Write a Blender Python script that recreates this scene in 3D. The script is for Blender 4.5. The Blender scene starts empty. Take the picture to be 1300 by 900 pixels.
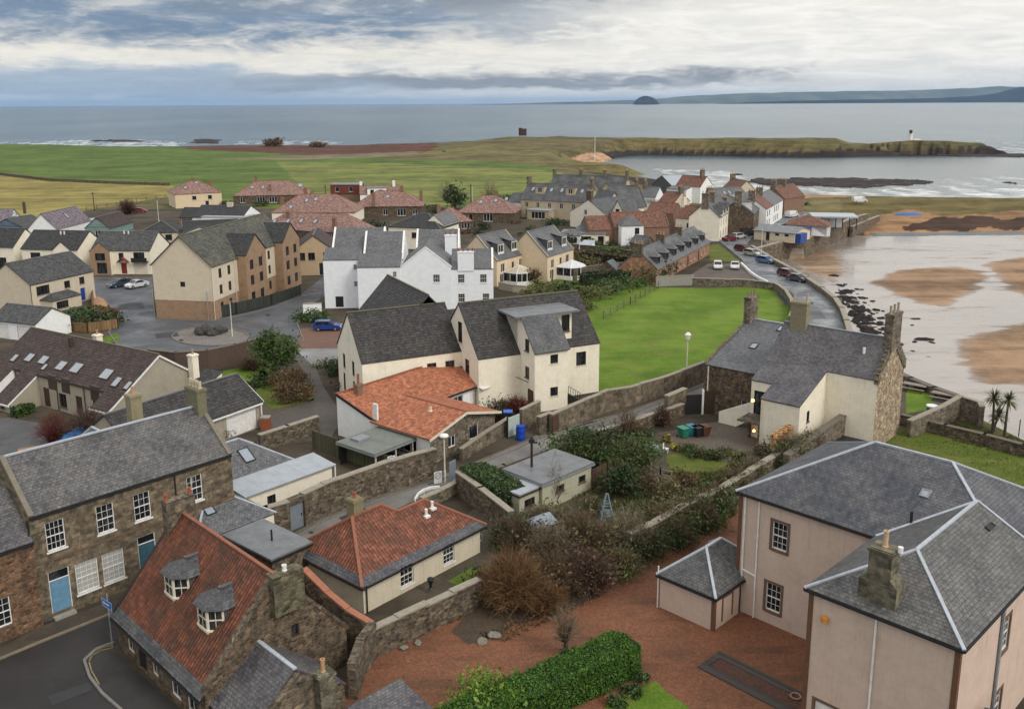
import bpy, math, random, numpy as np
from mathutils import Vector, Matrix
from mathutils.geometry import tessellate_polygon
random.seed(7); RNG = np.random.default_rng(7)
SC = bpy.context.scene; COL = SC.collection
PI = math.pi; R = math.radians
# ---------------------------------------------------------------- camera
CAM_H = 33.0; FPX = 1172.0; PY = 391.0
PITCH = math.atan(260 / FPX); ROLL = math.atan(7.3 / 1300)
cam = bpy.data.cameras.new('camera'); camo = bpy.data.objects.new('camera', cam); COL.objects.link(camo)
cam.sensor_fit = 'HORIZONTAL'; cam.sensor_width = 36; cam.lens = 36 * FPX / 1300
cam.shift_y = -(450 - PY) / 1300; cam.clip_start = 0.5; cam.clip_end = 90000
camo.location = (0, 0, CAM_H)
camo.rotation_mode = 'QUATERNION'
camo.rotation_quaternion = (Matrix.Rotation(PI / 2 - PITCH, 3, 'X') @ Matrix.Rotation(-ROLL, 3, 'Z')).to_quaternion()
SC.camera = camo
# ---------------------------------------------------------------- view
SC.view_settings.view_transform = 'Standard'; SC.view_settings.look = 'None'
SC.view_settings.gamma = 1; SC.view_settings.use_curve_mapping = False
SC.view_settings.exposure = 0.30
SC.cycles.max_bounces = 6; SC.cycles.diffuse_bounces = 3; SC.cycles.glossy_bounces = 3
SC.cycles.transparent_max_bounces = 12; SC.cycles.volume_bounces = 0
SC.cycles.use_denoising = True
# ---------------------------------------------------------------- node helper
class N:
    """tiny node-tree helper: every call returns an output socket"""
    def __init__(s, tree): s.t = tree
    def new(s, typ, **kw):
        n = s.t.nodes.new(typ)
        for k, v in kw.items(): setattr(n, k, v)
        return n
    def put(s, sock, v):
        if isinstance(v, bpy.types.NodeSocket): s.t.links.new(v, sock)
        else:
            try: sock.default_value = v
            except Exception: sock.default_value = (*v, 1) if len(v) == 3 else v
    def m(s, op, a, b=0.0, c=0.0, clamp=False):
        n = s.new('ShaderNodeMath', operation=op, use_clamp=clamp)
        for i, v in enumerate((a, b, c)): s.put(n.inputs[i], v)
        return n.outputs[0]
    def vm(s, op, a, b=(0, 0, 0)):
        n = s.new('ShaderNodeVectorMath', operation=op); s.put(n.inputs[0], a)
        if op == 'SCALE': s.put(n.inputs['Scale'], b)
        else: s.put(n.inputs[1], b)
        return n.outputs[0]
    def ss(s, v, lo, hi):
        n = s.new('ShaderNodeMapRange', interpolation_type='SMOOTHSTEP'); s.put(n.inputs[0], v)
        n.inputs[1].default_value = lo; n.inputs[2].default_value = hi
        return n.outputs[0]
    def mix(s, f, a, b, typ='MIX'):
        n = s.new('ShaderNodeMix', data_type='RGBA', blend_type=typ)
        s.put(n.inputs['Factor'], f); s.put(n.inputs[6], c4(a)); s.put(n.inputs[7], c4(b))
        return n.outputs[2]
    def noise(s, vec, scale, detail=4, rough=.55, out=0, dist=0):
        n = s.new('ShaderNodeTexNoise'); s.put(n.inputs['Vector'], vec)
        n.inputs['Scale'].default_value = scale; n.inputs['Detail'].default_value = detail
        n.inputs['Roughness'].default_value = rough; n.inputs['Distortion'].default_value = dist
        return n.outputs[out]
    def comb(s, x, y, z=0.0):
        n = s.new('ShaderNodeCombineXYZ')
        for i, v in enumerate((x, y, z)): s.put(n.inputs[i], v)
        return n.outputs[0]
    def sep(s, v):
        n = s.new('ShaderNodeSeparateXYZ'); s.put(n.inputs[0], v); return n.outputs
    def scalev(s, v, k):
        n = s.new('ShaderNodeMapping'); s.put(n.inputs[0], v); n.inputs['Scale'].default_value = k; return n.outputs[0]
def c4(v):
    if isinstance(v, (bpy.types.NodeSocket, float, int)): return v
    return (*v, 1) if len(v) == 3 else v
def srgb(h):
    h = h.lstrip('#'); o = []
    for i in (0, 2, 4):
        c = int(h[i:i + 2], 16) / 255; o.append(c / 12.92 if c <= .04045 else ((c + .055) / 1.055) ** 2.4)
    return tuple(o)
# ---------------------------------------------------------------- sky and sun
SUN_EL, SUN_AZ = R(42), R(128)          # azimuth measured from the view direction (+Y) towards the right (+X)
world = bpy.data.worlds.new('World'); SC.world = world; world.use_nodes = True
wt = world.node_tree; wt.nodes.clear(); w = N(wt)
sky = w.new('ShaderNodeTexSky', sky_type='NISHITA', sun_disc=False)
sky.sun_elevation = SUN_EL; sky.sun_rotation = SUN_AZ; sky.altitude = 50; sky.dust_density = 2
tc = w.new('ShaderNodeTexCoord'); D = tc.outputs['Generated']
dx, dy, dz = w.sep(D)
az = w.m('ARCTAN2', dx, dy)
el = w.m('ARCSINE', w.m('MINIMUM', w.m('MAXIMUM', dz, -1), 1))
elc = w.m('MAXIMUM', el, 0.0)
# cloud sheet seen in perspective: streaks flatten towards the horizon
inv = w.m('DIVIDE', 1.0, w.m('ADD', elc, 0.075))
P = w.comb(w.m('MULTIPLY', w.m('SINE', az), inv), w.m('MULTIPLY', w.m('COSINE', az), inv), 0.0)
n1 = w.noise(w.vm('ADD', P, (3.7, 1.2, 0)), .42, 7, .62, dist=.4)
n2 = w.noise(w.comb(w.m('MULTIPLY', az, 9.0), w.m('MULTIPLY', el, 46.0), 4.2), 1.0, 6, .6, dist=.6)
n3 = w.noise(w.comb(w.m('MULTIPLY', az, 26.0), w.m('MULTIPLY', el, 95.0), 9.1), 1.0, 7, .68, dist=1.0)
nn = w.m('ADD', w.m('MULTIPLY', n2, .62), w.m('MULTIPLY', n3, .38))
jit = w.m('MULTIPLY', w.m('SUBTRACT', nn, .5), 1.55)
elj = w.m('ADD', el, w.m('MULTIPLY', jit, .040)); azj = w.m('ADD', az, w.m('MULTIPLY', jit, .5))
def band(v, lo0, lo1, hi0, hi1):
    return w.m('MULTIPLY', w.ss(v, lo0, lo1), w.m('SUBTRACT', 1.0, w.ss(v, hi0, hi1)))
WHITE = (1.0, .965, .90); CREAM = (.93, .885, .79); BLUE = (.175, .255, .375); GREY = (.265, .285, .325); PALE = (.56, .65, .73)
right = w.ss(azj, -.18, .34)
low = w.mix(w.ss(azj, -.30, .05), (.60, .68, .75), (.86, .85, .81))
base = w.mix(w.ss(elj, .018, .045), low, w.mix(right, CREAM, WHITE))
# blue grey mass upper left
ul = w.m('MULTIPLY', w.ss(elj, .046, .074), w.m('SUBTRACT', 1.0, w.ss(azj, -.10, .16)))
base = w.mix(w.m('MULTIPLY', ul, w.ss(w.m('ADD', n2, w.m('MULTIPLY', n3, .4)), .50, .80), clamp=True), base, BLUE)
base = w.mix(w.m('MULTIPLY', ul, .42), base, BLUE)
# upper middle grey cloud
um = w.m('MULTIPLY', w.ss(elj, .082, .108), band(azj, -.42, -.2, .10, .26))
base = w.mix(w.m('MULTIPLY', w.m('MULTIPLY', um, .9), w.ss(nn, .36, .60)), base, (.27, .30, .35))
# lower left soft blue band
ll = w.m('MULTIPLY', band(elj, .004, .012, .026, .042), w.m('SUBTRACT', 1.0, w.ss(azj, -.32, -.02)))
base = w.mix(w.m('MULTIPLY', ll, .8), base, (.36, .46, .58))
# the long dark cloud lying low over the sea
dk = w.m('MULTIPLY', band(w.m('ADD', el, w.m('MULTIPLY', jit, .026)), .0115, .017, .024, .037), band(azj, -.34, -.12, .10, .30))
base = w.mix(w.m('MULTIPLY', dk, .93), base, GREY)
# thin grey streaks on the right
rs = w.m('MULTIPLY', w.ss(n2, .50, .68), w.m('MULTIPLY', right, band(el, .025, .04, .075, .1)))
base = w.mix(w.m('MULTIPLY', rs, .35), base, (.66, .70, .71))
# overhead: broken bright overcast lighting the place
over = w.mix(w.ss(n1, .40, .66), (.86, .92, 1.0), (1.75, 1.62, 1.42))
cl = w.mix(w.ss(el, .13, .38), base, over)
cl = w.mix(w.ss(el, -.02, -.10), cl, (.25, .26, .25))
cl10 = w.vm('SCALE', cl, 9.0)
wisp = w.ss(w.noise(w.comb(w.m('MULTIPLY', az, 15.0), w.m('MULTIPLY', el, 95.0), 2.0), 1.0, 8, .68, dist=1.2), .34, .68)
cl10 = w.vm('SCALE', cl10, w.m('ADD', .90, w.m('MULTIPLY', wisp, .15)))
fin = w.mix(.93, sky.outputs[0], cl10)
bg = w.new('ShaderNodeBackground'); w.put(bg.inputs[0], fin); bg.inputs[1].default_value = .094
wo = w.new('ShaderNodeOutputWorld'); wt.links.new(bg.outputs[0], wo.inputs[0])
sl = bpy.data.lights.new('sun', 'SUN'); so = bpy.data.objects.new('sun', sl); COL.objects.link(so)
sl.energy = 1.5; sl.angle = R(20); sl.color = (1.0, .95, .87)
so.rotation_euler = Vector((math.sin(SUN_AZ) * math.cos(SUN_EL), math.cos(SUN_AZ) * math.cos(SUN_EL), math.sin(SUN_EL))).to_track_quat('Z', 'Y').to_euler()
# ---------------------------------------------------------------- from picture to place
CP, SP = math.cos(PITCH), math.sin(PITCH); CR, SR = math.cos(ROLL), math.sin(ROLL)
def at(px, py, z=0.0):
    """the point at height z that the photograph shows at pixel (px, py)"""
    x, y = px - 650, -(py - PY)
    x, y = x * CR + y * SR, -x * SR + y * CR
    Y, Z = FPX * CP + y * SP, -FPX * SP + y * CP
    t = (z - CAM_H) / Z
    return Vector((x * t, Y * t, z))
# ---------------------------------------------------------------- objects
def tag(o, label=None, cat=None, group=None, kind=None):
    if label: o['label'] = label
    if cat: o['category'] = cat
    if group: o['group'] = group
    if kind: o['kind'] = kind
    return o
def thing(name, label, cat, loc=(0, 0, 0), rz=0, group=None):
    o = bpy.data.objects.new(name, None); COL.objects.link(o)
    o.location = loc; o.rotation_euler = (0, 0, rz); o.empty_display_size = .3
    return tag(o, label, cat, group)
def link(name, mesh, parent=None, loc=(0, 0, 0), rz=0):
    o = bpy.data.objects.new(name, mesh); COL.objects.link(o); o.parent = parent
    o.location = loc; o.rotation_euler = (0, 0, rz); return o
def dup(root, loc, rz, label=None, group=None):
    r = root.copy(); COL.objects.link(r); r.location = loc; r.rotation_euler = (0, 0, rz)
    if label: r['label'] = label
    if group: r['group'] = group
    for ch in list(root.children):
        c = ch.copy(); COL.objects.link(c); c.parent = r
        for g in list(ch.children):
            d = g.copy(); COL.objects.link(d); d.parent = c
    return r
class MB:
    """collects faces; build() links them as ONE mesh object with metric uvs"""
    def __init__(s): s.v = []; s.f = []; s.mi = []
    def poly(s, pts, mi=0):
        b = len(s.v); s.v += [tuple(p) for p in pts]; s.f.append(tuple(range(b, b + len(pts)))); s.mi.append(mi); return s
    def box(s, x0, x1, y0, y1, z0, z1, mi=0):
        p = [(x, y, z) for z in (z0, z1) for (x, y) in ((x0, y0), (x1, y0), (x1, y1), (x0, y1))]
        for q in ((0, 3, 2, 1), (4, 5, 6, 7), (0, 1, 5, 4), (1, 2, 6, 5), (2, 3, 7, 6), (3, 0, 4, 7)):
            s.poly([p[i] for i in q], mi)
        return s
    def prism(s, pts, vec, mi=0):
        a = [Vector(p) for p in pts]; vec = Vector(vec); b = [p + vec for p in a]; n = len(a)
        s.poly(a[::-1], mi); s.poly(b, mi)
        for i in range(n):
            j = (i + 1) % n; s.poly([a[i], a[j], b[j], b[i]], mi)
        return s
    def slab(s, pts, t, mi=0):
        """flat polygon (counter clockwise from above) thickened downwards along its normal"""
        a = [Vector(p) for p in pts]; nrm = (a[1] - a[0]).cross(a[2] - a[0]).normalized()
        return s.prism([p - nrm * t for p in a], nrm * t, mi)
    def bar(s, p, q, wd, ht, mi=0, up=(0, 0, 1)):
        p, q = Vector(p), Vector(q); d = (q - p).normalized(); u = Vector(up)
        sx = d.cross(u)
        if sx.length < 1e-4: sx = d.cross(Vector((1, 0, 0)))
        sx.normalize(); uz = sx.cross(d)
        a = [p + sx * (i * wd / 2) + uz * (j * ht / 2) for i, j in ((-1, -1), (1, -1), (1, 1), (-1, 1))]
        return s.prism(a, q - p, mi)
    def tube(s, p, q, r0, r1=None, n=8, mi=0, cap=True):
        p, q = Vector(p), Vector(q); r1 = r0 if r1 is None else r1
        d = (q - p).normalized(); a = d.cross(Vector((0, 0, 1)))
        if a.length < 1e-3: a = Vector((1, 0, 0))
        a.normalize(); b = d.cross(a)
        A = [p + (a * math.cos(2 * PI * i / n) + b * math.sin(2 * PI * i / n)) * r0 for i in range(n)]
        B = [q + (a * math.cos(2 * PI * i / n) + b * math.sin(2 * PI * i / n)) * r1 for i in range(n)]
        for i in range(n): s.poly([A[i], A[(i + 1) % n], B[(i + 1) % n], B[i]], mi)
        if cap: s.poly(A[::-1], mi); s.poly(B, mi)
        return s
    def lathe(s, c, prof, n=12, mi=0):
        for (r0, z0), (r1, z1) in zip(prof, prof[1:]):
            for i in range(n):
                a0, a1 = 2 * PI * i / n, 2 * PI * (i + 1) / n
                s.poly([(c[0] + r * math.cos(a), c[1] + r * math.sin(a), c[2] + z) for r, a, z in ((r0, a0, z0), (r0, a1, z0), (r1, a1, z1), (r1, a0, z1))], mi)
        return s
    def face_holes(s, outer, holes, fn, mi=0):
        """outer/holes in (u, z); fn maps to 3D"""
        pl = [[Vector((a, b, 0)) for a, b in outer]] + [[Vector((a, b, 0)) for a, b in h] for h in holes]
        flat = [p for q in pl for p in q]
        for t in tessellate_polygon(pl):
            p = [flat[i] for i in t]
            if (p[1] - p[0]).cross(p[2] - p[0]).z < 0: p = p[::-1]
            s.poly([fn(q.x, q.y) for q in p], mi)
        return s
    def mesh(s, name, mats, smooth=False):
        me = bpy.data.meshes.new(name); me.from_pydata(s.v, [], s.f)
        for m_ in (mats if isinstance(mats, (list, tuple)) else [mats]): me.materials.append(m_)
        me.polygons.foreach_set('material_index', s.mi)
        if smooth: me.polygons.foreach_set('use_smooth', [True] * len(s.f))
        uvl = me.uv_layers.new(name='uv'); uv = []
        for pg in me.polygons:
            n = pg.normal
            t = Vector((-n.y, n.x, 0))
            if abs(n.z) > .995 or t.length < 1e-5: t = Vector((1, 0, 0))
            t.normalize(); b = n.cross(t)
            for vi in pg.vertices:
                c = me.vertices[vi].co; uv += [c.dot(t), c.dot(b)]
        uvl.data.foreach_set('uv', uv); me.update(); return me
    def build(s, name, mats, parent=None, loc=(0, 0, 0), rz=0, smooth=False):
        return link(name, s.mesh(name, mats, smooth), parent, loc, rz)
# ---------------------------------------------------------------- materials
MC = {}
def mk(name):
    m = bpy.data.materials.new(name); m.use_nodes = True; t = m.node_tree
    b = t.nodes['Principled BSDF']; return m, N(t), b
def uvs(n): return n.new('ShaderNodeUVMap').outputs[0]
def objc(n): return n.new('ShaderNodeTexCoord').outputs['Object']
def bump(n, b, h, strength=.4, dist=.02):
    k = n.new('ShaderNodeBump'); k.inputs['Strength'].default_value = strength; k.inputs['Distance'].default_value = dist
    n.put(k.inputs['Height'], h); n.t.links.new(k.outputs[0], b.inputs['Normal'])
def grain(n, c, v, amt=.35, s=2.6):
    k = n.noise(v, s, 5, .8); g = n.m('ADD', 1 - amt, n.m('MULTIPLY', n.ss(k, .34, .66), amt * 2))
    return n.vm('SCALE', c, g)
def memo(f):
    def g(*a, **k):
        key = (f.__name__, a, tuple(sorted(k.items())))
        if key not in MC: MC[key] = f(*a, **k)
        return MC[key]
    return g
@memo
def plain(name, col, rough=.6, metal=0.0, spec=.4):
    m, n, b = mk(name); v = objc(n)
    k = n.noise(v, 3.0, 5, .6)
    n.put(b.inputs['Base Color'], n.mix(n.ss(k, .3, .7), tuple(c * .86 for c in col), tuple(min(1, c * 1.08) for c in col)))
    b.inputs['Roughness'].default_value = rough; b.inputs['Metallic'].default_value = metal
    b.inputs['Specular IOR Level'].default_value = spec; return m
@memo
def render_wall(name, col, dirt=.35, warm=(.20, .17, .12)):
    """harled or rendered wall: grain, large stains and run marks under eaves"""
    m, n, b = mk(name); v = uvs(n)
    big = n.noise(v, .45, 5, .65); fine = n.noise(v, 22, 3, .6); mid = n.noise(v, 3.2, 4, .6)
    run = n.noise(n.scalev(v, (3.4, .20, 1)), 1.0, 6, .72)
    c = n.mix(n.m('MULTIPLY', n.ss(big, .48, .80), dirt), col, warm)
    c = n.mix(n.m('MULTIPLY', n.ss(run, .50, .74), dirt * .95), c, warm); c = n.mix(n.m('MULTIPLY', n.ss(n.noise(n.scalev(v, (7, .5, 1)), 1.0, 5, .75), .58, .72), dirt * .7), c, tuple(q * .55 for q in warm))
    c = n.mix(n.m('MULTIPLY', n.ss(mid, .35, .75), .10), c, tuple(x * .6 for x in col))
    c = n.mix(n.m('MULTIPLY', n.ss(fine, .35, .7), .16), c, tuple(x * .55 for x in col))
    n.put(b.inputs['Base Color'], grain(n, c, v, .05, 1.3)); b.inputs['Roughness'].default_value = .92; b.inputs['Specular IOR Level'].default_value = .2
    bump(n, b, fine, .5, .02); return m
def brick(n, v, wd, ht, mortar, sq=1.0, offset=.5):
    k = n.new('ShaderNodeTexBrick'); n.put(k.inputs['Vector'], v)
    k.inputs['Scale'].default_value = 1; k.inputs['Brick Width'].default_value = wd; k.inputs['Row Height'].default_value = ht
    k.inputs['Mortar Size'].default_value = mortar; k.inputs['Mortar Smooth'].default_value = .2
    k.inputs['Color1'].default_value = (0, 0, 0, 1); k.inputs['Color2'].default_value = (1, 1, 1, 1); k.inputs['Mortar'].default_value = (.5, .5, .5, 1)
    k.offset = offset; return k.outputs['Color'], k.outputs['Fac']
@memo
def slate(name, col=(.085, .09, .105), lich=.25, size=.26, warm=0.0, wet=.46):
    m, n, b = mk(name); v = uvs(n)
    jv = n.vm('ADD', v, n.vm('SCALE', n.noise(v, 2.2, 3, .5, 1), .05))
    bc, mo = brick(n, jv, size, size * .72, .018)
    lo, hi = tuple(x * .62 for x in col), tuple(x * 1.55 for x in col)
    c = n.mix(bc, lo, hi)
    big = n.noise(v, .38, 6, .68); c = n.mix(n.ss(big, .3, .72), c, n.mix(.5, c, (.19, .185, .175)))
    if warm: c = n.mix(n.m('MULTIPLY', n.ss(n.noise(v, .7, 4, .6), .45, .7), warm), c, (.17, .14, .125))
    ln = n.noise(v, 5.5, 6, .75); patch = n.noise(v, .55, 4, .6)
    c = n.mix(n.m('MULTIPLY', n.m('MULTIPLY', n.ss(ln, .55, .70), n.ss(patch, .44, .68)), lich * 2.2, clamp=True), c, (.36, .36, .29))
    c = n.mix(n.m('MULTIPLY', mo, .75), c, (.025, .026, .03))
    n.put(b.inputs['Base Color'], grain(n, c, v, .34, 3.0))
    n.put(b.inputs['Roughness'], n.m('ADD', wet, n.m('MULTIPLY', bc, .18))); b.inputs['Specular IOR Level'].default_value = .45
    bump(n, b, n.m('SUBTRACT', n.m('MULTIPLY', bc, .5), mo), .55, .02); return m
@memo
def pantile(name, col=(.34, .085, .035), dark=(.11, .045, .028), grime=.6, wd=.27, ht=.30):
    """clay pantiles: rolls down the slope, courses across it, each tile its own tone"""
    m, n, b = mk(name); v = uvs(n); x, y, _ = n.sep(v)
    bc, mo = brick(n, v, wd, ht, .012, offset=0.0)
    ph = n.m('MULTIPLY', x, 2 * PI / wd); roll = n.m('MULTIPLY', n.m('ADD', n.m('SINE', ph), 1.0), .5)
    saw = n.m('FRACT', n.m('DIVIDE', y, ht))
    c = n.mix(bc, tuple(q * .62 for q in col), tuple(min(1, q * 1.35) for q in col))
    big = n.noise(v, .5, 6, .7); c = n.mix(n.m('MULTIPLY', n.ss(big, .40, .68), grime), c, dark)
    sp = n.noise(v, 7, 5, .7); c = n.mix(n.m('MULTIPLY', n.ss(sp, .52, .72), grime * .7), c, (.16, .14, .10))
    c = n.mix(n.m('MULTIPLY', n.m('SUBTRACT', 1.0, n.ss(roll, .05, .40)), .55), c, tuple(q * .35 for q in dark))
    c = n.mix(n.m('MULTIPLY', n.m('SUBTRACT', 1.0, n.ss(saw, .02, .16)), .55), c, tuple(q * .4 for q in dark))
    n.put(b.inputs['Base Color'], grain(n, c, v, .30, 1.8)); b.inputs['Roughness'].default_value = .72
    b.inputs['Specular IOR Level'].default_value = .3
    bump(n, b, n.m('ADD', roll, n.m('MULTIPLY', n.m('SUBTRACT', 1.0, saw), .35)), .9, .06); return m
@memo
def rooftile(name, col=(.07, .062, .058), moss=.3, wd=.33, ht=.34):
    """interlocking concrete tiles in clear courses"""
    m, n, b = mk(name); v = uvs(n); x, y, _ = n.sep(v)
    bc, mo = brick(n, v, wd, ht, .02)
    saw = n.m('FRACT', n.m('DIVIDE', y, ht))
    c = n.mix(bc, tuple(q * .65 for q in col), tuple(q * 1.5 for q in col))
    big = n.noise(v, .4, 6, .7); c = n.mix(n.m('MULTIPLY', n.ss(big, .45, .75), moss), c, (.16, .15, .09))
    sp = n.noise(v, 6, 5, .7); c = n.mix(n.m('MULTIPLY', n.ss(sp, .56, .74), .5), c, (.22, .21, .18))
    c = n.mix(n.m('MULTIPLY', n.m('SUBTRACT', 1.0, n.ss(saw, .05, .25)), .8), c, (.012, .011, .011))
    c = n.mix(n.m('MULTIPLY', mo, .6), c, (.02, .018, .018))
    n.put(b.inputs['Base Color'], grain(n, c, v, .35, 2.2)); b.inputs['Roughness'].default_value = .7; b.inputs['Specular IOR Level'].default_value = .3
    bump(n, b, n.m('SUBTRACT', 1.0, saw), .7, .05); return m
@memo
def rubble(name, c1=(.20, .135, .075), c2=(.085, .062, .042), mort=(.20, .175, .135), size=.36, dirt=.5, flat=.62):
    m, n, b = mk(name); v = uvs(n)
    jv = n.vm('ADD', v, n.vm('SCALE', n.noise(v, 1.6, 3, .5, 1), .16))
    sv = n.scalev(jv, (1 / size, 1 / (size * flat), 1))
    vo = n.new('ShaderNodeTexVoronoi', voronoi_dimensions='2D'); n.put(vo.inputs['Vector'], sv); vo.inputs['Scale'].default_value = 1; vo.inputs['Randomness'].default_value = .8
    ve = n.new('ShaderNodeTexVoronoi', feature='DISTANCE_TO_EDGE', voronoi_dimensions='2D'); n.put(ve.inputs['Vector'], sv); ve.inputs['Scale'].default_value = 1; ve.inputs['Randomness'].default_value = .8
    r, g, bl = n.sep(vo.outputs['Color'])
    c = n.mix(r, c2, c1); c = n.mix(n.m('MULTIPLY', n.ss(g, .7, .95), .5), c, tuple(min(1, q * 1.7) for q in c1))
    c = n.mix(n.m('MULTIPLY', n.ss(bl, .75, .95), .6), c, tuple(q * .45 for q in c2))
    edge = n.m('SUBTRACT', 1.0, n.ss(ve.outputs['Distance'], .03, .10))
    c = n.mix(n.m('MULTIPLY', edge, .75), c, mort)
    big = n.noise(v, .55, 5, .7); c = n.mix(n.m('MULTIPLY', n.ss(big, .45, .75), dirt), c, (.04, .036, .028))
    c = n.mix(n.m('MULTIPLY', n.ss(n.noise(v, 14, 3, .6), .4, .7), .25), c, (.05, .04, .03))
    n.put(b.inputs['Base Color'], grain(n, c, v, .42, 1.5)); b.inputs['Roughness'].default_value = .9; b.inputs['Specular IOR Level'].default_value = .2
    bump(n, b, n.m('ADD', n.m('MULTIPLY', ve.outputs['Distance'], 1.2), n.m('MULTIPLY', r, .4)), .8, .05); return m
@memo
def ashlar(name, c1=(.20, .135, .065), c2=(.07, .05, .032), wd=.62, ht=.30, dirt=.55, mort=(.10, .085, .06)):
    m, n, b = mk(name); v = uvs(n)
    jv = n.vm('ADD', v, n.vm('SCALE', n.noise(v, 1.1, 2, .5, 1), .07))
    bc, mo = brick(n, jv, wd, ht, .014, offset=.42)
    c = n.mix(bc, c2, c1)
    md = n.noise(v, 2.6, 5, .65); c = n.mix(n.m('MULTIPLY', n.ss(md, .5, .75), .5), c, tuple(min(1, q * 1.5) for q in c1))
    big = n.noise(n.scalev(v, (1, .45, 1)), .6, 6, .7); c = n.mix(n.m('MULTIPLY', n.ss(big, .42, .70), dirt), c, (.03, .026, .02))
    c = n.mix(n.m('MULTIPLY', mo, .7), c, mort)
    n.put(b.inputs['Base Color'], grain(n, c, v, .42, 1.7)); b.inputs['Roughness'].default_value = .88; b.inputs['Specular IOR Level'].default_value = .2
    bump(n, b, n.m('ADD', n.m('MULTIPLY', md, .5), n.m('MULTIPLY', mo, -1.0)), .5, .03); return m
@memo
def brickwall(name, c1=(.24, .12, .065), c2=(.15, .075, .042), mort=(.22, .19, .15)):
    m, n, b = mk(name); v = uvs(n); bc, mo = brick(n, v, .24, .085, .012)
    c = n.mix(n.m('MULTIPLY', mo, .8), n.mix(bc, c2, c1), mort)
    c = n.mix(n.m('MULTIPLY', n.ss(n.noise(v, .8, 5, .65), .45, .75), .35), c, (.06, .045, .035))
    n.put(b.inputs['Base Color'], c); b.inputs['Roughness'].default_value = .9; return m
@memo
def flatroof(name, col=(.16, .165, .17), rough=.45, stain=(.08, .08, .08), seams=1.2):
    m, n, b = mk(name); v = uvs(n); x, y, _ = n.sep(v)
    k = n.noise(v, .9, 6, .65); c = n.mix(n.ss(k, .35, .7), col, n.mix(.55, col, stain))
    s = n.m('FRACT', n.m('DIVIDE', x, seams)); c = n.mix(n.m('MULTIPLY', n.m('SUBTRACT', 1.0, n.ss(s, .0, .05)), .5), c, tuple(q * .5 for q in col))
    n.put(b.inputs['Base Color'], c); n.put(b.inputs['Roughness'], n.m('ADD', rough - .15, n.m('MULTIPLY', k, .3))); return m
@memo
def glass(name, col=(.012, .014, .017), blind=0.0):
    m, n, b = mk(name); v = objc(n)
    oi = n.new('ShaderNodeObjectInfo').outputs['Random']
    k = n.noise(n.scalev(n.vm('ADD', v, n.comb(n.m('MULTIPLY', oi, 37.0), 0.0, 0.0)), (2.2, 1, .5)), 1.3, 3, .5)
    c = n.mix(n.m('MULTIPLY', n.ss(k, .52, .62), .35 + blind), col, (.30, .29, .27) if blind else (.10, .10, .10))
    n.put(b.inputs['Base Color'], c); b.inputs['Roughness'].default_value = .06; b.inputs['Specular IOR Level'].default_value = .5
    return m
@memo
def blindglass(name, col=(.42, .42, .40)):
    m, n, b = mk(name); v = objc(n); x, y, z = n.sep(v)
    f = n.m('SINE', n.m('MULTIPLY', x, 46.0)); c = n.mix(n.m('MULTIPLY', n.m('ADD', f, 1.0), .25), col, tuple(q * .6 for q in col))
    n.put(b.inputs['Base Color'], c); b.inputs['Roughness'].default_value = .1; return m
@memo
def boards(name, col=(.10, .06, .035), wd=.14, vertical=True):
    m, n, b = mk(name); v = uvs(n); x, y, _ = n.sep(v)
    q = x if vertical else y
    i = n.m('FLOOR', n.m('DIVIDE', q, wd)); fr = n.m('FRACT', n.m('DIVIDE', q, wd))
    wn = n.new('ShaderNodeTexWhiteNoise', noise_dimensions='1D'); n.put(wn.inputs['W'], i)
    c = n.mix(wn.outputs['Value'], tuple(k * .65 for k in col), tuple(k * 1.35 for k in col))
    c = n.mix(n.m('MULTIPLY', n.ss(n.noise(v, 1.3, 5, .7), .45, .75), .5), c, (.06, .065, .035))
    c = n.mix(n.m('MULTIPLY', n.m('SUBTRACT', 1.0, n.ss(fr, .02, .12)), .85), c, (.012, .01, .008))
    n.put(b.inputs['Base Color'], c); b.inputs['Roughness'].default_value = .85; return m
@memo
def leafy(name, col=(.045, .085, .022), col2=(.10, .15, .04), rough=.55, trans=.25):
    m, n, b = mk(name)
    a = n.new('ShaderNodeAttribute', attribute_name='tone', attribute_type='GEOMETRY').outputs['Fac']
    n.put(b.inputs['Base Color'], n.mix(a, col, col2)); b.inputs['Roughness'].default_value = rough
    b.inputs['Specular IOR Level'].default_value = .25
    return m
@memo
def metal(name, col=(.35, .36, .38), rough=.4):
    m, n, b = mk(name); b.inputs['Base Color'].default_value = (*col, 1); b.inputs['Metallic'].default_value = .7; b.inputs['Roughness'].default_value = rough; return m
@memo
def paint(name, col, rough=.25, coat=.4):
    m, n, b = mk(name); v = objc(n); k = n.noise(v, 1.7, 4, .6)
    n.put(b.inputs['Base Color'], n.mix(n.ss(k, .35, .75), col, tuple(q * .82 for q in col))); b.inputs['Roughness'].default_value = rough
    b.inputs['Coat Weight'].default_value = coat; return m
@memo
def lamp_glow(name, col, s):
    m, n, b = mk(name); b.inputs['Emission Color'].default_value = (*col, 1); b.inputs['Emission Strength'].default_value = s
    b.inputs['Base Color'].default_value = (*col, 1); return m
WHITE_P = plain('white_paint', (.72, .71, .68), .5)
CREAM_P = plain('cream_paint', (.62, .58, .47), .5)
BROWN_P = plain('brown_paint', (.055, .035, .025), .5)
BLACK_P = plain('black_paint', (.018, .018, .019), .5)
GREY_P = plain('grey_paint', (.22, .235, .25), .5)
LEAD = plain('lead_flashing', (.22, .24, .27), .5)
LEADLIGHT = plain('pale_lead', (.37, .40, .44), .5)
POT = plain('terracotta_pot', (.40, .24, .13), .8)
POTRED = plain('red_clay_pot', (.27, .085, .045), .8)
STONE_TRIM = plain('sandstone_margin', (.135, .088, .058), .9)
STONE_PALE = plain('pale_stone', (.36, .32, .25), .9)
CONC = plain('concrete', (.27, .26, .23), .9)
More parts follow.
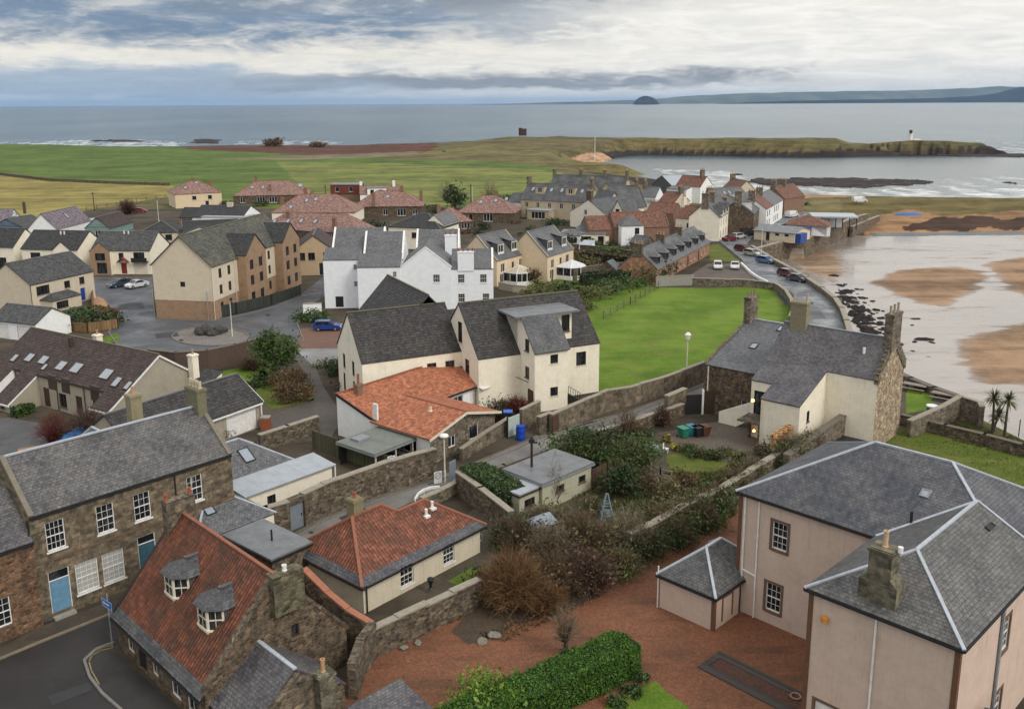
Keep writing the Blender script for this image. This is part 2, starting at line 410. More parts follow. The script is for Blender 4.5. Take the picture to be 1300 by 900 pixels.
GL = glass('window_glass'); GLB = glass('curtained_glass', blind=.55); GLW = blindglass('net_curtain_glass')
SKYGL = plain('skylight_glass', (.28, .31, .35), .12)
# ---------------------------------------------------------------- building kit
WM = {}
def win_mesh(w, h, style):
    """(frame mesh, pane mesh) of one window or door; x right, y inwards, z up from the bottom left of the opening"""
    key = (round(w, 2), round(h, 2), style)
    if key in WM: return WM[key]
    kind, _, opt = style.partition(':')
    fm = {'w': WHITE_P, 'c': CREAM_P, 'b': BROWN_P, 'k': BLACK_P, 'g': GREY_P, 'r': plain('red_paint', (.22, .025, .02)), 's': STONE_TRIM, 'u': plain('blue_door_paint', (.13, .26, .38), .45), 't': plain('teal_door_paint', (.04, .10, .14), .5), 'v': plain('vivid_blue_paint', (.02, .06, .28), .4), 'y': plain('grey_blue_paint', (.17, .20, .22), .6), 'n': plain('timber_door', (.075, .04, .022), .7)}
    col = fm[opt[0]] if opt else WHITE_P
    f = MB(); p = MB(); t = .06 if w < 1.6 else .07; y0, y1 = .06, .13
    if kind in ('door', 'garage'):
        f.box(0, t, y0, y1, 0, h).box(w - t, w, y0, y1, 0, h).box(t, w - t, y0, y1, h - t, h)
        top = h - t
        if 'f' in opt[1:]:
            f.box(t, w - t, y0, y1, h * .76, h * .76 + t); p.poly([(t, .11, h * .76 + t), (w - t, .11, h * .76 + t), (w - t, .11, top), (t, .11, top)]); top = h * .76
        leaf = MB(); leaf.box(t, w - t, .09, .14, .01, top - .003)
        if kind == 'door':
            for i in (0, 1):
                xa = t + .07 + i * (w - 2 * t) / 2; xb = xa + (w - 2 * t) / 2 - .14
                if xb > xa + .1:
                    leaf.box(xa, xb, .075, .0895, .15, top * .42); leaf.box(xa, xb, .075, .0895, top * .50, top - .12)
            leaf.tube((w * .5 + .05, .05, top * .46), (w * .5 + .05, .089, top * .46), .035)
        else:
            for k in range(1, 5): leaf.box(t, w - t, .080, .0895, k * top / 5 - .02, k * top / 5)
        fr = WHITE_P if opt[0] in 'utv' or kind == 'garage' else col
        WM[key] = (f.mesh('door_frame', fr), leaf.mesh('door_leaf', col), p.mesh('fanlight', GL) if p.f else None)
        return WM[key]
    f.box(0, t, y0, y1, 0, h).box(w - t, w, y0, y1, 0, h).box(t, w - t, y0, y1, h - t, h).box(t, w - t, y0 - .02, y1, 0, t * 1.4)
    b = .023
    if kind.startswith('sash'):
        f.box(t, w - t, y0 + .01, y1, h / 2 - .035, h / 2 + .035)
        nc, nr = int(kind[4]), int(kind[5])
        for i in range(1, nc):
            x = t + (w - 2 * t) * i / nc; f.box(x - b / 2, x + b / 2, y0 + .025, y1, t * 1.4, h - t)
        for half in (0, 1):
            for j in range(1, nr):
                z = half * h / 2 + h / 2 * j / nr; f.box(t, w - t, y0 + .027, y1, z - b / 2, z + b / 2)
    elif kind.startswith('lite'):
        nc = int(kind[4]); nr = int(kind[5]) if len(kind) > 5 else 1
        for i in range(1, nc):
            x = w * i / nc; f.box(x - .04, x + .04, y0 + .01, y1, t, h - t)
        for j in range(1, nr):
            z = h * j / nr; f.box(t, w - t, y0 + .013, y1, z - .03, z + .03)
    p.poly([(t * .5, .11, t * .5), (w - t * .5, .11, t * .5), (w - t * .5, .11, h - t * .5), (t * .5, .11, h - t * .5)])
    WM[key] = (f.mesh('window_frame', col), p.mesh('window_pane', GLW if 'n' in opt[1:] else GLB if 'b' in opt[1:] else GL), None)
    return WM[key]
ANG = {'front': 0, 'right': PI / 2, 'back': PI, 'left': -PI / 2}
def put_window(root, side, P, w, h, style, surround=None, sill=True):
    ms = win_mesh(w, h, style); dr = style.startswith(('door', 'garage'))
    nm = 'garage_door' if style.startswith('garage') else 'door' if dr else 'window'
    a = ANG[side] if isinstance(side, str) else side
    o = link(nm, ms[0], root, P, a); link('door_leaf' if dr else 'pane', ms[1], o)
    if ms[2]: link('fanlight', ms[2], o)
    if surround:
        k = MB(); s = .17; q = -.025
        k.box(-s, -.002, q, .055, -.003 if dr else -s, h + s).box(w + .002, w + s, q, .055, -.003 if dr else -s, h + s).box(-.002, w + .002, q, .055, h + .002, h + s)
        if not dr: k.box(-.002, w + .002, q - .03, .055, -s, -.002)
        k.build('surround', surround, o)
    elif sill and not dr:
        MB().box(-.08, w + .08, -.07, .055, -.11, -.003).build('sill', STONE_TRIM if sill is True else sill, o)
    return o
class House:
    def __init__(s, name, label, cat, A, B, z, group=None, base=0.0, off=0.0):
        """A, B: picture positions of the left and right front wall corners at height z"""
        a = at(*A, z) if len(A) == 2 else Vector(A); b = at(*B, z) if len(B) == 2 else Vector(B)
        d = b - a; s.L = math.hypot(d.x, d.y); s.ang = math.atan2(d.y, d.x); s.z = z; s.base = base
        s.root = thing(name, label, cat, (a.x, a.y, base), s.ang, group); s.o = s.root
        s.surround = None; s.sill = True; s.gut = True
    def world(s, x, y, z=0): return s.root.matrix_basis @ Vector((x, y, z))
    def px(s, x, y, z=0):
        return s.world(x, y, z)
    def sides(s, x0, x1, y0, y1):
        return {'front': (lambda u, z: (x0 + u, y0, z), x1 - x0), 'right': (lambda u, z: (x1, y0 + u, z), y1 - y0),
                'back': (lambda u, z: (x1 - u, y1, z), x1 - x0), 'left': (lambda u, z: (x0, y1 - u, z), y1 - y0)}
    def block(s, x0, x1, y0, y1, z1, roof, rise, wm, rm, wins=None, z0=0.0, over=(.18, .06), t=.12, rx=.5, skip='', ridge=None, hipend='both', surround=None, skirt=None, fascia=None, gutter=None, back=True, wname='wall', sideM=None):
        """one rectangular volume with its roof; rx is where the ridge lies across the span"""
        wins = wins or {}; M = s.sides(x0, x1, y0, y1); W, Dp = x1 - x0, y1 - y0
        wb = MB(); mats = [wm, STONE_TRIM] + ([sideM[1]] if sideM else []); surround = surround or s.surround
        for sd, (fn, ln) in M.items():
            if sd in skip: continue
            e0 = e1 = z1
            if roof == 'mono': e0, e1 = {'front': (z1, z1), 'back': (z1 + rise, z1 + rise), 'right': (z1, z1 + rise), 'left': (z1 + rise, z1)}[sd]
            poly = [(0, z0), (ln, z0), (ln, e1)]
            if roof == 'gx' and sd in ('left', 'right'): poly.append((ln * (rx if sd == 'right' else 1 - rx), z1 + rise))
            if roof == 'gy' and sd in ('front', 'back'): poly.append((ln * (rx if sd == 'front' else 1 - rx), z1 + rise))
            poly.append((0, e0))
            holes = []; mi_ = 2 if sideM and sd in sideM[0] else 0
            for q in wins.get(sd, ()):
                u, z, w, h, st = q[:5]
                a, b = u - w / 2, u + w / 2; holes.append([(a, z), (b, z), (b, z + h), (a, z + h)])
                n3 = Vector(fn(1, 0)) - Vector(fn(0, 0)); inn = Vector((-n3.y, n3.x, 0)) * .14
                c = [Vector(fn(*p)) for p in holes[-1]]
                for i in range(4): wb.poly([c[i], c[(i + 1) % 4], c[(i + 1) % 4] + inn, c[i] + inn][::-1], 1)
                put_window(s.o, sd, fn(a, z), w, h, st, surround, s.sill)
            wb.face_holes(poly, holes, fn, mi_)
        if wb.f: s.last_wall = wb.build(wname, mats, s.o)
        oe, ov = over; up = Vector((0, 0, 1)); rb = MB(); rg = MB()
        if roof == 'gx':
            ym = y0 + Dp * rx; zr = z1 + rise
            kf = rise / (ym - y0); kb = rise / (y1 - ym) if y1 > ym + .01 else 0; tf = t * math.hypot(1, kf); tb = t * math.hypot(1, kb); tt = max(tf, tb)
            xa, xb = x0 - ov, x1 + ov; lift = .01
            rb.slab([(xa, y0 - oe, z1 - oe * kf + tf + lift), (xb, y0 - oe, z1 - oe * kf + tf + lift), (xb, ym, zr + tf + lift), (xa, ym, zr + tf + lift)], t)
            if kb: rb.slab([(xb, y1 + oe, z1 - oe * kb + tb + lift), (xa, y1 + oe, z1 - oe * kb + tb + lift), (xa, ym, zr + tb + lift), (xb, ym, zr + tb + lift)], t)
            rg.bar((xa, ym, zr + tt + .02), (xb, ym, zr + tt + .01), .22, .1)
            s.slope = lambda sd, u, v: (x0 + u, y0 + v * (ym - y0), z1 + v * rise + tf + lift) if sd == 'front' else (x1 - u, y1 - v * (y1 - ym), z1 + v * rise + tb + lift)
            s.kf = {'front': kf, 'back': kb}
            eaves = [((xa, y0 - oe, z1 - oe * kf), (xb, y0 - oe, z1 - oe * kf)), ((xa, y1 + oe, z1 - oe * kb), (xb, y1 + oe, z1 - oe * kb))]
        elif roof == 'gy':
            xm = x0 + W * rx; zr = z1 + rise; kl = rise / (xm - x0) if xm > x0 + .01 else 0; kr = rise / (x1 - xm) if x1 > xm + .01 else 0
            tl = t * math.hypot(1, kl); tr = t * math.hypot(1, kr); ya, yb = y0 - ov, y1 + ov; lift = .01; tt = max(tl, tr)
            if kl: rb.slab([(x0 - oe, yb, z1 - oe * kl + tl + lift), (x0 - oe, ya, z1 - oe * kl + tl + lift), (xm, ya, zr + tl + lift), (xm, yb, zr + tl + lift)], t)
            if kr: rb.slab([(x1 + oe, ya, z1 - oe * kr + tr + lift), (x1 + oe, yb, z1 - oe * kr + tr + lift), (xm, yb, zr + tr + lift), (xm, ya, zr + tr + lift)], t)
            rg.bar((xm, ya, zr + tt + .02), (xm, yb, zr + tt + .01), .22, .1)
            s.slope = lambda sd, u, v: (x0 + v * (xm - x0), y1 - u, z1 + v * rise + tl + lift) if sd == 'left' else (x1 - v * (x1 - xm), y0 + u, z1 + v * rise + tr + lift)
            s.kf = {'left': kl, 'right': kr}
            eaves = [((x0 - oe, ya, z1 - oe * kl), (x0 - oe, yb, z1 - oe * kl)), ((x1 + oe, ya, z1 - oe * kr), (x1 + oe, yb, z1 - oe * kr))]
        elif roof in ('hip', 'hipy'):
            a0, a1, b0, b1 = x0 - oe, x1 + oe, y0 - oe, y1 + oe; alongx = roof == 'hip'
            if alongx:
                half = (b1 - b0) / 2; k = rise / ((y1 - y0) / 2); ze = z1 - oe * k; zr = ze + half * k; ym = (b0 + b1) / 2; hl = min(half, (a1 - a0) / 2)
                pa = (a0 + (hl if hipend in ('both', 'a') else 0), ym, zr); pb = (a1 - (hl if hipend in ('both', 'b') else 0), ym, zr)
            else:
                half = (a1 - a0) / 2; k = rise / ((x1 - x0) / 2); ze = z1 - oe * k; zr = ze + half * k; xm = (a0 + a1) / 2; hl = min(half, (b1 - b0) / 2)
                pa = (xm, b0 + (hl if hipend in ('both', 'a') else 0), zr); pb = (xm, b1 - (hl if hipend in ('both', 'b') else 0), zr)
            tf = t * math.hypot(1, k) + .01; L = lambda p: (p[0], p[1], p[2] + tf)
            c = [(a0, b0, ze), (a1, b0, ze), (a1, b1, ze), (a0, b1, ze)]
            if alongx: fs = [[c[0], c[1], pb, pa], [c[2], c[3], pa, pb], [c[1], c[2], pb], [c[3], c[0], pa]]
            else: fs = [[c[1], c[2], pb, pa], [c[3], c[0], pa, pb], [c[0], c[1], pa], [c[2], c[3], pb]]
            for fc in fs:
                g = []
                for p in fc:
                    if not g or (Vector(p) - Vector(g[-1])).length > .02: g.append(p)
                if (Vector(g[0]) - Vector(g[-1])).length < .02: g.pop()
                if len(g) >= 3: rb.slab([L(p) for p in g], t)
            if (Vector(pa) - Vector(pb)).length > .3: rg.bar(L(pa), L(pb), .2, .1)
            for i, p in ((0, pa), (3, pa) if alongx else (1, pa), (1, pb) if alongx else (2, pb), (2, pb) if alongx else (3, pb)):
                rg.bar(L(c[i]), L(p), .17, .1)
            s.hipz = lambda x, y: 0
            if alongx: s.slope = lambda sd, u, v: (x0 + u, y0 + v * (y1 - y0) / 2, z1 + v * rise + tf) if sd == 'front' else (x1 - u, y1 - v * (y1 - y0) / 2, z1 + v * rise + tf)
            else: s.slope = lambda sd, u, v: (x1 - v * W / 2, y0 + u, z1 + v * rise + tf) if sd == 'right' else (x0 + v * W / 2, y1 - u, z1 + v * rise + tf)
            s.kf = {'front': k, 'back': k, 'left': k, 'right': k}
            eaves = [(c[0], c[1]), (c[1], c[2]), (c[2], c[3]), (c[3], c[0])]
        elif roof == 'mono':
            k = rise / Dp; tf = t * math.hypot(1, k) + .01
            rb.slab([(x0 - ov, y0 - oe, z1 - oe * k + tf), (x1 + ov, y0 - oe, z1 - oe * k + tf), (x1 + ov, y1 + ov, z1 + rise + ov * k + tf), (x0 - ov, y1 + ov, z1 + rise + ov * k + tf)], t)
            s.slope = lambda sd, u, v: (x0 + u, y0 + v * Dp, z1 + v * rise + tf); s.kf = {'front': k}
            eaves = [((x0 - ov, y0 - oe, z1 - oe * k), (x1 + ov, y0 - oe, z1 - oe * k))]
        elif roof == 'flat':
            rb.box(x0 - oe, x1 + oe, y0 - oe, y1 + oe, z1 + .004, z1 + t + .06); eaves = []
            if fascia: MB().box(x0 - oe - .03, x1 + oe + .03, y0 - oe - .03, y1 + oe + .03, z1 - .12, z1 + .05).build('fascia', fascia, s.o)
        else: eaves = []
        if rb.f: s.last_roof = rb.build('roof', rm, s.o)
        if rg.f and ridge: rg.build('ridge', ridge, s.o)
        if gutter and eaves:
            g = MB()
            for p, q in eaves: g.bar((p[0], p[1], p[2] + .02), (q[0], q[1], q[2] + .02), .13, .12)
            g.build('gutter', gutter, s.o)
        return s
    def skews(s, x0, x1, y0, y1, z1, rise, m, ends='ab', wd=.32, ht=.22, rx=.5, axis='x', lift=.18):
        k = MB()
        for e in ends:
            if axis == 'x':
                x = x0 + wd / 2 - .03 if e == 'a' else x1 - wd / 2 + .03; ym = y0 + (y1 - y0) * rx
                P3 = [(x, y0 - .1, z1 + lift - .08), (x, ym, z1 + rise + lift), (x, y1 + .1, z1 + lift - .08)]
            else:
                y = y0 + wd / 2 - .03 if e == 'a' else y1 - wd / 2 + .03; xm = x0 + (x1 - x0) * rx
                P3 = [(x0 - .1, y, z1 + lift - .08), (xm, y, z1 + rise + lift), (x1 + .1, y, z1 + lift - .08)]
            k.bar(P3[0], P3[1], wd, ht); k.bar(P3[1], P3[2], wd, ht)
        return k.build('skew', m, s.o)
    def chimney(s, x, y, zb, zt, w=.9, d=.6, m=None, pots=2, pm=None, along='x', cap=True, poth=.55, shoulder=0):
        m = m or STONE_PALE; k = MB(); k.box(x - w / 2, x + w / 2, y - d / 2, y + d / 2, zb, zt)
        if cap: k.box(x - w / 2 - .07, x + w / 2 + .07, y - d / 2 - .07, y + d / 2 + .07, zt - .22, zt - .06)
        if shoulder:
            sz = zb + (zt - zb) * .46
            k.box(x - w / 2 - shoulder, x + w / 2 + shoulder, y - d / 2 - .06, y + d / 2 + .06, zb, sz)
            for sg in (-1, 1):
                k.prism([(x + sg * w / 2, y - d / 2 - .055, sz), (x + sg * (w / 2 + shoulder), y - d / 2 - .055, sz), (x + sg * w / 2, y - d / 2 - .055, sz + .35)][::sg], (0, d + .11, 0))
        c = k.build('chimney', m, s.o)
        for i in range(pots):
            o = (i - (pots - 1) / 2) * (max(w, d) - .35) / max(1, pots - 1) if pots > 1 else 0
            q = (x + o, y, zt) if along == 'x' else (x, y + o, zt)
            MB().lathe(q, [(.15, -.02), (.15, .05), (.12, .08), (.115, poth - .1), (.145, poth - .07), (.145, poth), (.085, poth), (.085, poth - .2), (.0, poth - .2)], 10).build('chimney_pot', pm or POT, c, smooth=False)
        return c
    def skylight(s, sd, u, v, w=.8, h=1.1, frame=None, glassm=None):
        p = Vector(s.slope(sd, u, v)); k = s.kf[sd]; a = ANG[sd]
        ca, sa = math.cos(a), math.sin(a); ux = Vector((ca, sa, 0)); inn = Vector((-sa, ca, 0)); sl = (inn + Vector((0, 0, k))).normalized(); nr = ux.cross(sl)
        f = MB(); t = .07; H2 = .10
        def bx(a0, a1, b0, b1, hh, mb):
            mb.prism([p + ux * a0 + sl * b0, p + ux * a1 + sl * b0, p + ux * a1 + sl * b1, p + ux * a0 + sl * b1], nr * hh)
        bx(-w / 2, -w / 2 + t, 0, h, H2, f); bx(w / 2 - t, w / 2, 0, h, H2, f); bx(-w / 2 + t, w / 2 - t, 0, t, H2, f); bx(-w / 2 + t, w / 2 - t, h - t, h, H2, f)
        o = f.build('skylight', frame or BLACK_P, s.o); g = MB(); bx(-w / 2 + t + .003, w / 2 - t - .003, t + .003, h - t - .003, .06, g); g.build('skylight_pane', glassm or SKYGL, o); return o
    def dormer(s, sd, u, v, w, h, wm, rm, style='lite2:w', roof='gable', rise=.7, ww=None, wh=None, cheek=None, face_out=0.0, over=.12):
        """box dormer standing on the slope: face at slope point v, running back into the roof"""
        p = Vector(s.slope(sd, u, v)); k = s.kf[sd]; a = ANG[sd]
        piv = thing('dormer', None, None); piv.parent = s.o; piv.location = p; piv.rotation_euler = (0, 0, a)
        dep = h / k + face_out; dr_ = (h + rise) / k
        ww = ww or w * .8; wh = wh or h * .78; zb = h * .5 - wh * .5 + .04
        f = MB(); f.face_holes([(-w / 2, -.25), (w / 2, -.25), (w / 2, h), (-w / 2, h)] if roof != 'gable' else [(-w / 2, -.25), (w / 2, -.25), (w / 2, h), (0, h + rise), (-w / 2, h)], [[(-ww / 2, zb), (ww / 2, zb), (ww / 2, zb + wh), (-ww / 2, zb + wh)]], lambda x, z: (x, 0, z))
        f.build('dormer_face', wm, piv)
        for sx in (-1, 1): MB().poly([(sx * w / 2, 0, h), (sx * w / 2, dep, h), (sx * w / 2, 0, -.3)][:: sx]).build('dormer_cheek', cheek or wm, piv)
        r = MB()
        if roof == 'gable':
            kk = rise / (w / 2); o = over
            r.slab([(-w / 2 - o, dep, h - o * kk + .1), (-w / 2 - o, -o, h - o * kk + .1), (0, -o, h + rise + .1), (0, dr_, h + rise + .1)], .09)
            r.slab([(w / 2 + o, -o, h - o * kk + .1), (w / 2 + o, dep, h - o * kk + .1), (0, dr_, h + rise + .1), (0, -o, h + rise + .1)], .09)
        elif roof == 'hip':
            o = over; kk = rise / (w / 2); hz = h + .1 - o * kk; q = w / 2
            r.slab([(-w / 2 - o, dep, hz), (-w / 2 - o, -o, hz), (0, q * .8, h + rise + .1), (0, dr_, h + rise + .1)], .08)
            r.slab([(w / 2 + o, -o, hz), (w / 2 + o, dep, hz), (0, dr_, h + rise + .1), (0, q * .8, h + rise + .1)], .08)
            r.slab([(-w / 2 - o, -o, hz), (w / 2 + o, -o, hz), (0, q * .8, h + rise + .1)], .08)
        else:
            o = over; r.slab([(-w / 2 - o, -o, h + .1), (w / 2 + o, -o, h + .1), (w / 2 + o, dep + rise / k, h + .1 + rise), (-w / 2 - o, dep + rise / k, h + .1 + rise)], .1)
        r.build('dormer_roof', rm, piv)
        ms = win_mesh(ww, wh, style); o = link('window', ms[0], piv, (-ww / 2, 0, zb)); pn = ms[1]
        link('window_pane', pn, piv, (-ww / 2, 0, zb))
        return piv
    def pipe(s, x, y, z0, z1, m=None, r=.05):
        return MB().tube((x, y, z0), (x, y, z1), r, n=6).build('downpipe', m or BLACK_P, s.o)
    def part(s, name, mb, m): return mb.build(name, m, s.o)
# ---------------------------------------------------------------- land, sea and shore
def inpoly(X, Y, P):
    r = np.zeros(X.shape, bool); n = len(P)
    for i in range(n):
        x1, y1 = P[i]; x2, y2 = P[(i + 1) % n]
        if y1 == y2: continue
        r ^= ((y1 > Y) != (y2 > Y)) & (X < (x2 - x1) * (Y - y1) / (y2 - y1) + x1)
    return r
def dist_line(X, Y, P):
    d = np.full(X.shape, 1e9)
    for (x1, y1), (x2, y2) in zip(P, P[1:]):
        ex, ey = x2 - x1, y2 - y1; t = np.clip(((X - x1) * ex + (Y - y1) * ey) / (ex * ex + ey * ey + 1e-9), 0, 1)
        d = np.minimum(d, np.hypot(X - x1 - t * ex, Y - y1 - t * ey))
    return d
_g = np.random.default_rng(3).random((256, 256))
def vnoise(X, Y):
    xi, yi = np.floor(X).astype(int), np.floor(Y).astype(int); fx, fy = X - xi, Y - yi
    fx = fx * fx * (3 - 2 * fx); fy = fy * fy * (3 - 2 * fy); g = lambda a, b: _g[a % 256, b % 256]
    return (g(xi, yi) * (1 - fx) + g(xi + 1, yi) * fx) * (1 - fy) + (g(xi, yi + 1) * (1 - fx) + g(xi + 1, yi + 1) * fx) * fy
def fbm(X, Y, o=4):
    s = 0; a = .5
    for i in range(o): s = s + a * vnoise(X * 2 ** i + 17 * i, Y * 2 ** i + 5 * i); a *= .5
    return s
def gp(pts, z=0.0): return [(at(x, y, z).x, at(x, y, z).y) for x, y in pts]
SEA_Z = -5.0; BEACH_Z = -4.6
far_edge = gp([(-1500, 190), (-500, 184), (0, 181.5), (100, 182.5), (160, 184.5), (230, 184.5), (300, 183), (440, 183), (520, 184), (600, 185), (700, 184), (870, 183), (1000, 183), (1080, 183.5), (1150, 183.5), (1210, 184), (1290, 187), (1330, 190)])
near_edge = gp([(1350, 195), (1180, 198.5), (1026, 200.5), (860, 198), (815, 197.5), (790, 200), (768, 206.5), (745, 210), (760, 215), (800, 217), (850, 226), (900, 233), (925, 241), (1060, 247), (1180, 250.5), (1300, 248), (1700, 244), (2600, 240)], -5)
dune_edge = gp([(2600, 330), (1700, 304), (1300, 298), (1180, 299), (1110, 300)], -4.6)
WALL1 = [(1098, 292), (1080.5, 297), (1050, 312), (1020, 328), (1003, 328)]
ROADWALL = [(955, 313), (981, 329), (1004, 341), (1024, 353), (1044, 366), (1060, 379), (1069, 392), (1075, 408), (1080, 426), (1090, 445), (1120, 463), (1156, 480), (1186, 492), (1218, 503), (1243, 511)]
SLIP = [(1243, 534), (1270, 546), (1300, 560), (1400, 602), (1900, 800)]
hard = gp(WALL1, -4.6) + gp(ROADWALL, .8) + gp(SLIP)
behind = [(90, 0), (400, -200), (-400, -200), (-2000, 100)]
land = far_edge + near_edge + dune_edge + hard + behind
natural = [far_edge, near_edge, dune_edge]
beach = dune_edge + hard + [(400, 60), (500, 200)]
def hill(X, Y):
    az = X / np.maximum(Y, 1) * FPX + 650; d = Y
    ys = np.interp(az, [100, 230, 300, 440, 481, 565, 620, 663, 735, 870, 1040, 1056, 1073, 1097, 1125, 1151, 1198, 1240, 1283, 1300, 1340], [190, 187, 184, 183.5, 181, 178.5, 174, 171.5, 172, 171.5, 171, 171.5, 178, 179.5, 177, 174.5, 175, 178, 182, 187, 195])
    Dc = np.interp(az, [200, 500, 720, 860, 1300], [770, 760, 725, 690, 658])
    yh = 134.8 - 7.3 * az / 1300
    hc = np.maximum(0, CAM_H - Dc * (ys - yh) / FPX * 1.0)
    hc = np.where((az < 230) | (az > 1330) | (Y < 300), 0, hc)
    wn = np.interp(az, [500, 700, 800, 1300], [170, 150, 40, 30]); wf = np.interp(az, [600, 900], [60, 30])
    g = np.where(d < Dc, np.exp(-((d - Dc) / wn) ** 2), np.exp(-((d - Dc) / wf) ** 2))
    return hc * g * np.interp(az, [700, 860], [1, .82])
Z_PLACES = []
def zone(pts, col, z=0.0, wet=0.0, jit=.02, dz=None, var=.0): Z_PLACES.append((gp(pts, z), col, wet, jit, dz, var))
zone([(-700, 181), (0, 180), (160, 182), (240, 186), (330, 190), (440, 199), (530, 205), (640, 208), (700, 214), (720, 222), (690, 236), (620, 262), (430, 268), (300, 262), (222, 240), (64, 230), (0, 222), (-700, 216)], (.080, .118, .024), jit=.006)
zone([(350, 205), (520, 209), (640, 214), (716, 220), (680, 240), (560, 262), (430, 262), (380, 235)], (.135, .150, .040), jit=.02)
zone([(440, 198), (600, 205), (720, 213), (860, 216), (800, 205), (700, 198), (560, 190), (480, 194)], (.125, .105, .042), jit=.03)
zone([(-700, 217), (0, 223), (64, 231), (222, 236), (224, 248), (160, 259), (60, 276), (0, 284), (-700, 300)], (.205, .170, .052), jit=.006)
zone([(228, 181), (300, 178), (440, 178), (572, 176), (548, 195), (498, 200), (440, 200), (330, 194), (237, 190)], (.088, .040, .026), jit=.03)
zone([(262, 203), (430, 196), (540, 195), (520, 199), (380, 203)], (.16, .135, .08), jit=.01)
zone([(716, 203), (768, 194.5), (806, 193), (815, 199), (768, 206), (742, 209)], (.36, .225, .14), z=-1, jit=.006)
zone([(900, 236), (940, 241), (1060, 246), (1190, 251), (1240, 256), (1060, 262), (1000, 264), (930, 258)], (.36, .225, .125), z=-3, jit=.01)
zone([(1060, 262), (1075, 253), (1200, 250), (1330, 248), (1900, 250), (1900, 280), (1300, 278), (1200, 281), (1110, 282)], (.115, .092, .035), z=-1, jit=.02, var=.6)
zone([(960, 264), (1010, 256), (1070, 254), (1060, 275), (1000, 276)], (.125, .105, .045), jit=.02)
zone([(1090, 283), (1150, 276), (1200, 281), (1300, 277), (1900, 278), (1900, 310), (1300, 300), (1100, 301)], (.25, .145, .075), z=-4, jit=.008)
zone([(1140, 286), (1200, 282), (1330, 281), (1330, 286), (1230, 289), (1150, 290)], (.05, .03, .02), z=-4, jit=.03)
# wet beach and its dry bars
zone([(1000, 318), (1060, 300), (1180, 298), (1300, 297), (1900, 300), (1900, 900), (1300, 620), (1100, 500), (1020, 360), (950, 318)], (.26, .205, .16), z=BEACH_Z, wet=.80, jit=.02)
zone([(985, 318), (1030, 310), (1060, 318), (1075, 345), (1060, 362), (1030, 348)], (.25, .17, .11), z=BEACH_Z, wet=.35, var=-1)
zone([(1108, 358), (1130, 347), (1165, 341), (1215, 339), (1250, 345), (1235, 368), (1200, 388), (1170, 385), (1140, 374)], (.235, .150, .092), z=BEACH_Z, wet=.12, var=-1)
zone([(1253, 337), (1290, 328), (1400, 322), (1400, 390), (1300, 376), (1272, 352)], (.235, .150, .092), z=BEACH_Z, wet=.12, var=-1)
zone([(1218, 437), (1250, 424), (1300, 410), (1400, 390), (1500, 500), (1300, 489), (1262, 490), (1236, 480), (1226, 462)], (.240, .155, .095), z=BEACH_Z, wet=.10, var=-1)
ROCKS = [[(936, 231), (960, 228), (1010, 226.5), (1090, 227), (1150, 229), (1188, 231), (1180, 234), (1120, 237), (1095, 240), (1050, 238), (980, 236)], [(930, 222.5), (945, 221.5), (944, 224)], [(112, 178.5), (140, 177.5), (182, 178.5), (180, 181), (120, 180.5)], [(243, 178), (262, 176.5), (282, 178), (275, 183), (240, 182)], [(1095, 198), (1300, 196), (1420, 197), (1420, 202), (1300, 200)], [(1250, 232), (1290, 231.5), (1285, 233.5)]]
def polar(rows, cols):
    TH, YY = np.meshgrid(cols, rows); return TH, YY
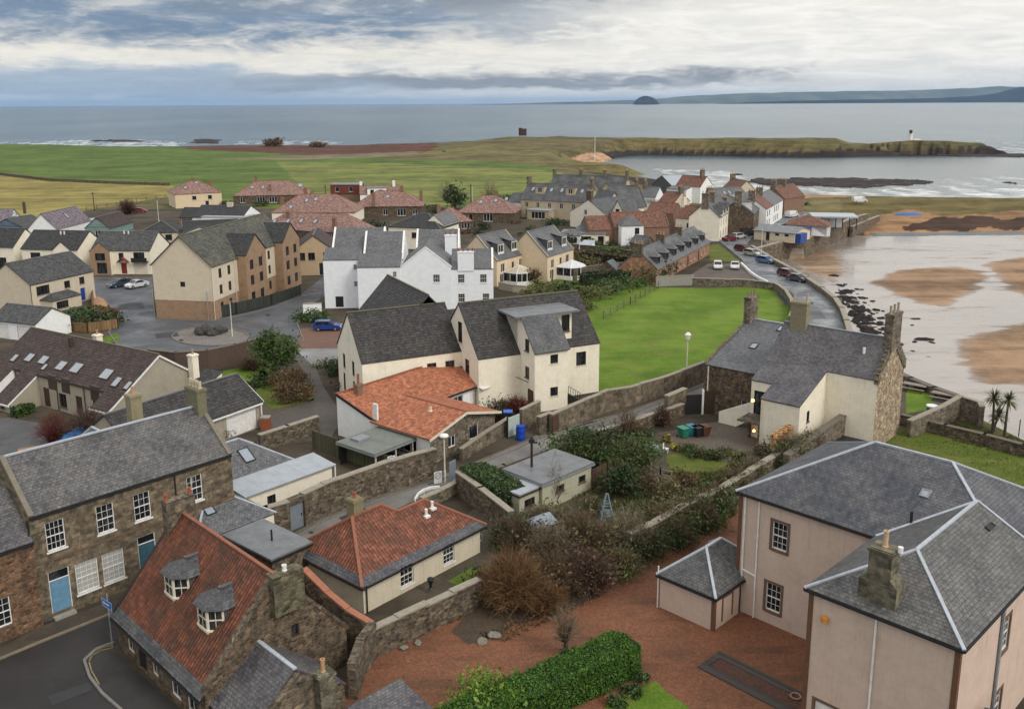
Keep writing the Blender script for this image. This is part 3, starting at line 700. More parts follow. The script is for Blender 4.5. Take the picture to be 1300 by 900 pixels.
def make_ground():
    px = np.concatenate([np.linspace(-1500, -60, 60, endpoint=False), np.arange(-60, 1361, 2.0), np.linspace(1370, 2800, 60)])
    az = np.arctan((px - 650) / (FPX * 1.0243))
    ry = np.concatenate([np.arange(166, 172, .5), np.arange(172, 206, .22), np.arange(206, 300, .55), np.arange(300, 520, 1.2), np.arange(520, 980, 6.0)])
    dist = CAM_H * FPX / (ry - 131.0)
    dist = np.concatenate([dist, [40, 30, 18, 6]])
    A, Dd = np.meshgrid(az, dist); X = np.sin(A) * Dd / np.cos(A) * .985; Y = Dd * np.cos(0 * A)
    L = inpoly(X, Y, land); dn = np.minimum.reduce([dist_line(X, Y, q) for q in natural])
    slope = np.where((Y > 500) & (X > 30), .42, np.where(Y > 500, .28, .11))
    B = inpoly(X, Y, beach)
    Z = np.where(L, np.minimum(0, -6.2 + slope * dn), -8.0); Z = np.where(B, BEACH_Z + .05 * fbm(X / 9, Y / 9), Z)
    hz = hill(X, Y); Z = np.where(L & (dn > 3), Z + hz * np.clip(dn / 14, 0, 1), Z)
    dune = np.exp(-((X - at(1220, 262).x) / 70) ** 2 - ((Y - at(1220, 262).y) / 22) ** 2); Z = np.where(L & (Y < 420) & (Y > 180), np.minimum(Z + 1.8 * dune * fbm(X / 11, Y / 11), 1.5), Z)
    far = np.clip((Y - 240) / 200, 0, 1); Z = np.where(L & (Z > -.5), Z + far * (fbm(X / 17 + .3 * fbm(Y / 9, X / 9), Y / 30) - .45) * 2.6 * np.clip(hz / 3, 0, 1) * np.where(X > 60, .5, 1), Z)
    C = np.zeros(X.shape + (4,)); nz = fbm(X / 14, Y / 14)
    C[..., 0] = .068; C[..., 1] = .055; C[..., 2] = .040
    farm = Y > 300; C[farm, 0] = .122; C[farm, 1] = .098; C[farm, 2] = .044
    t_ = np.clip((fbm(X / 31, Y / 19 + Z / 2.2) * .6 + fbm(X / 9, Y / 8 + Z / 1.1) * .4 - .42) * 6, 0, 1) * farm
    for i_, q_ in enumerate((.086, .078, .034)): C[..., i_] = C[..., i_] * (1 - t_) + q_ * t_
    shore = L & (Z < -1.6) & farm; C[shore, :3] = (.030, .024, .022)
    wetcol = np.array([.26, .205, .16]); streak = fbm(X / 9, Y / 2.2) * .7 + fbm(X / 2.6, Y / .9) * .3 - .47
    for P, col, wet, jit, dz, var in Z_PLACES:
        jx = (fbm(X / 7 + 3, Y / 7) - .47) * jit * np.maximum(Y, 40) * .5; jy = (fbm(X / 7, Y / 7 + 9) - .47) * jit * np.maximum(Y, 40) * 1.2
        k = inpoly(X + jx, Y + jy, P)
        if var < 0:
            dd = dist_line(X, Y, P + P[:1]) * np.where(inpoly(X, Y, P), 1, -1); f = np.clip(dd / 3.2 + .5 + streak * 1.5, 0, 1) * B
            for i_ in range(3): C[..., i_] = C[..., i_] * (1 - f) + col[i_] * f
            C[..., 3] = C[..., 3] * (1 - f) + wet * f; continue
        f = 1 + var * (nz[k] - .5); C[k, :3] = np.array(col) * f[:, None]; C[k, 3] = wet
    shore = L & (Z < -1.5 + np.where(X > at(1062, 190).x, 1.6, 0) + 6.0 * (fbm(X / 24, Z / 1.3 + Y / 30) * .55 + fbm(X / 5 + Y / 7, Z / .9) * .45 - .45)) & (Y > 500) & (X > 20) & (dn < 60) & ~((X > at(700, 205, 0).x) & (X < at(812, 200, 0).x) & (Y < 640)); C[shore, :3] = (.032, .026, .024)
    for q in ROCKS:
        P = gp(q, -5); n2 = fbm(X / 5, Y / 9)
        k = inpoly(X + (n2 - .5) * 14, Y + (fbm(X / 6, Y / 6 + 4) - .5) * 16, P)
        Z[k] = -5.25 + 1.3 * n2[k]; C[k, :3] = (.034, .026, .024); C[k, 3] = .3
    C[~L & ~B & (Z < -6), :3] = (.1, .1, .09)
    nr, nc = X.shape; V = np.stack([X, Y, Z], -1).reshape(-1, 3)
    i = np.arange(nr * nc).reshape(nr, nc); F = np.stack([i[:-1, :-1], i[:-1, 1:], i[1:, 1:], i[1:, :-1]], -1).reshape(-1, 4)[:, ::-1]
    me = fast_mesh('ground', V, F); a = me.color_attributes.new('zone', 'FLOAT_COLOR', 'POINT'); a.data.foreach_set('color', C.reshape(-1))
    me.polygons.foreach_set('use_smooth', np.ones(len(F), bool))
    return me
def fast_mesh(name, V, F):
    me = bpy.data.meshes.new(name); n = F.shape[1]
    me.vertices.add(len(V)); me.vertices.foreach_set('co', np.ascontiguousarray(V, np.float32).reshape(-1))
    me.loops.add(len(F) * n); me.loops.foreach_set('vertex_index', np.ascontiguousarray(F, np.int32).reshape(-1))
    me.polygons.add(len(F)); me.polygons.foreach_set('loop_start', np.arange(0, len(F) * n, n, dtype=np.int32))
    me.update(calc_edges=True); return me
def ground_mat():
    m, n, b = mk('ground_cover'); v = objc(n)
    at_ = n.new('ShaderNodeAttribute', attribute_name='zone', attribute_type='GEOMETRY'); c = at_.outputs['Color']; wet = at_.outputs['Alpha']
    big = n.noise(v, .035, 6, .65); mid = n.noise(v, .35, 5, .65); fine = n.noise(v, 3.0, 4, .6)
    rip = n.noise(n.scalev(v, (.16, .65, 1)), 1.0, 4, .65, dist=.8)
    rows = n.noise(n.scalev(v, (.012, .16, 1)), 1.0, 5, .7)
    cmb = n.m('ADD', n.m('MULTIPLY', big, .30), n.m('ADD', n.m('MULTIPLY', rows, .36), n.m('MULTIPLY', n.noise(v, .12, 7, .8), .34)))
    land_v = n.m('ADD', .58, n.m('MULTIPLY', n.ss(cmb, .40, .60), .84))
    c2 = n.vm('SCALE', c, land_v)
    # wet sheet: patches of standing water between ribs of sand
    rp2 = n.noise(n.scalev(v, (.03, .10, 1)), 1.0, 5, .65, dist=1.6)
    wb = n.m('ADD', wet, n.m('ADD', n.m('MULTIPLY', n.m('SUBTRACT', rip, .5), .75), n.m('MULTIPLY', n.m('SUBTRACT', rp2, .5), 1.5)))
    ww = n.m('MULTIPLY', n.ss(wb, .30, .80), n.ss(n.m('ADD', wet, n.m('MULTIPLY', n.m('SUBTRACT', rip, .5), .9)), .22, .62))
    n.put(b.inputs['Base Color'], n.mix(n.m('MULTIPLY', ww, .7), c2, (.20, .18, .165)))
    n.put(b.inputs['Roughness'], n.m('SUBTRACT', .92, n.m('MULTIPLY', ww, .78))); n.put(b.inputs['Specular IOR Level'], n.m('ADD', .15, n.m('MULTIPLY', ww, .85)))
    k = n.new('ShaderNodeBump'); n.put(k.inputs['Strength'], n.m('SUBTRACT', .55, n.m('MULTIPLY', ww, .50))); k.inputs['Distance'].default_value = .25
    n.put(k.inputs['Height'], n.m('ADD', mid, n.m('MULTIPLY', fine, .3))); n.t.links.new(k.outputs[0], b.inputs['Normal'])
    return m
me = make_ground(); me.materials.append(ground_mat()); tag(link('ground', me), kind='structure')
# the sea, one sheet to the horizon, with surf where it breaks
def make_sea():
    px = np.concatenate([np.linspace(-1600, -40, 40, endpoint=False), np.arange(-40, 1341, 3.0), np.linspace(1350, 3000, 40)])
    t = (px - 650) / FPX
    ry = np.concatenate([[131.62, 131.9, 132.3, 133, 134, 136, 139, 143, 148, 155, 163], np.arange(170, 262, .6), [300, 360]])
    d = (CAM_H - SEA_Z) * FPX / (ry - 131.0); T, Dd = np.meshgrid(t, d); X = T * Dd; Y = Dd.copy()
    C = np.zeros(X.shape + (4,)); nz = fbm(X / 22, Y / 40); n2 = fbm(X / 6, Y / 16)
    for P, am, th in [([(60, 179.5), (110, 177.5), (200, 178), (232, 182), (225, 187), (150, 186.5), (40, 184)], 1, .36), ([(-400, 182), (0, 178.8), (60, 180), (60, 184), (-400, 188)], 1, .46), ([(300, 179), (440, 179), (440, 183), (300, 184)], .9, .44),
        ([(860, 233), (935, 233), (985, 237.5), (1090, 241), (1180, 236), (1300, 235), (1700, 232), (1700, 252), (1300, 251), (1180, 252), (1060, 249), (930, 244)], 1, .36), ([(840, 214), (935, 218), (950, 226), (935, 235), (880, 236)], .95, .40), ([(1240, 186), (1320, 188), (1400, 194), (1320, 199), (1262, 193)], 1, .42), ([(1240, 178), (1300, 180), (1300, 186), (1280, 186)], .8, .5), ([(1185, 226), (1320, 222), (1320, 232), (1190, 234)], .7, .50), ([(740, 207), (800, 214), (830, 220), (800, 216), (760, 212)], .8, .5)]:
        P = gp(P, -5); k = inpoly(X + (nz - .5) * 26, Y + (n2 - .5) * 26, P); C[k, 0] = np.maximum(C[k, 0], am * np.clip((n2[k] - th - .03) * 6, 0, 1))
    bay = inpoly(X, Y, gp([(730, 203), (1500, 200), (1500, 250), (1180, 252), (900, 240), (760, 216)], -5)); C[bay, 1] = 1
    C[..., 3] = 1
    nr, nc = X.shape; V = np.stack([X, Y, np.full(X.shape, SEA_Z)], -1).reshape(-1, 3)
    i = np.arange(nr * nc).reshape(nr, nc); F = np.stack([i[:-1, :-1], i[:-1, 1:], i[1:, 1:], i[1:, :-1]], -1).reshape(-1, 4)[:, ::-1]
    me = fast_mesh('sea', V, F); a = me.color_attributes.new('surf', 'FLOAT_COLOR', 'POINT'); a.data.foreach_set('color', C.reshape(-1)); return me
def sea_mat():
    m, n, b = mk('sea_water'); v = objc(n); a = n.new('ShaderNodeAttribute', attribute_name='surf', attribute_type='GEOMETRY'); fo, bay, _ = n.sep(a.outputs['Color'])
    big = n.noise(n.scalev(v, (.0022, .0009, 1)), 1.0, 5, .6); mid = n.noise(n.scalev(v, (.02, .012, 1)), 1.0, 5, .65)
    wv = n.noise(n.scalev(v, (.10, .22, 1)), 1.0, 6, .65); fine = n.noise(v, 1.1, 3, .6)
    c = n.mix(n.ss(n.m('ADD', n.m('MULTIPLY', big, .6), n.m('MULTIPLY', mid, .4)), .38, .62), (.026, .060, .085), (.075, .125, .150))
    c = n.mix(n.m('MULTIPLY', bay, .5), c, (.20, .21, .20))
    fo = n.m('MULTIPLY', fo, n.ss(n.noise(n.scalev(v, (.07, .30, 1)), 1.0, 7, .74, dist=1.2), .42, .60)); c = n.mix(n.m('MULTIPLY', fo, .95), c, (.80, .80, .78))
    n.put(b.inputs['Base Color'], c); n.put(b.inputs['Roughness'], n.m('ADD', .22, n.m('MULTIPLY', fo, .6))); b.inputs['IOR'].default_value = 1.33; b.inputs['Specular IOR Level'].default_value = .26
    k = n.new('ShaderNodeBump'); n.put(k.inputs['Strength'], n.m('SUBTRACT', 1.0, n.m('MULTIPLY', bay, .5))); k.inputs['Distance'].default_value = .9
    n.put(k.inputs['Height'], n.m('ADD', wv, n.m('MULTIPLY', mid, 1.2))); n.t.links.new(k.outputs[0], b.inputs['Normal']); return m
me = make_sea(); me.materials.append(sea_mat()); tag(link('sea', me), kind='structure')
# far shore across the firth: low hills, the conical hill and the island rock
def ridge_land(name, prof, dist, depth, mat, base=-6, n=160, rough=6.0, seed=0):
    """a rounded range of hills: prof lists (picture x, height above the sea)"""
    xs = np.array([p[0] for p in prof], float); hs = np.array([p[1] for p in prof], float)
    u = np.linspace(xs[0], xs[-1], n); hh = np.interp(u, xs, hs); K = np.linspace(-1, 1, 17)
    X = np.zeros((17, n)); Y = X.copy(); Z = X.copy()
    for j, k in enumerate(K):
        d = dist + k * depth; X[j] = (u - 650) / FPX * dist; Y[j] = d
        Z[j] = SEA_Z - 2 + (hh + 2) * math.cos(k * PI / 2) ** .7 * (1 + .16 * (fbm(u / 9 + seed, u * 0 + j * .7 + seed) - .5)) * (1 if abs(k) < .999 else 0)
    V = np.stack([X, Y, Z], -1).reshape(-1, 3); i = np.arange(17 * n).reshape(17, n)
    F = np.stack([i[:-1, :-1], i[:-1, 1:], i[1:, 1:], i[1:, :-1]], -1).reshape(-1, 4)
    me = fast_mesh(name, V, F); me.materials.append(mat); me.polygons.foreach_set('use_smooth', np.ones(len(F), bool)); return tag(link(name, me), kind='structure')
def far_mat(name, a, b2, sc):
    m, n, b = mk(name); v = objc(n); n.put(b.inputs['Base Color'], n.mix(n.ss(n.noise(n.scalev(v, (sc, sc * .6, sc)), 1.0, 5, .6), .4, .62), a, b2)); b.inputs['Roughness'].default_value = 1; b.inputs['Specular IOR Level'].default_value = 0; return m
FARM = far_mat('far_moorland', (.075, .095, .085), (.13, .145, .125), .0013); WOOD = far_mat('far_woodland', (.010, .014, .016), (.020, .026, .024), .004); CRAG = far_mat('far_crag', (.010, .013, .016), (.025, .028, .030), .012)
K1 = 21000 / FPX
ridge_land('distant_hills', [(600, 0), (700, 46), (760, 66), (830, 106), (870, 168), (940, 222), (1030, 246), (1130, 256), (1200, 290), (1250, 330), (1300, 330), (1400, 325), (1700, 320), (2200, 200)], 21000, 1500, FARM, seed=3)
ridge_land('distant_coast', [(905, 0), (950, 26), (1000, 48), (1060, 60), (1120, 66), (1180, 82), (1230, 120), (1255, 165), (1268, 225), (1280, 268), (1288, 268), (1300, 215), (1330, 150), (1420, 90), (1600, 70), (2200, 40)], 17000, 500, WOOD, seed=8)
ridge_land('island_rock', [(803.5, 0), (804.5, 56), (808, 104), (812, 128), (816, 138), (821, 130), (826, 110), (830.5, 62), (832, 0)], 15500, 220, CRAG, n=60, seed=1)
# the air: thin haze that only tells over kilometres
hm = bpy.data.materials.new('haze_air'); hm.use_nodes = True; ht = hm.node_tree; ht.nodes.clear(); hn = N(ht)
pv = hn.new('ShaderNodeVolumePrincipled'); pv.inputs['Color'].default_value = (.45, .68, 1.0, 1); pv.inputs['Density'].default_value = 2.1e-5; pv.inputs['Anisotropy'].default_value = .2
ht.links.new(pv.outputs[0], hn.new('ShaderNodeOutputMaterial').inputs['Volume'])
hz_ = MB().box(-60000, 60000, -1500, 90000, -10, 395); tag(hz_.build('haze', hm), kind='stuff')
# ---------------------------------------------------------------- ground sheets
def sheet(name, pts, mat, lvl=1, z=0.0, rag=0.0, step=.9, holes=()):
    P = [at(x, y, z) for x, y in pts]
    if rag:
        Q = []
        for i, p in enumerate(P):
            q = P[(i + 1) % len(P)]; k = max(1, int((q - p).length / step))
            for j in range(k): Q.append(p.lerp(q, j / k) + Vector((random.uniform(-rag, rag), random.uniform(-rag, rag), 0)) * (1 if j else .3))
        P = Q
    mb = MB(); mb.face_holes([(p.x, p.y) for p in P], [], lambda a, b: (a, b, z + .004 * lvl))
    return tag(mb.build(name, mat), kind='structure')
@memo
def asphalt(name, col=(.050, .050, .054), wet=.5, patch=.3):
    m, n, b = mk(name); v = objc(n); k = n.noise(v, .16, 6, .65); f = n.noise(v, 9, 3, .6); s = n.noise(n.scalev(v, (.5, .08, 1)), 1, 4, .6)
    c = n.mix(n.ss(k, .35, .7), col, tuple(q * (1 + patch * 2.4) for q in col)); c = n.mix(n.m('MULTIPLY', n.ss(f, .45, .7), .3), c, tuple(q * .5 for q in col))
    n.put(b.inputs['Base Color'], c); n.put(b.inputs['Roughness'], n.m('SUBTRACT', .85, n.m('MULTIPLY', n.ss(n.noise(v, .22, 5, .6), .40, .66), wet))); bump(n, b, f, .25, .01); return m
@memo
def grass_mat(name, a=(.055, .105, .016), b2=(.10, .15, .03), s=.16, dead=.15):
    m, n, b = mk(name); v = objc(n); k = n.noise(v, s, 6, .7); f = n.noise(v, 5.5, 5, .7)
    c = n.mix(n.ss(k, .38, .62), a, b2); c = n.mix(n.m('MULTIPLY', n.ss(f, .40, .66), .5), c, tuple(q * .45 for q in a)); c = n.vm('SCALE', c, n.m('ADD', .66, n.m('MULTIPLY', n.noise(n.scalev(v, (.10, .45, 1)), 1.0, 6, .75), .68)))
    c = n.mix(n.m('MULTIPLY', n.ss(n.noise(v, .22, 6, .78), .48, .66), dead), c, (.17, .14, .05))
    n.put(b.inputs['Base Color'], c); b.inputs['Roughness'].default_value = .95; b.inputs['Specular IOR Level'].default_value = .15; bump(n, b, f, 1.0, .08); return m
@memo
def gravel(name, a=(.16, .062, .036), b2=(.27, .13, .085), s=26.0, dirt=.5, dcol=(.07, .04, .028)):
    m, n, b = mk(name); v = objc(n); vo = n.new('ShaderNodeTexVoronoi'); n.put(vo.inputs['Vector'], v); vo.inputs['Scale'].default_value = s / 2
    r, g, _ = n.sep(vo.outputs['Color']); c = n.mix(r, a, b2); k = n.noise(v, .22, 6, .7)
    trk = n.noise(n.scalev(v, (.22, 1.1, 1)), .6, 4, .6); c = n.mix(n.m('MULTIPLY', n.ss(k, .46, .70), dirt), c, dcol); c = n.mix(n.m('MULTIPLY', n.ss(trk, .50, .68), dirt * .7), c, tuple(q * .7 for q in dcol)); c = n.mix(n.m('MULTIPLY', n.ss(n.noise(v, 3.2, 5, .7), .42, .7), .42), c, tuple(q * .45 for q in a))
    n.put(b.inputs['Base Color'], c); b.inputs['Roughness'].default_value = .9; bump(n, b, n.m('ADD', vo.outputs['Distance'], n.noise(v, 8, 3, .6)), .6, .03); return m
@memo
def paving(name, c1=(.10, .085, .07), c2=(.065, .055, .047), wd=.25, ht=.13):
    m, n, b = mk(name); v = uvs(n); bc, mo = brick(n, v, wd, ht, .012)
    c = n.mix(n.m('MULTIPLY', mo, .6), n.mix(bc, c2, c1), (.03, .028, .025)); c = n.mix(n.m('MULTIPLY', n.ss(n.noise(v, .3, 5, .65), .42, .7), .45), c, tuple(q * .55 for q in c2))
    n.put(b.inputs['Base Color'], c); n.put(b.inputs['Roughness'], n.m('SUBTRACT', .85, n.m('MULTIPLY', n.ss(n.noise(v, .3, 4, .6), .45, .7), .35))); return m
ASPH = asphalt('street_asphalt', (.020, .018, .018), .30, .25); LANE = asphalt('lane_asphalt', (.115, .108, .100), .5, .35); WETROAD = asphalt('wet_road', (.10, .105, .112), .62, .35); ESTATE = asphalt('estate_asphalt', (.060, .062, .070), .55, .3)
LAWN = grass_mat('lawn', (.085, .155, .015), (.150, .225, .030), .09, .45); LAWN2 = grass_mat('garden_lawn', (.085, .115, .02), (.135, .15, .035), .3, .35)
REDG = gravel('red_gravel', (.135, .047, .020), (.225, .096, .048), 26.0, .65, (.065, .036, .020)); BRNG = gravel('brown_gravel', (.085, .066, .052), (.135, .11, .09), 24, .5, (.05, .04, .03)); GRYG = gravel('grey_gravel', (.13, .12, .105), (.22, .205, .185), 20, .4)
sheet('garden_ground', [(500, 720), (610, 640), (760, 560), (900, 540), (1010, 560), (980, 640), (840, 700), (640, 770)], gravel('garden_soil', (.055, .042, .028), (.095, .075, .05), 18, .6, (.04, .045, .02)), 1, rag=.1)
sheet('street', [(-160, 930), (-140, 892), (0, 837), (143, 779), (215, 742), (300, 700), (340, 686), (330, 712), (235, 752), (146, 812), (118, 822), (105, 838), (112, 860), (128, 880), (151, 900), (230, 990), (-60, 1100)], ASPH, 1)
sheet('pavement', [(118, 823), (105, 838), (112, 860), (128, 880), (151, 900), (230, 990), (330, 990), (260, 930), (148, 828)], paving('wet_pavement', (.036, .033, .031), (.024, .022, .021), .9, .6), 3)
sheet('house_pavement', [(-160, 930), (-145, 880), (0, 822), (50, 796), (143, 762), (215, 725), (300, 686), (310, 694), (215, 740), (143, 779), (0, 837), (-140, 893)], paving('old_flags', (.075, .058, .042), (.05, .038, .028), 1.0, .7), 3)
sheet('lane', [(292, 724), (330, 690), (374, 676), (413, 654), (496, 623), (551, 607), (640, 571), (684, 551), (797, 522), (891, 487), (930, 462), (985, 425), (1010, 412), (1022, 424), (960, 462), (905, 500), (806, 533), (751, 550), (699, 569), (640, 591), (580, 611), (530, 634), (455, 668), (400, 700), (340, 735), (300, 745)], LANE, 2)
sheet('lane_pavement', [(374, 676), (413, 654), (496, 623), (551, 607), (640, 571), (684, 551), (797, 522), (892, 486), (893, 490), (798, 527), (686, 556), (641, 576), (553, 612), (498, 629), (415, 660), (377, 682)], paving('lane_flags', (.15, .13, .105), (.11, .095, .078), .9, .6), 3)
sheet('harbour_road', [(899, 307), (914, 307), (942, 330), (953, 348), (973, 358.5), (996, 374), (1013, 402), (1022, 424), (1080, 426), (1074, 408), (1068, 393), (1058, 381), (1042, 367), (1022, 354), (1002, 342), (981, 331), (958, 319), (948, 310), (958, 297), (1000, 283), (1030, 270), (1018, 268), (985, 279), (940, 293), (915, 302)], WETROAD, 2)
sheet('car_park', [(878, 348), (899, 335), (940, 335), (953, 348), (968, 362), (930, 358), (881, 353)], BRNG, 3)
sheet('roadside_grass', [(897, 312), (902, 331), (940, 333), (925, 320), (912, 310)], LAWN2, 3, rag=.2)
sheet('playing_field', [(740, 380), (808, 364), (835, 365), (900, 366), (983, 363), (1001, 379), (1007, 399), (1003, 412), (960, 425), (925, 450), (893, 482), (845, 500), (800, 513), (771, 521), (730, 536), (705, 546), (740, 512), (760, 500), (752, 440)], LAWN, 3)
sheet('red_gravel_drive', [(430, 872), (470, 835), (540, 800), (620, 760), (700, 752), (800, 712), (870, 676), (930, 640), (1020, 660), (1060, 800), (1075, 990), (400, 990)], REDG, 2, rag=.12)
sheet('planting_bed', [(572, 802), (590, 780), (612, 752), (645, 765), (700, 752), (760, 748), (760, 758), (700, 782), (655, 792), (628, 808), (594, 818)], gravel('bed_soil', (.050, .032, .020), (.085, .058, .036), 20, .5, (.02, .016, .01)), 5, rag=.15)
sheet('garden_path', [(758, 668), (772, 648), (800, 640), (825, 650), (818, 668), (795, 682), (770, 684)], GRYG, 5, rag=.15)
sheet('back_lawn', [(1040, 612), (1152, 540), (1310, 578), (1500, 640), (1500, 800), (1200, 700)], LAWN2, 2)
sheet('front_lawn', [(770, 935), (768, 900), (795, 880), (832, 864), (882, 905), (900, 960), (820, 990)], LAWN, 4, rag=.1)
sheet('estate_road', [(60, 352), (193, 352), (197, 405), (268, 407), (330, 393), (382, 374), (410, 352), (440, 352), (400, 385), (377, 410), (386, 434), (330, 432), (270, 443), (190, 448), (150, 440), (138, 422), (152, 405), (133, 380), (100, 368)], ESTATE, 2)
sheet('block_paved_drive', [(372, 452), (378, 440), (392, 446), (400, 464), (410, 490), (436, 530), (420, 556), (325, 570), (330, 540), (345, 528), (398, 506), (396, 486), (385, 470)], paving('drive_blocks'), 3)
sheet('red_paving', [(382, 417), (440, 415), (440, 442), (374, 443)], paving('red_blocks', (.19, .095, .06), (.13, .065, .045)), 4)
sheet('pale_apron', [(374, 443), (440, 442), (440, 464), (398, 465)], asphalt('pale_concrete', (.17, .165, .16), .5, .3), 4)
sheet('island_bed', [(267 + 48 * math.cos(a), 427.5 + 11.5 * math.sin(a)) for a in np.linspace(0, 2 * PI, 40, endpoint=False)], GRYG, 4)
sheet('sandy_patch', [(119, 375), (133, 380), (137, 386), (133, 399), (119, 399)], gravel('orange_grit', (.33, .19, .10), (.42, .26, .15), 18, .2), 4)
sheet('yard', [(-60, 540), (10, 530), (66, 540), (130, 566), (120, 620), (-60, 640)], asphalt('yard_asphalt', (.055, .053, .055), .5, .3), 2)
sheet('verge_grass', [(262, 475), (330, 462), (345, 470), (335, 483), (270, 490)], LAWN, 3, rag=.1)
sheet('island_grass', [(330, 470), (396, 490), (398, 508), (345, 520), (325, 505)], LAWN2, 3, rag=.1)
sheet('front_verge', [(128, 430), (150, 423), (152, 432), (136, 438)], LAWN, 4)
sheet('courtyard', [(838, 560), (880, 540), (940, 530), (1000, 558), (985, 590), (930, 585), (880, 566)], BRNG, 3, rag=.1)
sheet('cottage_lawn', [(845, 578), (872, 574), (905, 580), (935, 592), (945, 606), (900, 622), (870, 612), (850, 598)], LAWN2, 4, rag=.12)
sheet('bungalow_grass', [(568, 738), (600, 720), (615, 726), (590, 745)], LAWN, 3, rag=.1)
sheet('seaside_grass', [(1150, 500), (1156, 487), (1186, 500), (1180, 520), (1150, 525)], LAWN, 3)
sheet('seaside_terrace', [(1156, 487), (1160, 481), (1243, 511), (1243, 534), (1180, 512)], BRNG, 2)
sheet('slipway', [(1160, 540), (1243, 531), (1270, 544), (1300, 559), (1420, 610), (1400, 625), (1300, 578)], grass_mat('rough_grass', (.075, .085, .025), (.12, .11, .045), .4, .5), 1)
sheet('garden_strip', [(740, 378), (700, 372), (640, 370), (735, 340), (835, 352), (835, 364), (808, 364)], LAWN2, 2, rag=.3)
# ---------------------------------------------------------------- near buildings
S_OLD = slate('old_slate', (0.053, 0.051, 0.053), .42, .30, .35); S_BLUE = slate('blue_slate', (0.036, 0.038, 0.051), .10, .30); S_PURP = slate('purple_slate', (0.050, 0.046, 0.055), .30, .28, .2); S_DARK = slate('dark_slate', (0.040, 0.042, 0.048), .22, .26)
S_GREY = slate('grey_slate', (0.083, 0.086, 0.095), .18, .26); S_LICH = slate('lichen_slate', (0.055, 0.055, 0.052), .55, .28, .3)
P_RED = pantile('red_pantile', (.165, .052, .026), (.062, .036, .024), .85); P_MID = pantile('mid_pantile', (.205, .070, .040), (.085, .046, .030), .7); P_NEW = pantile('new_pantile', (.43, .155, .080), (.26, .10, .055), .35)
T_DARK = rooftile('dark_tile', (0.037, 0.034, 0.034), .22); T_BRN = rooftile('brown_tile', (0.046, 0.029, 0.025), .15); T_GRN = rooftile('mossy_tile', (0.053, 0.050, 0.043), .55)
ASH = ashlar('brown_ashlar', (.225, .175, .115), (.090, .074, .055), dirt=.5); RUB = rubble('brown_rubble', (.150, .104, .064), (.062, .046, .034), (.15, .13, .10), .29); RUBD = rubble('dark_rubble', (.175, .135, .09), (.068, .055, .042), (.13, .12, .095), .32, .6); RUBP = rubble('pale_rubble', (.42, .32, .22), (.22, .16, .11), (.36, .31, .24), .32, .2); RUBG = rubble('grey_rubble', (.20, .165, .12), (.10, .082, .06), (.2, .18, .15), .34, .45)
RUBR = rubble('red_rubble', (.21, .115, .065), (.095, .055, .035), (.15, .12, .09), .34, .5)
CREAM = render_wall('cream_render', (.80, .74, .61), .22); CREAM2 = render_wall('stained_cream_render', (.62, .55, .42), .36); PINK = render_wall('pink_harl', (.56, .435, .355), .30, (.28, .20, .155)); BEIGE = render_wall('beige_harl', (.60, .52, .40), .16); WHITER = render_wall('white_render', (.80, .81, .80), .12, (.34, .34, .32)); GREYR = render_wall('grey_harl', (.36, .32, .255), .45); OCHRE = render_wall('ochre_render', (.66, .53, .37), .15); TAN = render_wall('tan_render', (.47, .35, .225), .2)
BRK = brickwall('brown_brick'); BRKP = brickwall('pale_brick', (.36, .22, .12), (.27, .155, .085)); BRKD = brickwall('dark_brick', (.105, .058, .042), (.06, .035, .028), (.09, .075, .06))
FLAT = flatroof('grey_felt'); ZINC = flatroof('zinc_sheet', (.33, .36, .39), .4, (.22, .24, .26), 2.0); FELTG = flatroof('green_felt', (.16, .17, .15), .6, (.09, .10, .07), 3)
RIDGE_R = plain('ridge_clay', (.24, .095, .055), .8); RIDGE_G = plain('ridge_grey', (.15, .15, .15), .8); RIDGE_B = plain('ridge_moss', (.13, .12, .075), .9)
GUT = BLACK_P
# --- two storey stone house on the street
h = House('stone_house', 'two-storey brown stone house with pale blue front door at the street corner', 'house', (36, 658), (293, 577), 7.4); L = h.L
h.surround = None; h.sill = WHITE_P
h.block(0, L, 0, 7.6, 7.4, 'gx', 2.95, ASH, S_OLD, {'front': [(1.5, 4.7, 1.2, 2.0, 'sash42:w'), (4.8, 4.7, 1.2, 2.0, 'sash32:w'), (7.4, 4.7, 1.2, 2.0, 'sash32:w'), (11.4, 4.7, 1.2, 2.0, 'sash32:wb'),
    (1.4, .35, 1.35, 2.95, 'door:uf'), (3.2, 1.0, 1.5, 2.2, 'sash43:wn'), (5.0, 1.0, 1.5, 2.2, 'sash43:wn'), (7.45, .9, 1.3, 2.6, 'door:tf')]}, over=(.12, .0), ridge=LEADLIGHT, gutter=GUT)
SKEW = plain('weathered_skew', (.17, .15, .115), .9)
h.skews(0, L, 0, 7.6, 7.4, 2.95, SKEW, 'a'); h.skews(0, L, 0, 7.6, 7.4, 2.95, SKEW, 'b')
h.chimney(L - .35, 3.8, 9.4, 12.0, .75, 1.7, plain('mossy_chimney', (.16, .15, .09), .95), 4, plain('buff_pot', (.50, .42, .30), .8), 'y')
h.chimney(L - 3.0, 8.6, 7.0, 11.1, .9, .9, plain('lichen_chimney', (.25, .22, .135), .95), 1, POT)
h.block(L - 7.5, L - 3.4, 7.6, 13, 6.0, 'hipy', 2.3, GREYR, S_GREY, over=(.12, 0), ridge=LEADLIGHT, skip='front', hipend='b')
MB().box(.7, 2.1, -.45, -.003, 0, .17).build('doorstep', CONC, h.o); MB().box(6.8, 8.1, -.4, -.003, 0, .17).build('doorstep', CONC, h.o)
MB().box(-.02, L + .02, -.05, -.004, 4.05, 4.2).build('string_course', STONE_TRIM, h.o)
h.pipe(-.12, -.08, 0, 7.3); h.pipe(9.9, -.07, 0, 7.3)
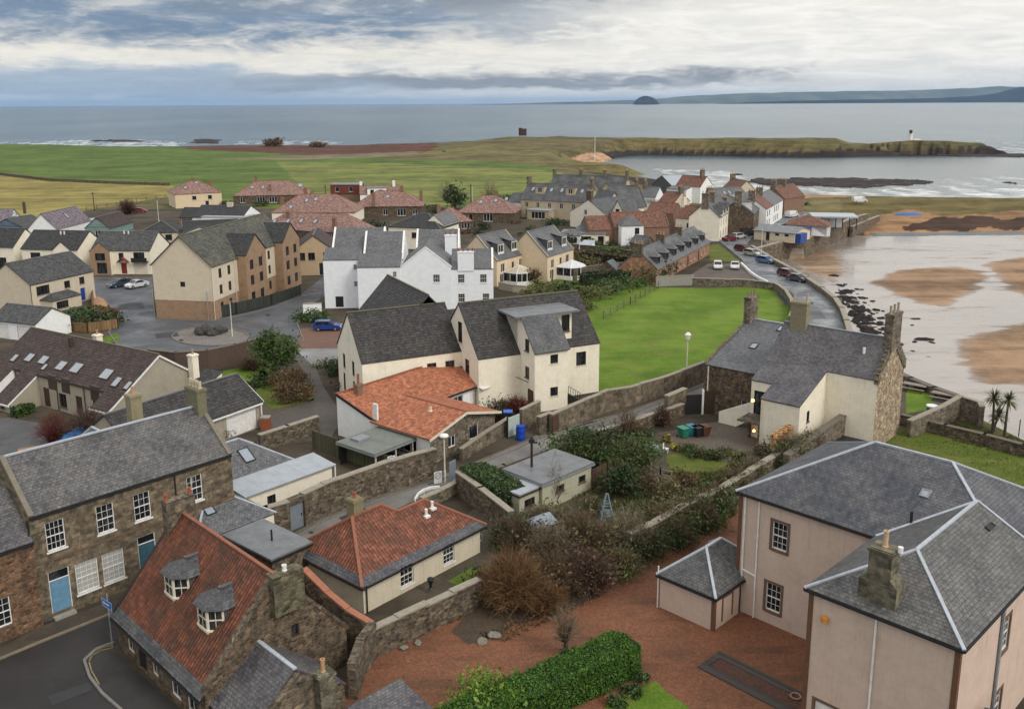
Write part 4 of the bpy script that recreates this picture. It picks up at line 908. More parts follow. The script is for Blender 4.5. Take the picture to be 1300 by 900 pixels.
# --- its neighbour cut by the left edge
d = Vector((math.cos(h.ang), math.sin(h.ang), 0)); p0 = h.world(0, 0)
g = House('rubble_house', 'reddish rubble house at the left edge, lower slate roof beside the stone house', 'house', (*(p0 - d * 9), 5.9)[0:2] + (5.9,), (*(p0 - d * .02), 5.9)[0:2] + (5.9,), 5.9)
g.block(0, g.L, -.35, 7, 5.9, 'gx', 2.7, RUBR, S_PURP, {'front': [(6.6, 1.0, 1.2, 1.9, 'sash32:w'), (2.5, 3.6, 1.1, 1.7, 'sash32:w'), (2.5, .8, 1.1, 1.7, 'sash32:w')]}, over=(.12, 0), gutter=GUT, skip='right')
# --- pantiled cottage with two canted dormers
h = House('pantile_cottage', 'stone cottage with steep red pantile roof and two slate-hooded dormers', 'house', (147, 777), (260, 883), 2.4); L = h.L; W = 9.0; RS = 5.1
h.sill = STONE_TRIM
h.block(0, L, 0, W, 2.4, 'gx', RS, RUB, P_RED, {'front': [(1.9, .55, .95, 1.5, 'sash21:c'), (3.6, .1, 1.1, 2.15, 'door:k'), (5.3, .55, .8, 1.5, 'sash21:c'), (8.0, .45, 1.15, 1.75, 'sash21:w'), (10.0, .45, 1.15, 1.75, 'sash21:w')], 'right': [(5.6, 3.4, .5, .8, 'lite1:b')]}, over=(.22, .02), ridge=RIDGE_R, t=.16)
k = RS / (W / 2); e = .04
MB().slab([(-.04, -.36, 2.4 - .36 * k + .28), (L + .04, -.36, 2.4 - .36 * k + .28), (L + .04, .12, 2.4 + .12 * k + .29), (-.04, .12, 2.4 + .12 * k + .29)], .05).build('eaves_slates', S_DARK, h.o)
MB().bar((0, -.36, 2.1), (L, -.36, 2.1), .12, .1).build('gutter', GUT, h.o)
h.chimney(.35, W / 2 - .1, 5.8, 8.75, .7, 1.9, RUBD, 2, POTRED, 'y', cap=False, poth=.4)
h.chimney(L + .1, W / 2 + .6, 5.4, 7.75, .85, 1.9, rubble('mossy_stack', (.13, .115, .07), (.07, .065, .04), (.12, .11, .08), .4, .5), 1, WHITE_P, 'y', cap=False, poth=.35)
h.skews(0, L, 0, W, 2.4, RS, RUBD, 'b', .34, .2, lift=.2); h.skews(0, L, 0, W, 2.4, RS, BLACK_P, 'a', .2, .2, lift=.12)
MB().slab([(L * .02, W / 2 - .9, 2.4 + RS - 1.0 + .34), (L * .05, W / 2 - .9, 2.4 + RS - 1.0 + .34), (L * .05, W / 2, 2.4 + RS + .36), (L * .02, W / 2, 2.4 + RS + .36)], .03).build('lead_strip', LEADLIGHT, h.o)
def canted_dormer(h, u, v):
    p = Vector(h.slope('front', u, v)); piv = thing('dormer', None, None); piv.parent = h.o; piv.location = p
    w, hh = 2.3, 1.55; pl = [(-w / 2, .75), (-w * .24, 0), (w * .24, 0), (w / 2, .75)]; kf = h.kf['front']
    b = MB(); fr = MB(); gl = MB()
    for (x0, y0), (x1, y1) in zip(pl, pl[1:]):
        a = Vector((x0, y0, 0)); c = Vector((x1, y1, 0)); n_ = Vector((y1 - y0, -(x1 - x0), 0)).normalized(); ln = (c - a).length; dd = (c - a) / ln
        fn = lambda q, z: a + dd * q + Vector((0, 0, z)); z0, z1, m_ = .28, hh - .14, .13
        b.face_holes([(0, -.6), (ln, -.6), (ln, hh), (0, hh)], [[(m_, z0), (ln - m_, z0), (ln - m_, z1), (m_, z1)]], fn)
        off = n_ * -.05
        gl.poly([fn(m_, z0) + off, fn(ln - m_, z0) + off, fn(ln - m_, z1) + off, fn(m_, z1) + off])
        fr.bar(fn(m_, (z0 + z1) / 2) - n_ * .02, fn(ln - m_, (z0 + z1) / 2) - n_ * .02, .06, .06); fr.bar(fn(ln / 2, z0) - n_ * .025, fn(ln / 2, z1) - n_ * .025, .035, .035, up=n_)
        fr.bar(fn(0, z0 - .06) + n_ * .03, fn(ln, z0 - .06) + n_ * .03, .1, .1)
    b.build('dormer_face', CREAM_P, piv); gl.build('window_pane', GL, piv); fr.build('window', CREAM_P, piv)
    for sx in (-1, 1): MB().poly([(sx * w / 2, .75, -.6), (sx * w / 2, .75, hh), (sx * w / 2, 1.9, hh), (sx * w / 2, 1.9, .5)]).build('dormer_cheek', S_DARK, piv)
    r = MB(); o = .2; q = [(-w / 2 - o, .62), (-w * .24 - .08, -o), (w * .24 + .08, -o), (w / 2 + o, .62)]; ap = (0, 1.15, hh + .62); bk = (0, 2.4, hh + .62)
    for (x0, y0), (x1, y1) in zip(q, q[1:]): r.slab([(x0, y0, hh - .02), (x1, y1, hh - .02), ap], .06)
    r.slab([(-w / 2 - o, 2.1, hh - .02), (-w / 2 - o, .62, hh - .02), ap, bk], .06); r.slab([(w / 2 + o, .62, hh - .02), (w / 2 + o, 2.1, hh - .02), bk, ap], .06)
    r.bar((0, 1.1, hh + .66), bk, .3, .09); r.build('dormer_roof', S_DARK, piv)
    MB().prism([(-w / 2 - .25, .72, -.55), (-w * .24 - .05, -.42, -.55), (w * .24 + .05, -.42, -.55), (w / 2 + .25, .72, -.55)], (0, .5, .5 * kf)).build('apron', LEAD, piv)
canted_dormer(h, 4.4, .36); canted_dormer(h, 8.85, .33)
COT = h
# --- low slate cottage against its gable
q = COT.world(L + .06, .3); dv = Vector((math.cos(R(45)), math.sin(R(45)), 0)); gx = Vector((math.cos(R(-45)), math.sin(R(-45)), 0))
A_ = q + gx * 3.6; B_ = A_ + dv * 6.0
h = House('slate_outhouse', 'small stone outhouse with slate roof and single chimney under the pantile cottage', 'house', (A_.x, A_.y, 1.7), (B_.x, B_.y, 1.7), 1.7)
h.block(0, 6, 0, 3.6, 1.7, 'gy', 2.3, RUBD, S_PURP, over=(.12, .05), ridge=LEADLIGHT, rx=.5)
h.chimney(4.6, -.15, 0, 3.3, .95, .8, rubble('mossy_stack2', (.17, .155, .11), (.10, .09, .065), (.14, .13, .1), .4, .5), 1, POT, poth=.75)
h.block(5.2, 8.6, -4.4, -1.6, .9, 'mono', .5, RUBD, S_PURP, over=(.1, .1))
# --- flat roofed extension behind the cottage
h = House('flat_roofed_annex', 'grey flat-roofed annex between the red pantile cottage and the lane', 'annex', (345, 712), (390, 692), 3.0)
h.block(0, 3.2, 0, 5.6, 3.0, 'flat', 0, RUBD, FLAT, over=(.12, 0), fascia=BLACK_P)
MB().tube((1.6, 2.2, 3.1), (1.6, 2.2, 4.0), .07).build('vent_pipe', BLACK_P, h.o)
# --- cream bungalow with hipped pantile roof
h = House('hipped_bungalow', 'cream bungalow with hipped orange pantile roof and slate eaves band by the lane', 'bungalow', (460.5, 739), (609, 665), 2.3); L = h.L; h.sill = WHITE_P; W = 8.2
k = .68; W1, W2 = 7.4, 5.75; h.surround = None
h.block(0, L, 0, W2, 2.3, 'none', 0, CREAM2, P_MID, {'front': [(3.9, .45, 1.2, 1.55, 'sash32:w'), (8.0, .45, 1.1, 1.45, 'sash32:w')]}); h.block(0, 6.4, W2, W1, 2.3, 'none', 0, CREAM2, P_MID, skip='front')
o = .36; tz = .16; zf = lambda y: 2.3 + k * y + tz
E0, E1 = (-o, -o, zf(-o)), (L + o, -o, zf(-o)); AL, AR = (2.3, W1 / 2, zf(W1 / 2)), (4.9, W1 / 2, zf(W1 / 2)); RL, RR = (5.75, W2 / 2, zf(W2 / 2)), (L - W2 / 2, W2 / 2, zf(W2 / 2)); BL, BM = (-o, W1 + o, zf(-o)), (6.4 + o, W1 + o, zf(-o)); CM, CR_ = (6.4 + o, W2 + o, zf(-o)), (L + o, W2 + o, zf(-o))
rb = MB()
for pts in ([E0, E1, RR, RL, AR, AL], [BL, E0, AL], [E1, CR_, RR], [BM, BL, AL, AR], [CR_, CM, RL, RR], [CM, BM, AR, RL]): rb.slab(pts, .13)
rb.build('roof', P_MID, h.o); rg = MB(); up = Vector((0, 0, .03))
for p, q in ((E0, AL), (AL, AR), (AR, RL), (RL, RR), (RR, E1), (AL, BL)): rg.bar(Vector(p) + up, Vector(q) + up, .22, .13)
rg.build('ridge', RIDGE_R, h.o); h.slope = lambda sd, u, v: (u, v * W1 / 2, zf(v * W1 / 2))
eb = MB(); eb.slab([(-.42, -.42, zf(-.42) + .05), (L + .42, -.42, zf(-.42) + .05), (L + .05, .12, zf(.12) + .05), (.12, .12, zf(.12) + .05)], .04); eb.build('eaves_slates', S_BLUE, h.o)
kl = (W1 / 2 * k) / (2.3); eb = MB(); eb.slab([(-.42, W1 + .42, zf(-.42) + .06), (-.42, -.42, zf(-.42) + .06), (.02, .24, zf(-.42) + .06 + .44 * (AL[2] - E0[2]) / (2.3 + o)), (.02, W1 - .24, zf(-.42) + .06 + .44 * (AL[2] - E0[2]) / (2.3 + o))], .04); eb.build('eaves_slates', S_BLUE, h.o)
MB().bar((-.42, -.42, 2.06), (L + .42, -.42, 2.06), .1, .1).bar((-.42, -.42, 2.06), (-.42, W1, 2.06), .1, .1).build('gutter', GUT, h.o)
h.chimney(2.9, 4.1, 3.6, 6.1, .85, .85, plain('mossy_stack3', (.19, .17, .10), .95), 1, POTRED, cap=True, poth=.4)
h.pipe(.22, -.1, 0, 2.2)
for u, v in ((7.6, .50), (8.5, .58)):
    p = h.slope('front', u, v); MB().box(p[0] - .22, p[0] + .22, p[1] - .25, p[1] + .2, p[2] - .1, p[2] + .06).tube((p[0], p[1], p[2]), (p[0], p[1], p[2] + .55), .11).build('roof_vent', WHITE_P, h.o)
# --- zinc roofed house behind the lane wall
h = House('zinc_roofed_house', 'low house with pale zinc roof and two grey slate pyramids behind the lane wall', 'house', (333, 622), (421, 590), 2.7); L = h.L
h.block(-1.6, L, 0, 2.6, 2.7, 'mono', .25, CREAM, ZINC, {'front': [(2.4, .9, .8, 1.1, 'lite1:k')]}, over=(.35, .2), t=.1)
h.block(-5.0, 5.4, 2.7, 9.6, 2.7, 'hip', 2.2, CREAM, S_GREY, over=(.2, 0), ridge=LEADLIGHT)
h.skylight('front', 6.6, .35, 1.0, 1.5, BLACK_P)
h.block(-8.2, -1.7, -4.0, 3.2, 2.5, 'hip', 2.1, CREAM, S_GREY, over=(.15, 0), ridge=LEADLIGHT)
h.skylight('front', 2.2, .4, .8, 1.1, BLACK_P)
h.pipe(L + .15, -.25, 0, 2.8, WHITE_P, .07)
# --- orange pantiled bungalow
h = House('orange_roof_bungalow', 'white bungalow with bright orange pantile roofs, its stone gable on the lane', 'bungalow', (477, 535), (615, 485.5), 2.7); L = h.L
h.block(0, L, 0, 5.7, 2.7, 'mono', 1.5, WHITER, P_NEW, {'front': [(12.0, .7, 1.5, 1.5, 'lite2:w'), (14.4, .15, 1.0, 2.2, 'door:w'), (15.7, .8, .9, 1.3, 'lite1:w')]}, over=(.35, .12), t=.14)
MB().bar((-.12, 5.75, 4.42), (L + .12, 5.75, 4.42), .24, .12).build('ridge', RIDGE_R, h.o)
MB().bar((L + .14, -.35, 2.62), (L + .14, 5.7, 4.4), .05, .28).bar((-.3, -.35, 2.66), (L + .3, -.35, 2.66), .05, .2).bar((-.14, -.35, 2.62), (-.14, 5.7, 4.4), .05, .3).build('bargeboard', BLACK_P, h.o)
h.block(0, 9.4, -7.3, 0, 2.7, 'gy', 1.25, WHITER, P_NEW, {'front': [(3.0, .9, 1.0, 1.1, 'lite2:w'), (6.2, .8, 1.3, 1.4, 'lite1:w')], 'left': [(1.2, .2, 1.0, 2.1, 'door:w'), (4.2, .6, 2.6, 1.7, 'lite3:w')]}, over=(.45, .45), ridge=RIDGE_R, t=.14, skip='back', sideM=(('front',), RUBG))
k = 1.25 / 4.7
MB().bar((-.5, -7.78, 2.62), (4.7, -7.78, 3.93), .05, .24).bar((4.7, -7.78, 3.93), (9.9, -7.78, 2.62), .05, .24).build('bargeboard', CREAM_P, h.o)
MB().box(-.08, .12, -.3, 0.3, 2.9, 4.5).build('flashing_post', WHITE_P, h.o)
h.chimney(2.0, 4.6, 3.9, 5.2, .7, .6, BRK, 1, POTRED, poth=1.0)
p = h.slope('left', 4.2, .72); MB().box(p[0] - .2, p[0] + .2, p[1] - .2, p[1] + .2, p[2] - .1, p[2] + .05).tube(p, (p[0], p[1], p[2] + .4), .1).build('roof_vent', CREAM_P, h.o)
h.block(-5.2, -.1, -5.4, -.6, 2.15, 'flat', 0, boards('dark_boards', (.025, .03, .026), .2), FELTG, {}, over=(.2, 0), fascia=GREY_P, skip='front left right')
for x in (-5.1, -2.6, -.4): MB().box(x, x + .12, -5.4, -5.28, 0, 2.1).build('carport_post', CREAM_P, h.o)
MB().box(-4.3, -2.9, -2.3, -1.2, 2.3, 2.55).build('rooflight', GREY_P, h.o)
MB().prism([(14.6, -1.3, 2.5), (17.2, -1.3, 2.5), (17.2, 0, 2.75), (14.6, 0, 2.75)], (0, 0, .08)).build('porch_canopy', plain('canopy_plastic', (.62, .63, .62), .3), h.o)
# --- big cream house
h = House('cream_apartment_house', 'large cream rendered house with steep dark tiled roofs and a stair tower', 'house', (607.5, 457), (761, 436), 5.8); L = h.L; h.sill = CREAM_P
D1 = 'lite2:b'; h.block(0, L, 0, 10.5, 5.8, 'gx', 5.15, CREAM, T_DARK, {'front': [(12.9, 3.5, 1.3, 1.6, D1)], 'left': [(7.4, 2.9, 1.1, 2.2, 'lite12:b'), (3.6, 2.9, 1.1, 2.4, 'lite12:b'), (5.5, 6.6, 1.1, 2.4, 'lite12:b')]}, over=(.12, .08), ridge=RIDGE_B)
h.block(5.1, 9.2, -3.4, 0, 7.0, 'none', 0, CREAM, T_DARK, {'front': [(2.4, 1.6, .95, 1.0, 'lite1:b'), (2.4, 5.3, .95, 1.0, 'lite1:b')], 'left': [(1.3, 4.1, .8, 1.2, 'lite1:b'), (1.5, 7.6 - .9, .1, .1, 'lite1:b')]}, skip='back right left')
# tower side walls follow its own lean-to roof
wl = MB(); wl.face_holes([(-3.4, 0), (4.2, 0), (4.2, 10.4), (-.4, 10.4), (-3.4, 6.9)], [], lambda y, z: (5.1, -y + .8, z)) if 0 else None
wl = MB(); wl.poly([(5.1, 3.6, 0), (5.1, -3.4, 0), (5.1, -3.4, 6.9), (5.1, -.5, 9.9), (5.1, 3.6, 9.9)]); wl.poly([(9.2, -3.4, 0), (9.2, 3.6, 0), (9.2, 3.6, 9.9), (9.2, -.5, 9.9), (9.2, -3.4, 6.9)]); wl.build('tower_wall', CREAM, h.o)
put_window(h.o, 'left', (4.975, -1.3, 6.6), .8, 1.3, 'lite12:b'); put_window(h.o, 'left', (4.975, -1.3, 3.6), .8, 1.2, 'lite1:b'); put_window(h.o, 'left', (4.96, -1.9, .2), 1.2, 2.2, 'door:n')
MB().slab([(4.95, -3.75, 6.75), (9.35, -3.75, 6.75), (9.35, -.45, 10.12), (4.95, -.45, 10.12)], .14).build('tower_roof', S_DARK, h.o)
MB().box(4.3, 12.4, -.4, 4.6, 9.95, 10.16).build('dormer_roof', FLAT, h.o)
dm = MB(); dm.poly([(9.2, .7, 6.2), (12.0, .7, 6.2), (12.0, .7, 9.95), (9.2, .7, 9.95)]); dm.poly([(12.0, .7, 6.2), (12.0, 4.0, 9.3), (12.0, 4.0, 9.95), (12.0, .7, 9.95)]); dm.build('dormer_wall', CREAM, h.o); MB().poly([(5.1, .7, 6.2), (5.1, 4.4, 9.3), (5.1, 4.4, 9.95), (5.1, .7, 9.95)]).build('dormer_wall', CREAM, h.o)
put_window(h.o, 'front', (10.7, .575, 7.6), 1.0, 1.9, 'lite1:b')
h.pipe(10.6, -.07, 0, 5.8, CREAM_P); h.pipe(-.07, -.07, 0, 5.8, CREAM_P)
MB().bar((4.0, -.9, 3.6), (4.9, -2.2, 3.2), .06, .06).build('handrail', BLACK_P, h.o)
Wt = 9.6; h.block(-11.6, 0, 4.8, 4.8 + Wt, 5.6, 'gx', 4.6, CREAM, T_DARK, {'front': [(8.0, 3.2, 1.1, 1.5, D1), (10.2, 3.2, 1.1, 1.5, D1), (8.0, .3, 1.5, 1.6, D1), (10.4, .3, 1.5, 1.6, D1)], 'left': [(2.6, 3.4, .8, 1.7, 'lite12:b'), (6.2, 3.4, .8, 1.7, 'lite12:b'), (2.4, .5, .7, 2.3, 'lite12:b'), (6.2, .5, .7, 2.3, 'lite12:b')]}, over=(.12, .08), ridge=RIDGE_B)
h.block(-7.2, 3.2, 9.5, 24, 5.8, 'gy', 5.5, CREAM, T_DARK, over=(.12, .08), ridge=RIDGE_B, skip='front')
h.block(3.2, 14, 15.5, 24, 3.8, 'gx', 3.0, CREAM, T_DARK, over=(.12, .08), ridge=RIDGE_B)
st = MB()
for i in range(5): st.box(10.0 + i * .3, 10.3 + i * .3, -2.2, -1.1, 0, .2 + .0 * i + (4 - i) * .2)
for i in range(6): st.bar((10.0 + i * .3, -2.2, 1.0 - .2 * i), (10.0 + i * .3, -2.2, 2.0 - .2 * i), .04, .04, up=(1, 0, 0))
st.bar((10.0, -2.2, 2.0), (11.6, -2.2, .95), .05, .05); st.build('outside_stair', BLACK_P, h.o)
# --- garage with dark tiled roof and white door
h = House('white_door_garage', 'dark tiled garage with wide white door beside the stone house chimneys', 'garage', (165, 566), (330, 508), 2.9); L = h.L
h.block(0, L, 0, 6.8, 2.9, 'gx', 2.25, GREYR, T_DARK, {'front': [(L - 2.55, .05, 3.9, 2.35, 'garage:w')]}, over=(.35, .15), ridge=RIDGE_G)
MB().bar((0, -.37, 2.62), (L, -.37, 2.62), .12, .16).bar((L + .16, -.35, 2.75), (L + .16, 3.4, 5.15), .05, .2).build('bargeboard', WHITE_P, h.o)
h.pipe(L - .15, -.3, 0, 2.7, WHITE_P, .07)
# --- brown tiled mews with skylights
h = House('brown_tiled_mews', 'long grey harled mews under brown tiles with a row of skylights and three porches', 'house', (-3, 474), (157, 516), 2.5); L = h.L
Wm, RM = 9.4, 4.1; s_ = RM / (Wm / 2 + 1.2)
h.block(0, L, 0, Wm, 3.55, 'gx', 3.35, GREYR, T_BRN, {'front': [(9.6, .1, 1.1, 2.2, 'door:b'), (12.6, .5, 1.3, 1.6, 'lite2:b'), (15.6, .1, 1.1, 2.2, 'door:b'), (18.6, .1, 1.0, 2.2, 'door:b')]}, over=(.1, .15), ridge=RIDGE_B, gutter=BROWN_P)
kk = h.kf['front']
for xa, xb, dp, wm in ((.2, 3.6, 3.2, WHITER), (5.2, 8.2, 3.4, GREYR), (20.4, L, 1.6, GREYR)):
    z1 = 3.55 - dp * kk
    h.block(xa, xb, -dp, 0, z1, 'mono', dp * kk, wm, T_BRN, {'front': [((xb - xa) * .45, max(.3, z1 * .3), .8, max(.5, z1 * .5), 'lite1:b')] if dp > 2 else []}, over=(.25, .0), t=.115, skip='back')
    MB().bar((xa - .1, -dp - .28, z1 - .2), (xb + .1, -dp - .28, z1 - .2), .16, .16).bar((xb + .02, -dp - .25, z1 - .1), (xb + .02, 0, 3.5), .05, .18).build('bargeboard', WHITE_P, h.o)
MB().bar((L + .17, -1.9, 2.35), (L + .17, Wm / 2, 6.85), .05, .2).bar((L + .17, Wm / 2, 6.85), (L + .17, Wm + .1, 3.5), .05, .2).build('verge_board', WHITE_P, h.o)
h.slope = lambda sd, u, v: (u, v * Wm / 2, 3.55 + v * 3.35 + .165); h.kf = {'front': 3.35 / (Wm / 2)}
for u, v, w_, h_ in ((2.2, .12, .9, 1.1), (4.6, .2, 1.3, 1.2), (7.2, .22, 1.4, 1.2), (8.4, .1, .7, .9), (10.8, .18, 1.4, 1.3), (13.4, .2, 1.6, 1.4), (18.6, .22, 1.6, 1.4), (21.0, .12, 1.0, 1.3), (23.0, .12, .8, 1.1)): h.skylight('front', u, v, w_, h_, BROWN_P)
for u in (10.9, 13.4, 18.6): MB().box(u - .75, u + .75, -.02, .35, 2.3, 3.9).build('dormer_cheek', BROWN_P, h.o)
h.pipe(4.0, -.1, 0, 3.4, BROWN_P); h.pipe(11.8, -.1, 0, 3.4, BROWN_P); h.pipe(16.8, -.1, 0, 3.4, BROWN_P)
h.chimney(9.5, 3.6, 5.6, 7.3, .4, .4, BROWN_P, 0, cap=False)
h.chimney(24.0, 8.6, 3.5, 6.2, .8, .8, CREAM, 1, POT); h.chimney(6.0, 9.2, 3.5, 6.0, .8, .8, CREAM, 1, POT); h.block(22.4, 25.2, Wm, Wm + 2, 2.6, 'mono', .9, CREAM, T_DARK, skip='front')
# --- old house by the beach
h = House('crow_stepped_house', 'old slate-roofed stone and cream house with a crow-stepped gable above the beach', 'house', (1050, 472), (1114, 484), 7.2)
h.block(-6.3, 4.9, 0, 7.3, 7.2, 'gx', 3.3, CREAM, S_PURP, {}, over=(.12, .0), ridge=LEAD, sideM=(('right',), RUBP))
cs = MB()
for i in range(9):
    f = i / 9; zt = 7.2 + 3.3 * f + .75
    for y in (-.15 + f * 3.65, 7.45 - f * 3.65 - .42): cs.box(4.62, 5.02, y, y + .42, 6.9 + 3.3 * f, zt)
cs.build('crow_steps', RUBG, h.o)
h.chimney(4.7, 3.65, 9.5, 13.2, .8, 2.4, RUBG, 3, plain('stone_pot', (.30, .25, .18), .9), 'y', poth=.8)
h.chimney(-4.6, 3.4, 10.0, 13.0, 1.7, .8, plain('mossy_stack4', (.22, .19, .12), .95), 2, plain('stone_pot2', (.40, .33, .24), .9), poth=.9)
p = h.slope('front', 9.0, .55); MB().tube((p[0], p[1], p[2] - .1), (p[0], p[1], p[2] + .5), .14).build('roof_vent', WHITE_P, h.o)
h.block(-3.9, 0, -5.9, 0, 5.1, 'mono', 2.1, CREAM, S_PURP, {'right': [(2.0, 3.1, .6, 1.1, 'lite12:k')]}, over=(.15, .04), skip='back')
h.slope = lambda sd, u, v: (0, 0, 0)
h.block(-6.3, -3.9, -3.2, 0, 5.9, 'mono', 1.25, CREAM, S_PURP, {'front': [(1.3, 2.2, 1.9, 2.7, 'lite1:k')]}, over=(.15, 0), skip='back')
h.block(-13.8, -6.3, .65, 13.5, 5.3, 'gx', 3.2, RUB, S_GREY, {'front': [(4.9, 1.3, .7, .9, 'lite1:c'), (6.2, 2.6, .5, .8, 'lite1:c')]}, over=(.15, .05), ridge=LEADLIGHT, rx=.76)
for u, v in ((3.4, .42), (4.6, .84)): h.skylight('front', u, v, .8, 1.1, BLACK_P)
p = h.slope('front', 5.1, .94); MB().tube(p, (p[0], p[1], p[2] + .8), .1).build('soil_vent', BLACK_P, h.o)
h.skews(-13.8, -6.3, .65, 13.5, 5.3, 3.2, RUBD, 'a', .3, .2, rx=.76)
h.chimney(-13.4, 10.2, 7.8, 11.3, .8, 1.9, RUBG, 3, plain('stone_pot3', (.22, .18, .12), .9), 'y', poth=.7)
h.pipe(-13.2, .5, 0, 5.2, CREAM_P, .08); h.pipe(-6.5, .5, 2.4, 5.2, CREAM_P, .08); h.pipe(-3.75, -6.0, 0, 4.9, CREAM_P, .06)
st = MB(); st.prism([(-10.6, -1.6, 1.2), (-10.6, -1.6, 0), (-8.6, -1.6, 0), (-6.4, -1.6, 1.5), (-4.0, -1.6, 1.5), (-4.0, -1.6, 3.3), (-6.6, -1.6, 3.2)], (0, .22, 0)); st.build('stair_parapet', CREAM, h.o)
MB().box(-6.4, -3.9, -5.8, -1.35, 2.3, 2.45).box(-4.1, -3.92, -5.9, -5.72, 0, 2.3).box(-6.35, -6.1, -3.6, -1.4, 0, 2.3).build('stair_landing', RUBD, h.o)
MB().box(.2, 4.4, -4.4, -.2, 1.1, 1.22).box(1.9, 2.05, -4.4, -.2, 1.22, 1.28).build('low_roof', BLACK_P, h.o)
bl = MB(); bl.lathe((-4.6, -6.25, 4.7), [(0, 0), (.13, .05), (.16, .18), (.1, .3), (0, .32)], 10); bl.build('wall_lantern', lamp_glow('lantern_glow', (1.0, .42, .10), 6.0), h.o)
bl = MB(); bl.lathe((-5.3, -4.2, .9), [(0, 0), (.12, .05), (.14, .16), (.08, .26), (0, .28)], 10); bl.build('wall_lantern', lamp_glow('lantern_glow', (1.0, .42, .10), 6.0), h.o)
# --- pink harled house
h = House('pink_harled_house', 'large pink harled house with hipped slate roofs and white lead ridges', 'house', (1029, 746), (1218.5, 820), 8.4)
h.surround = STONE_TRIM; h.gut = GUT
h.block(-9.2, 7.5, 8.1, 20.0, 8.4, 'hip', 3.2, PINK, S_BLUE, {'front': [(2.95, 5.3, 1.05, 1.85, 'sash32:w'), (2.75, .95, 1.05, 1.9, 'sash32:w')], 'right': [(4, 5.2, 1.1, 1.9, 'sash32:w')]}, over=(.22, 0), gutter=GUT)
zr = 11.75; rg = MB(); PA, PB, PC = (-3.25, 14.05, zr), (1.55, 14.05, zr), (3.75, 11.85, 10.57)
for p, q in ((PA, PB), ((-9.42, 7.88, 8.43), PA), ((-9.42, 20.22, 8.43), PA), ((7.72, 20.22, 8.43), PB), (PB, PC)): rg.bar(p, q, .18, .1)
rg.build('ridge', LEADLIGHT, h.o)
h.block(-.004, 7.504, 0, 11.9, 8.4, 'hipy', 2.02, PINK, S_LICH, {'right': [(6.6, 5.2, 1.1, 1.9, 'sash32:w'), (6.6, .9, 1.1, 1.9, 'sash32:w')], 'front': [(1.5, .1, 1.6, 2.1, 'door:w')]}, over=(.22, 0), ridge=LEADLIGHT, gutter=GUT, skip='back', hipend='a')
for x, y in ((0, 0), (7.5, 0), (-9.2, 8.1)): MB().box(x - .04 if x <= 0 else x - .22, x + .22 if x <= 0 else x + .04, y - .04, y + .22, 0, 8.35).build('quoin', plain('brown_quoin', (.13, .065, .035), .9), h.o)
h.chimney(3.3, .85, 8.3, 11.6, 1.15, .95, rubble('mossy_stack5', (.17, .15, .10), (.11, .10, .07), (.13, .12, .085), .8, .7), 1, plain('buff_pot2', (.47, .33, .20), .8), poth=.85, shoulder=.38)
MB().tube((4.05, .85, 11.55), (4.05, .85, 11.85), .13).build('flue_cap', WHITE_P, h.o)
h.pipe(3.55, -.08, 0, 8.3, WHITE_P, .06); h.pipe(-8.75, 8.02, 0, 8.3, WHITE_P, .07); h.pipe(-7.75, 8.02, 0, 8.2, WHITE_P, .06); h.pipe(7.6, 5.6, 0, 8.3, GREY_P, .09)
MB().bar((-8.75, 8.02, 3.1), (-7.75, 8.02, 2.95), .09, .09).build('downpipe', WHITE_P, h.o)
MB().lathe((.95, -.12, 7.05), [(0, -.18), (.2, -.14), (.2, .14), (0, .18)], 8).build('alarm_box', plain('orange_plastic', (.55, .24, .04), .4), h.o)
vl = MB(); vl.bar((-.15, 7.95, 8.48), (3.75, 11.85, 10.6), .2, .06); vl.build('lead_valley', LEADLIGHT, h.o)
h.slope = lambda sd, u, v: (-9.2 + u, 8.1 + v * 5.95, 8.4 + v * 3.2 + .15) if sd == 'front' else (7.5 - v * 3.75, u, 8.4 + v * 2.02 + .14); h.kf = {'front': 3.2 / 5.95, 'right': 2.02 / 3.75}
h.skylight('front', 10.3, .52, .55, .6, GREY_P); h.skylight('right', 10.6, .62, .9, .35, BLACK_P, BLACK_P)
p = h.slope('front', 10.4, .22); MB().tube(p, (p[0], p[1], p[2] + .7), .09).build('soil_vent', BLACK_P, h.o)
h.block(8.0, 11, 1.0, 5.0, 2.6, 'gx', 1.2, PINK, S_DARK, over=(.15, .05))
# --- pink outhouse with pyramid slate roof
h = House('pink_outhouse', 'small pink outhouse with hipped slate roof standing on the red gravel', 'outhouse', (838.5, 728), (907.5, 757), 2.45); L = h.L
h.block(0, L, 0, 6.0, 2.45, 'hipy', 1.75, PINK, S_DARK, {}, over=(.2, 0), ridge=LEADLIGHT, gutter=GUT)
MB().box(L - .2, L + .04, -.04, .2, 0, 2.4).build('quoin', plain('brown_quoin', (.13, .065, .035), .9), h.o)
MB().box(L, L + .03, .9, 1.05, .3, 2.0).box(L, L + .03, 2.1, 2.25, .3, 2.0).box(L, L + .031, 1.05, 2.1, 1.88, 2.0).build('blocked_doorway', STONE_TRIM, h.o); MB().box(L - .05, L + .02, 3.0, 4.4, 0, 2.3).build('dark_doorway', BLACK_P, h.o); h.pipe(-.1, -.1, 0, 3.0, WHITE_P, .05)
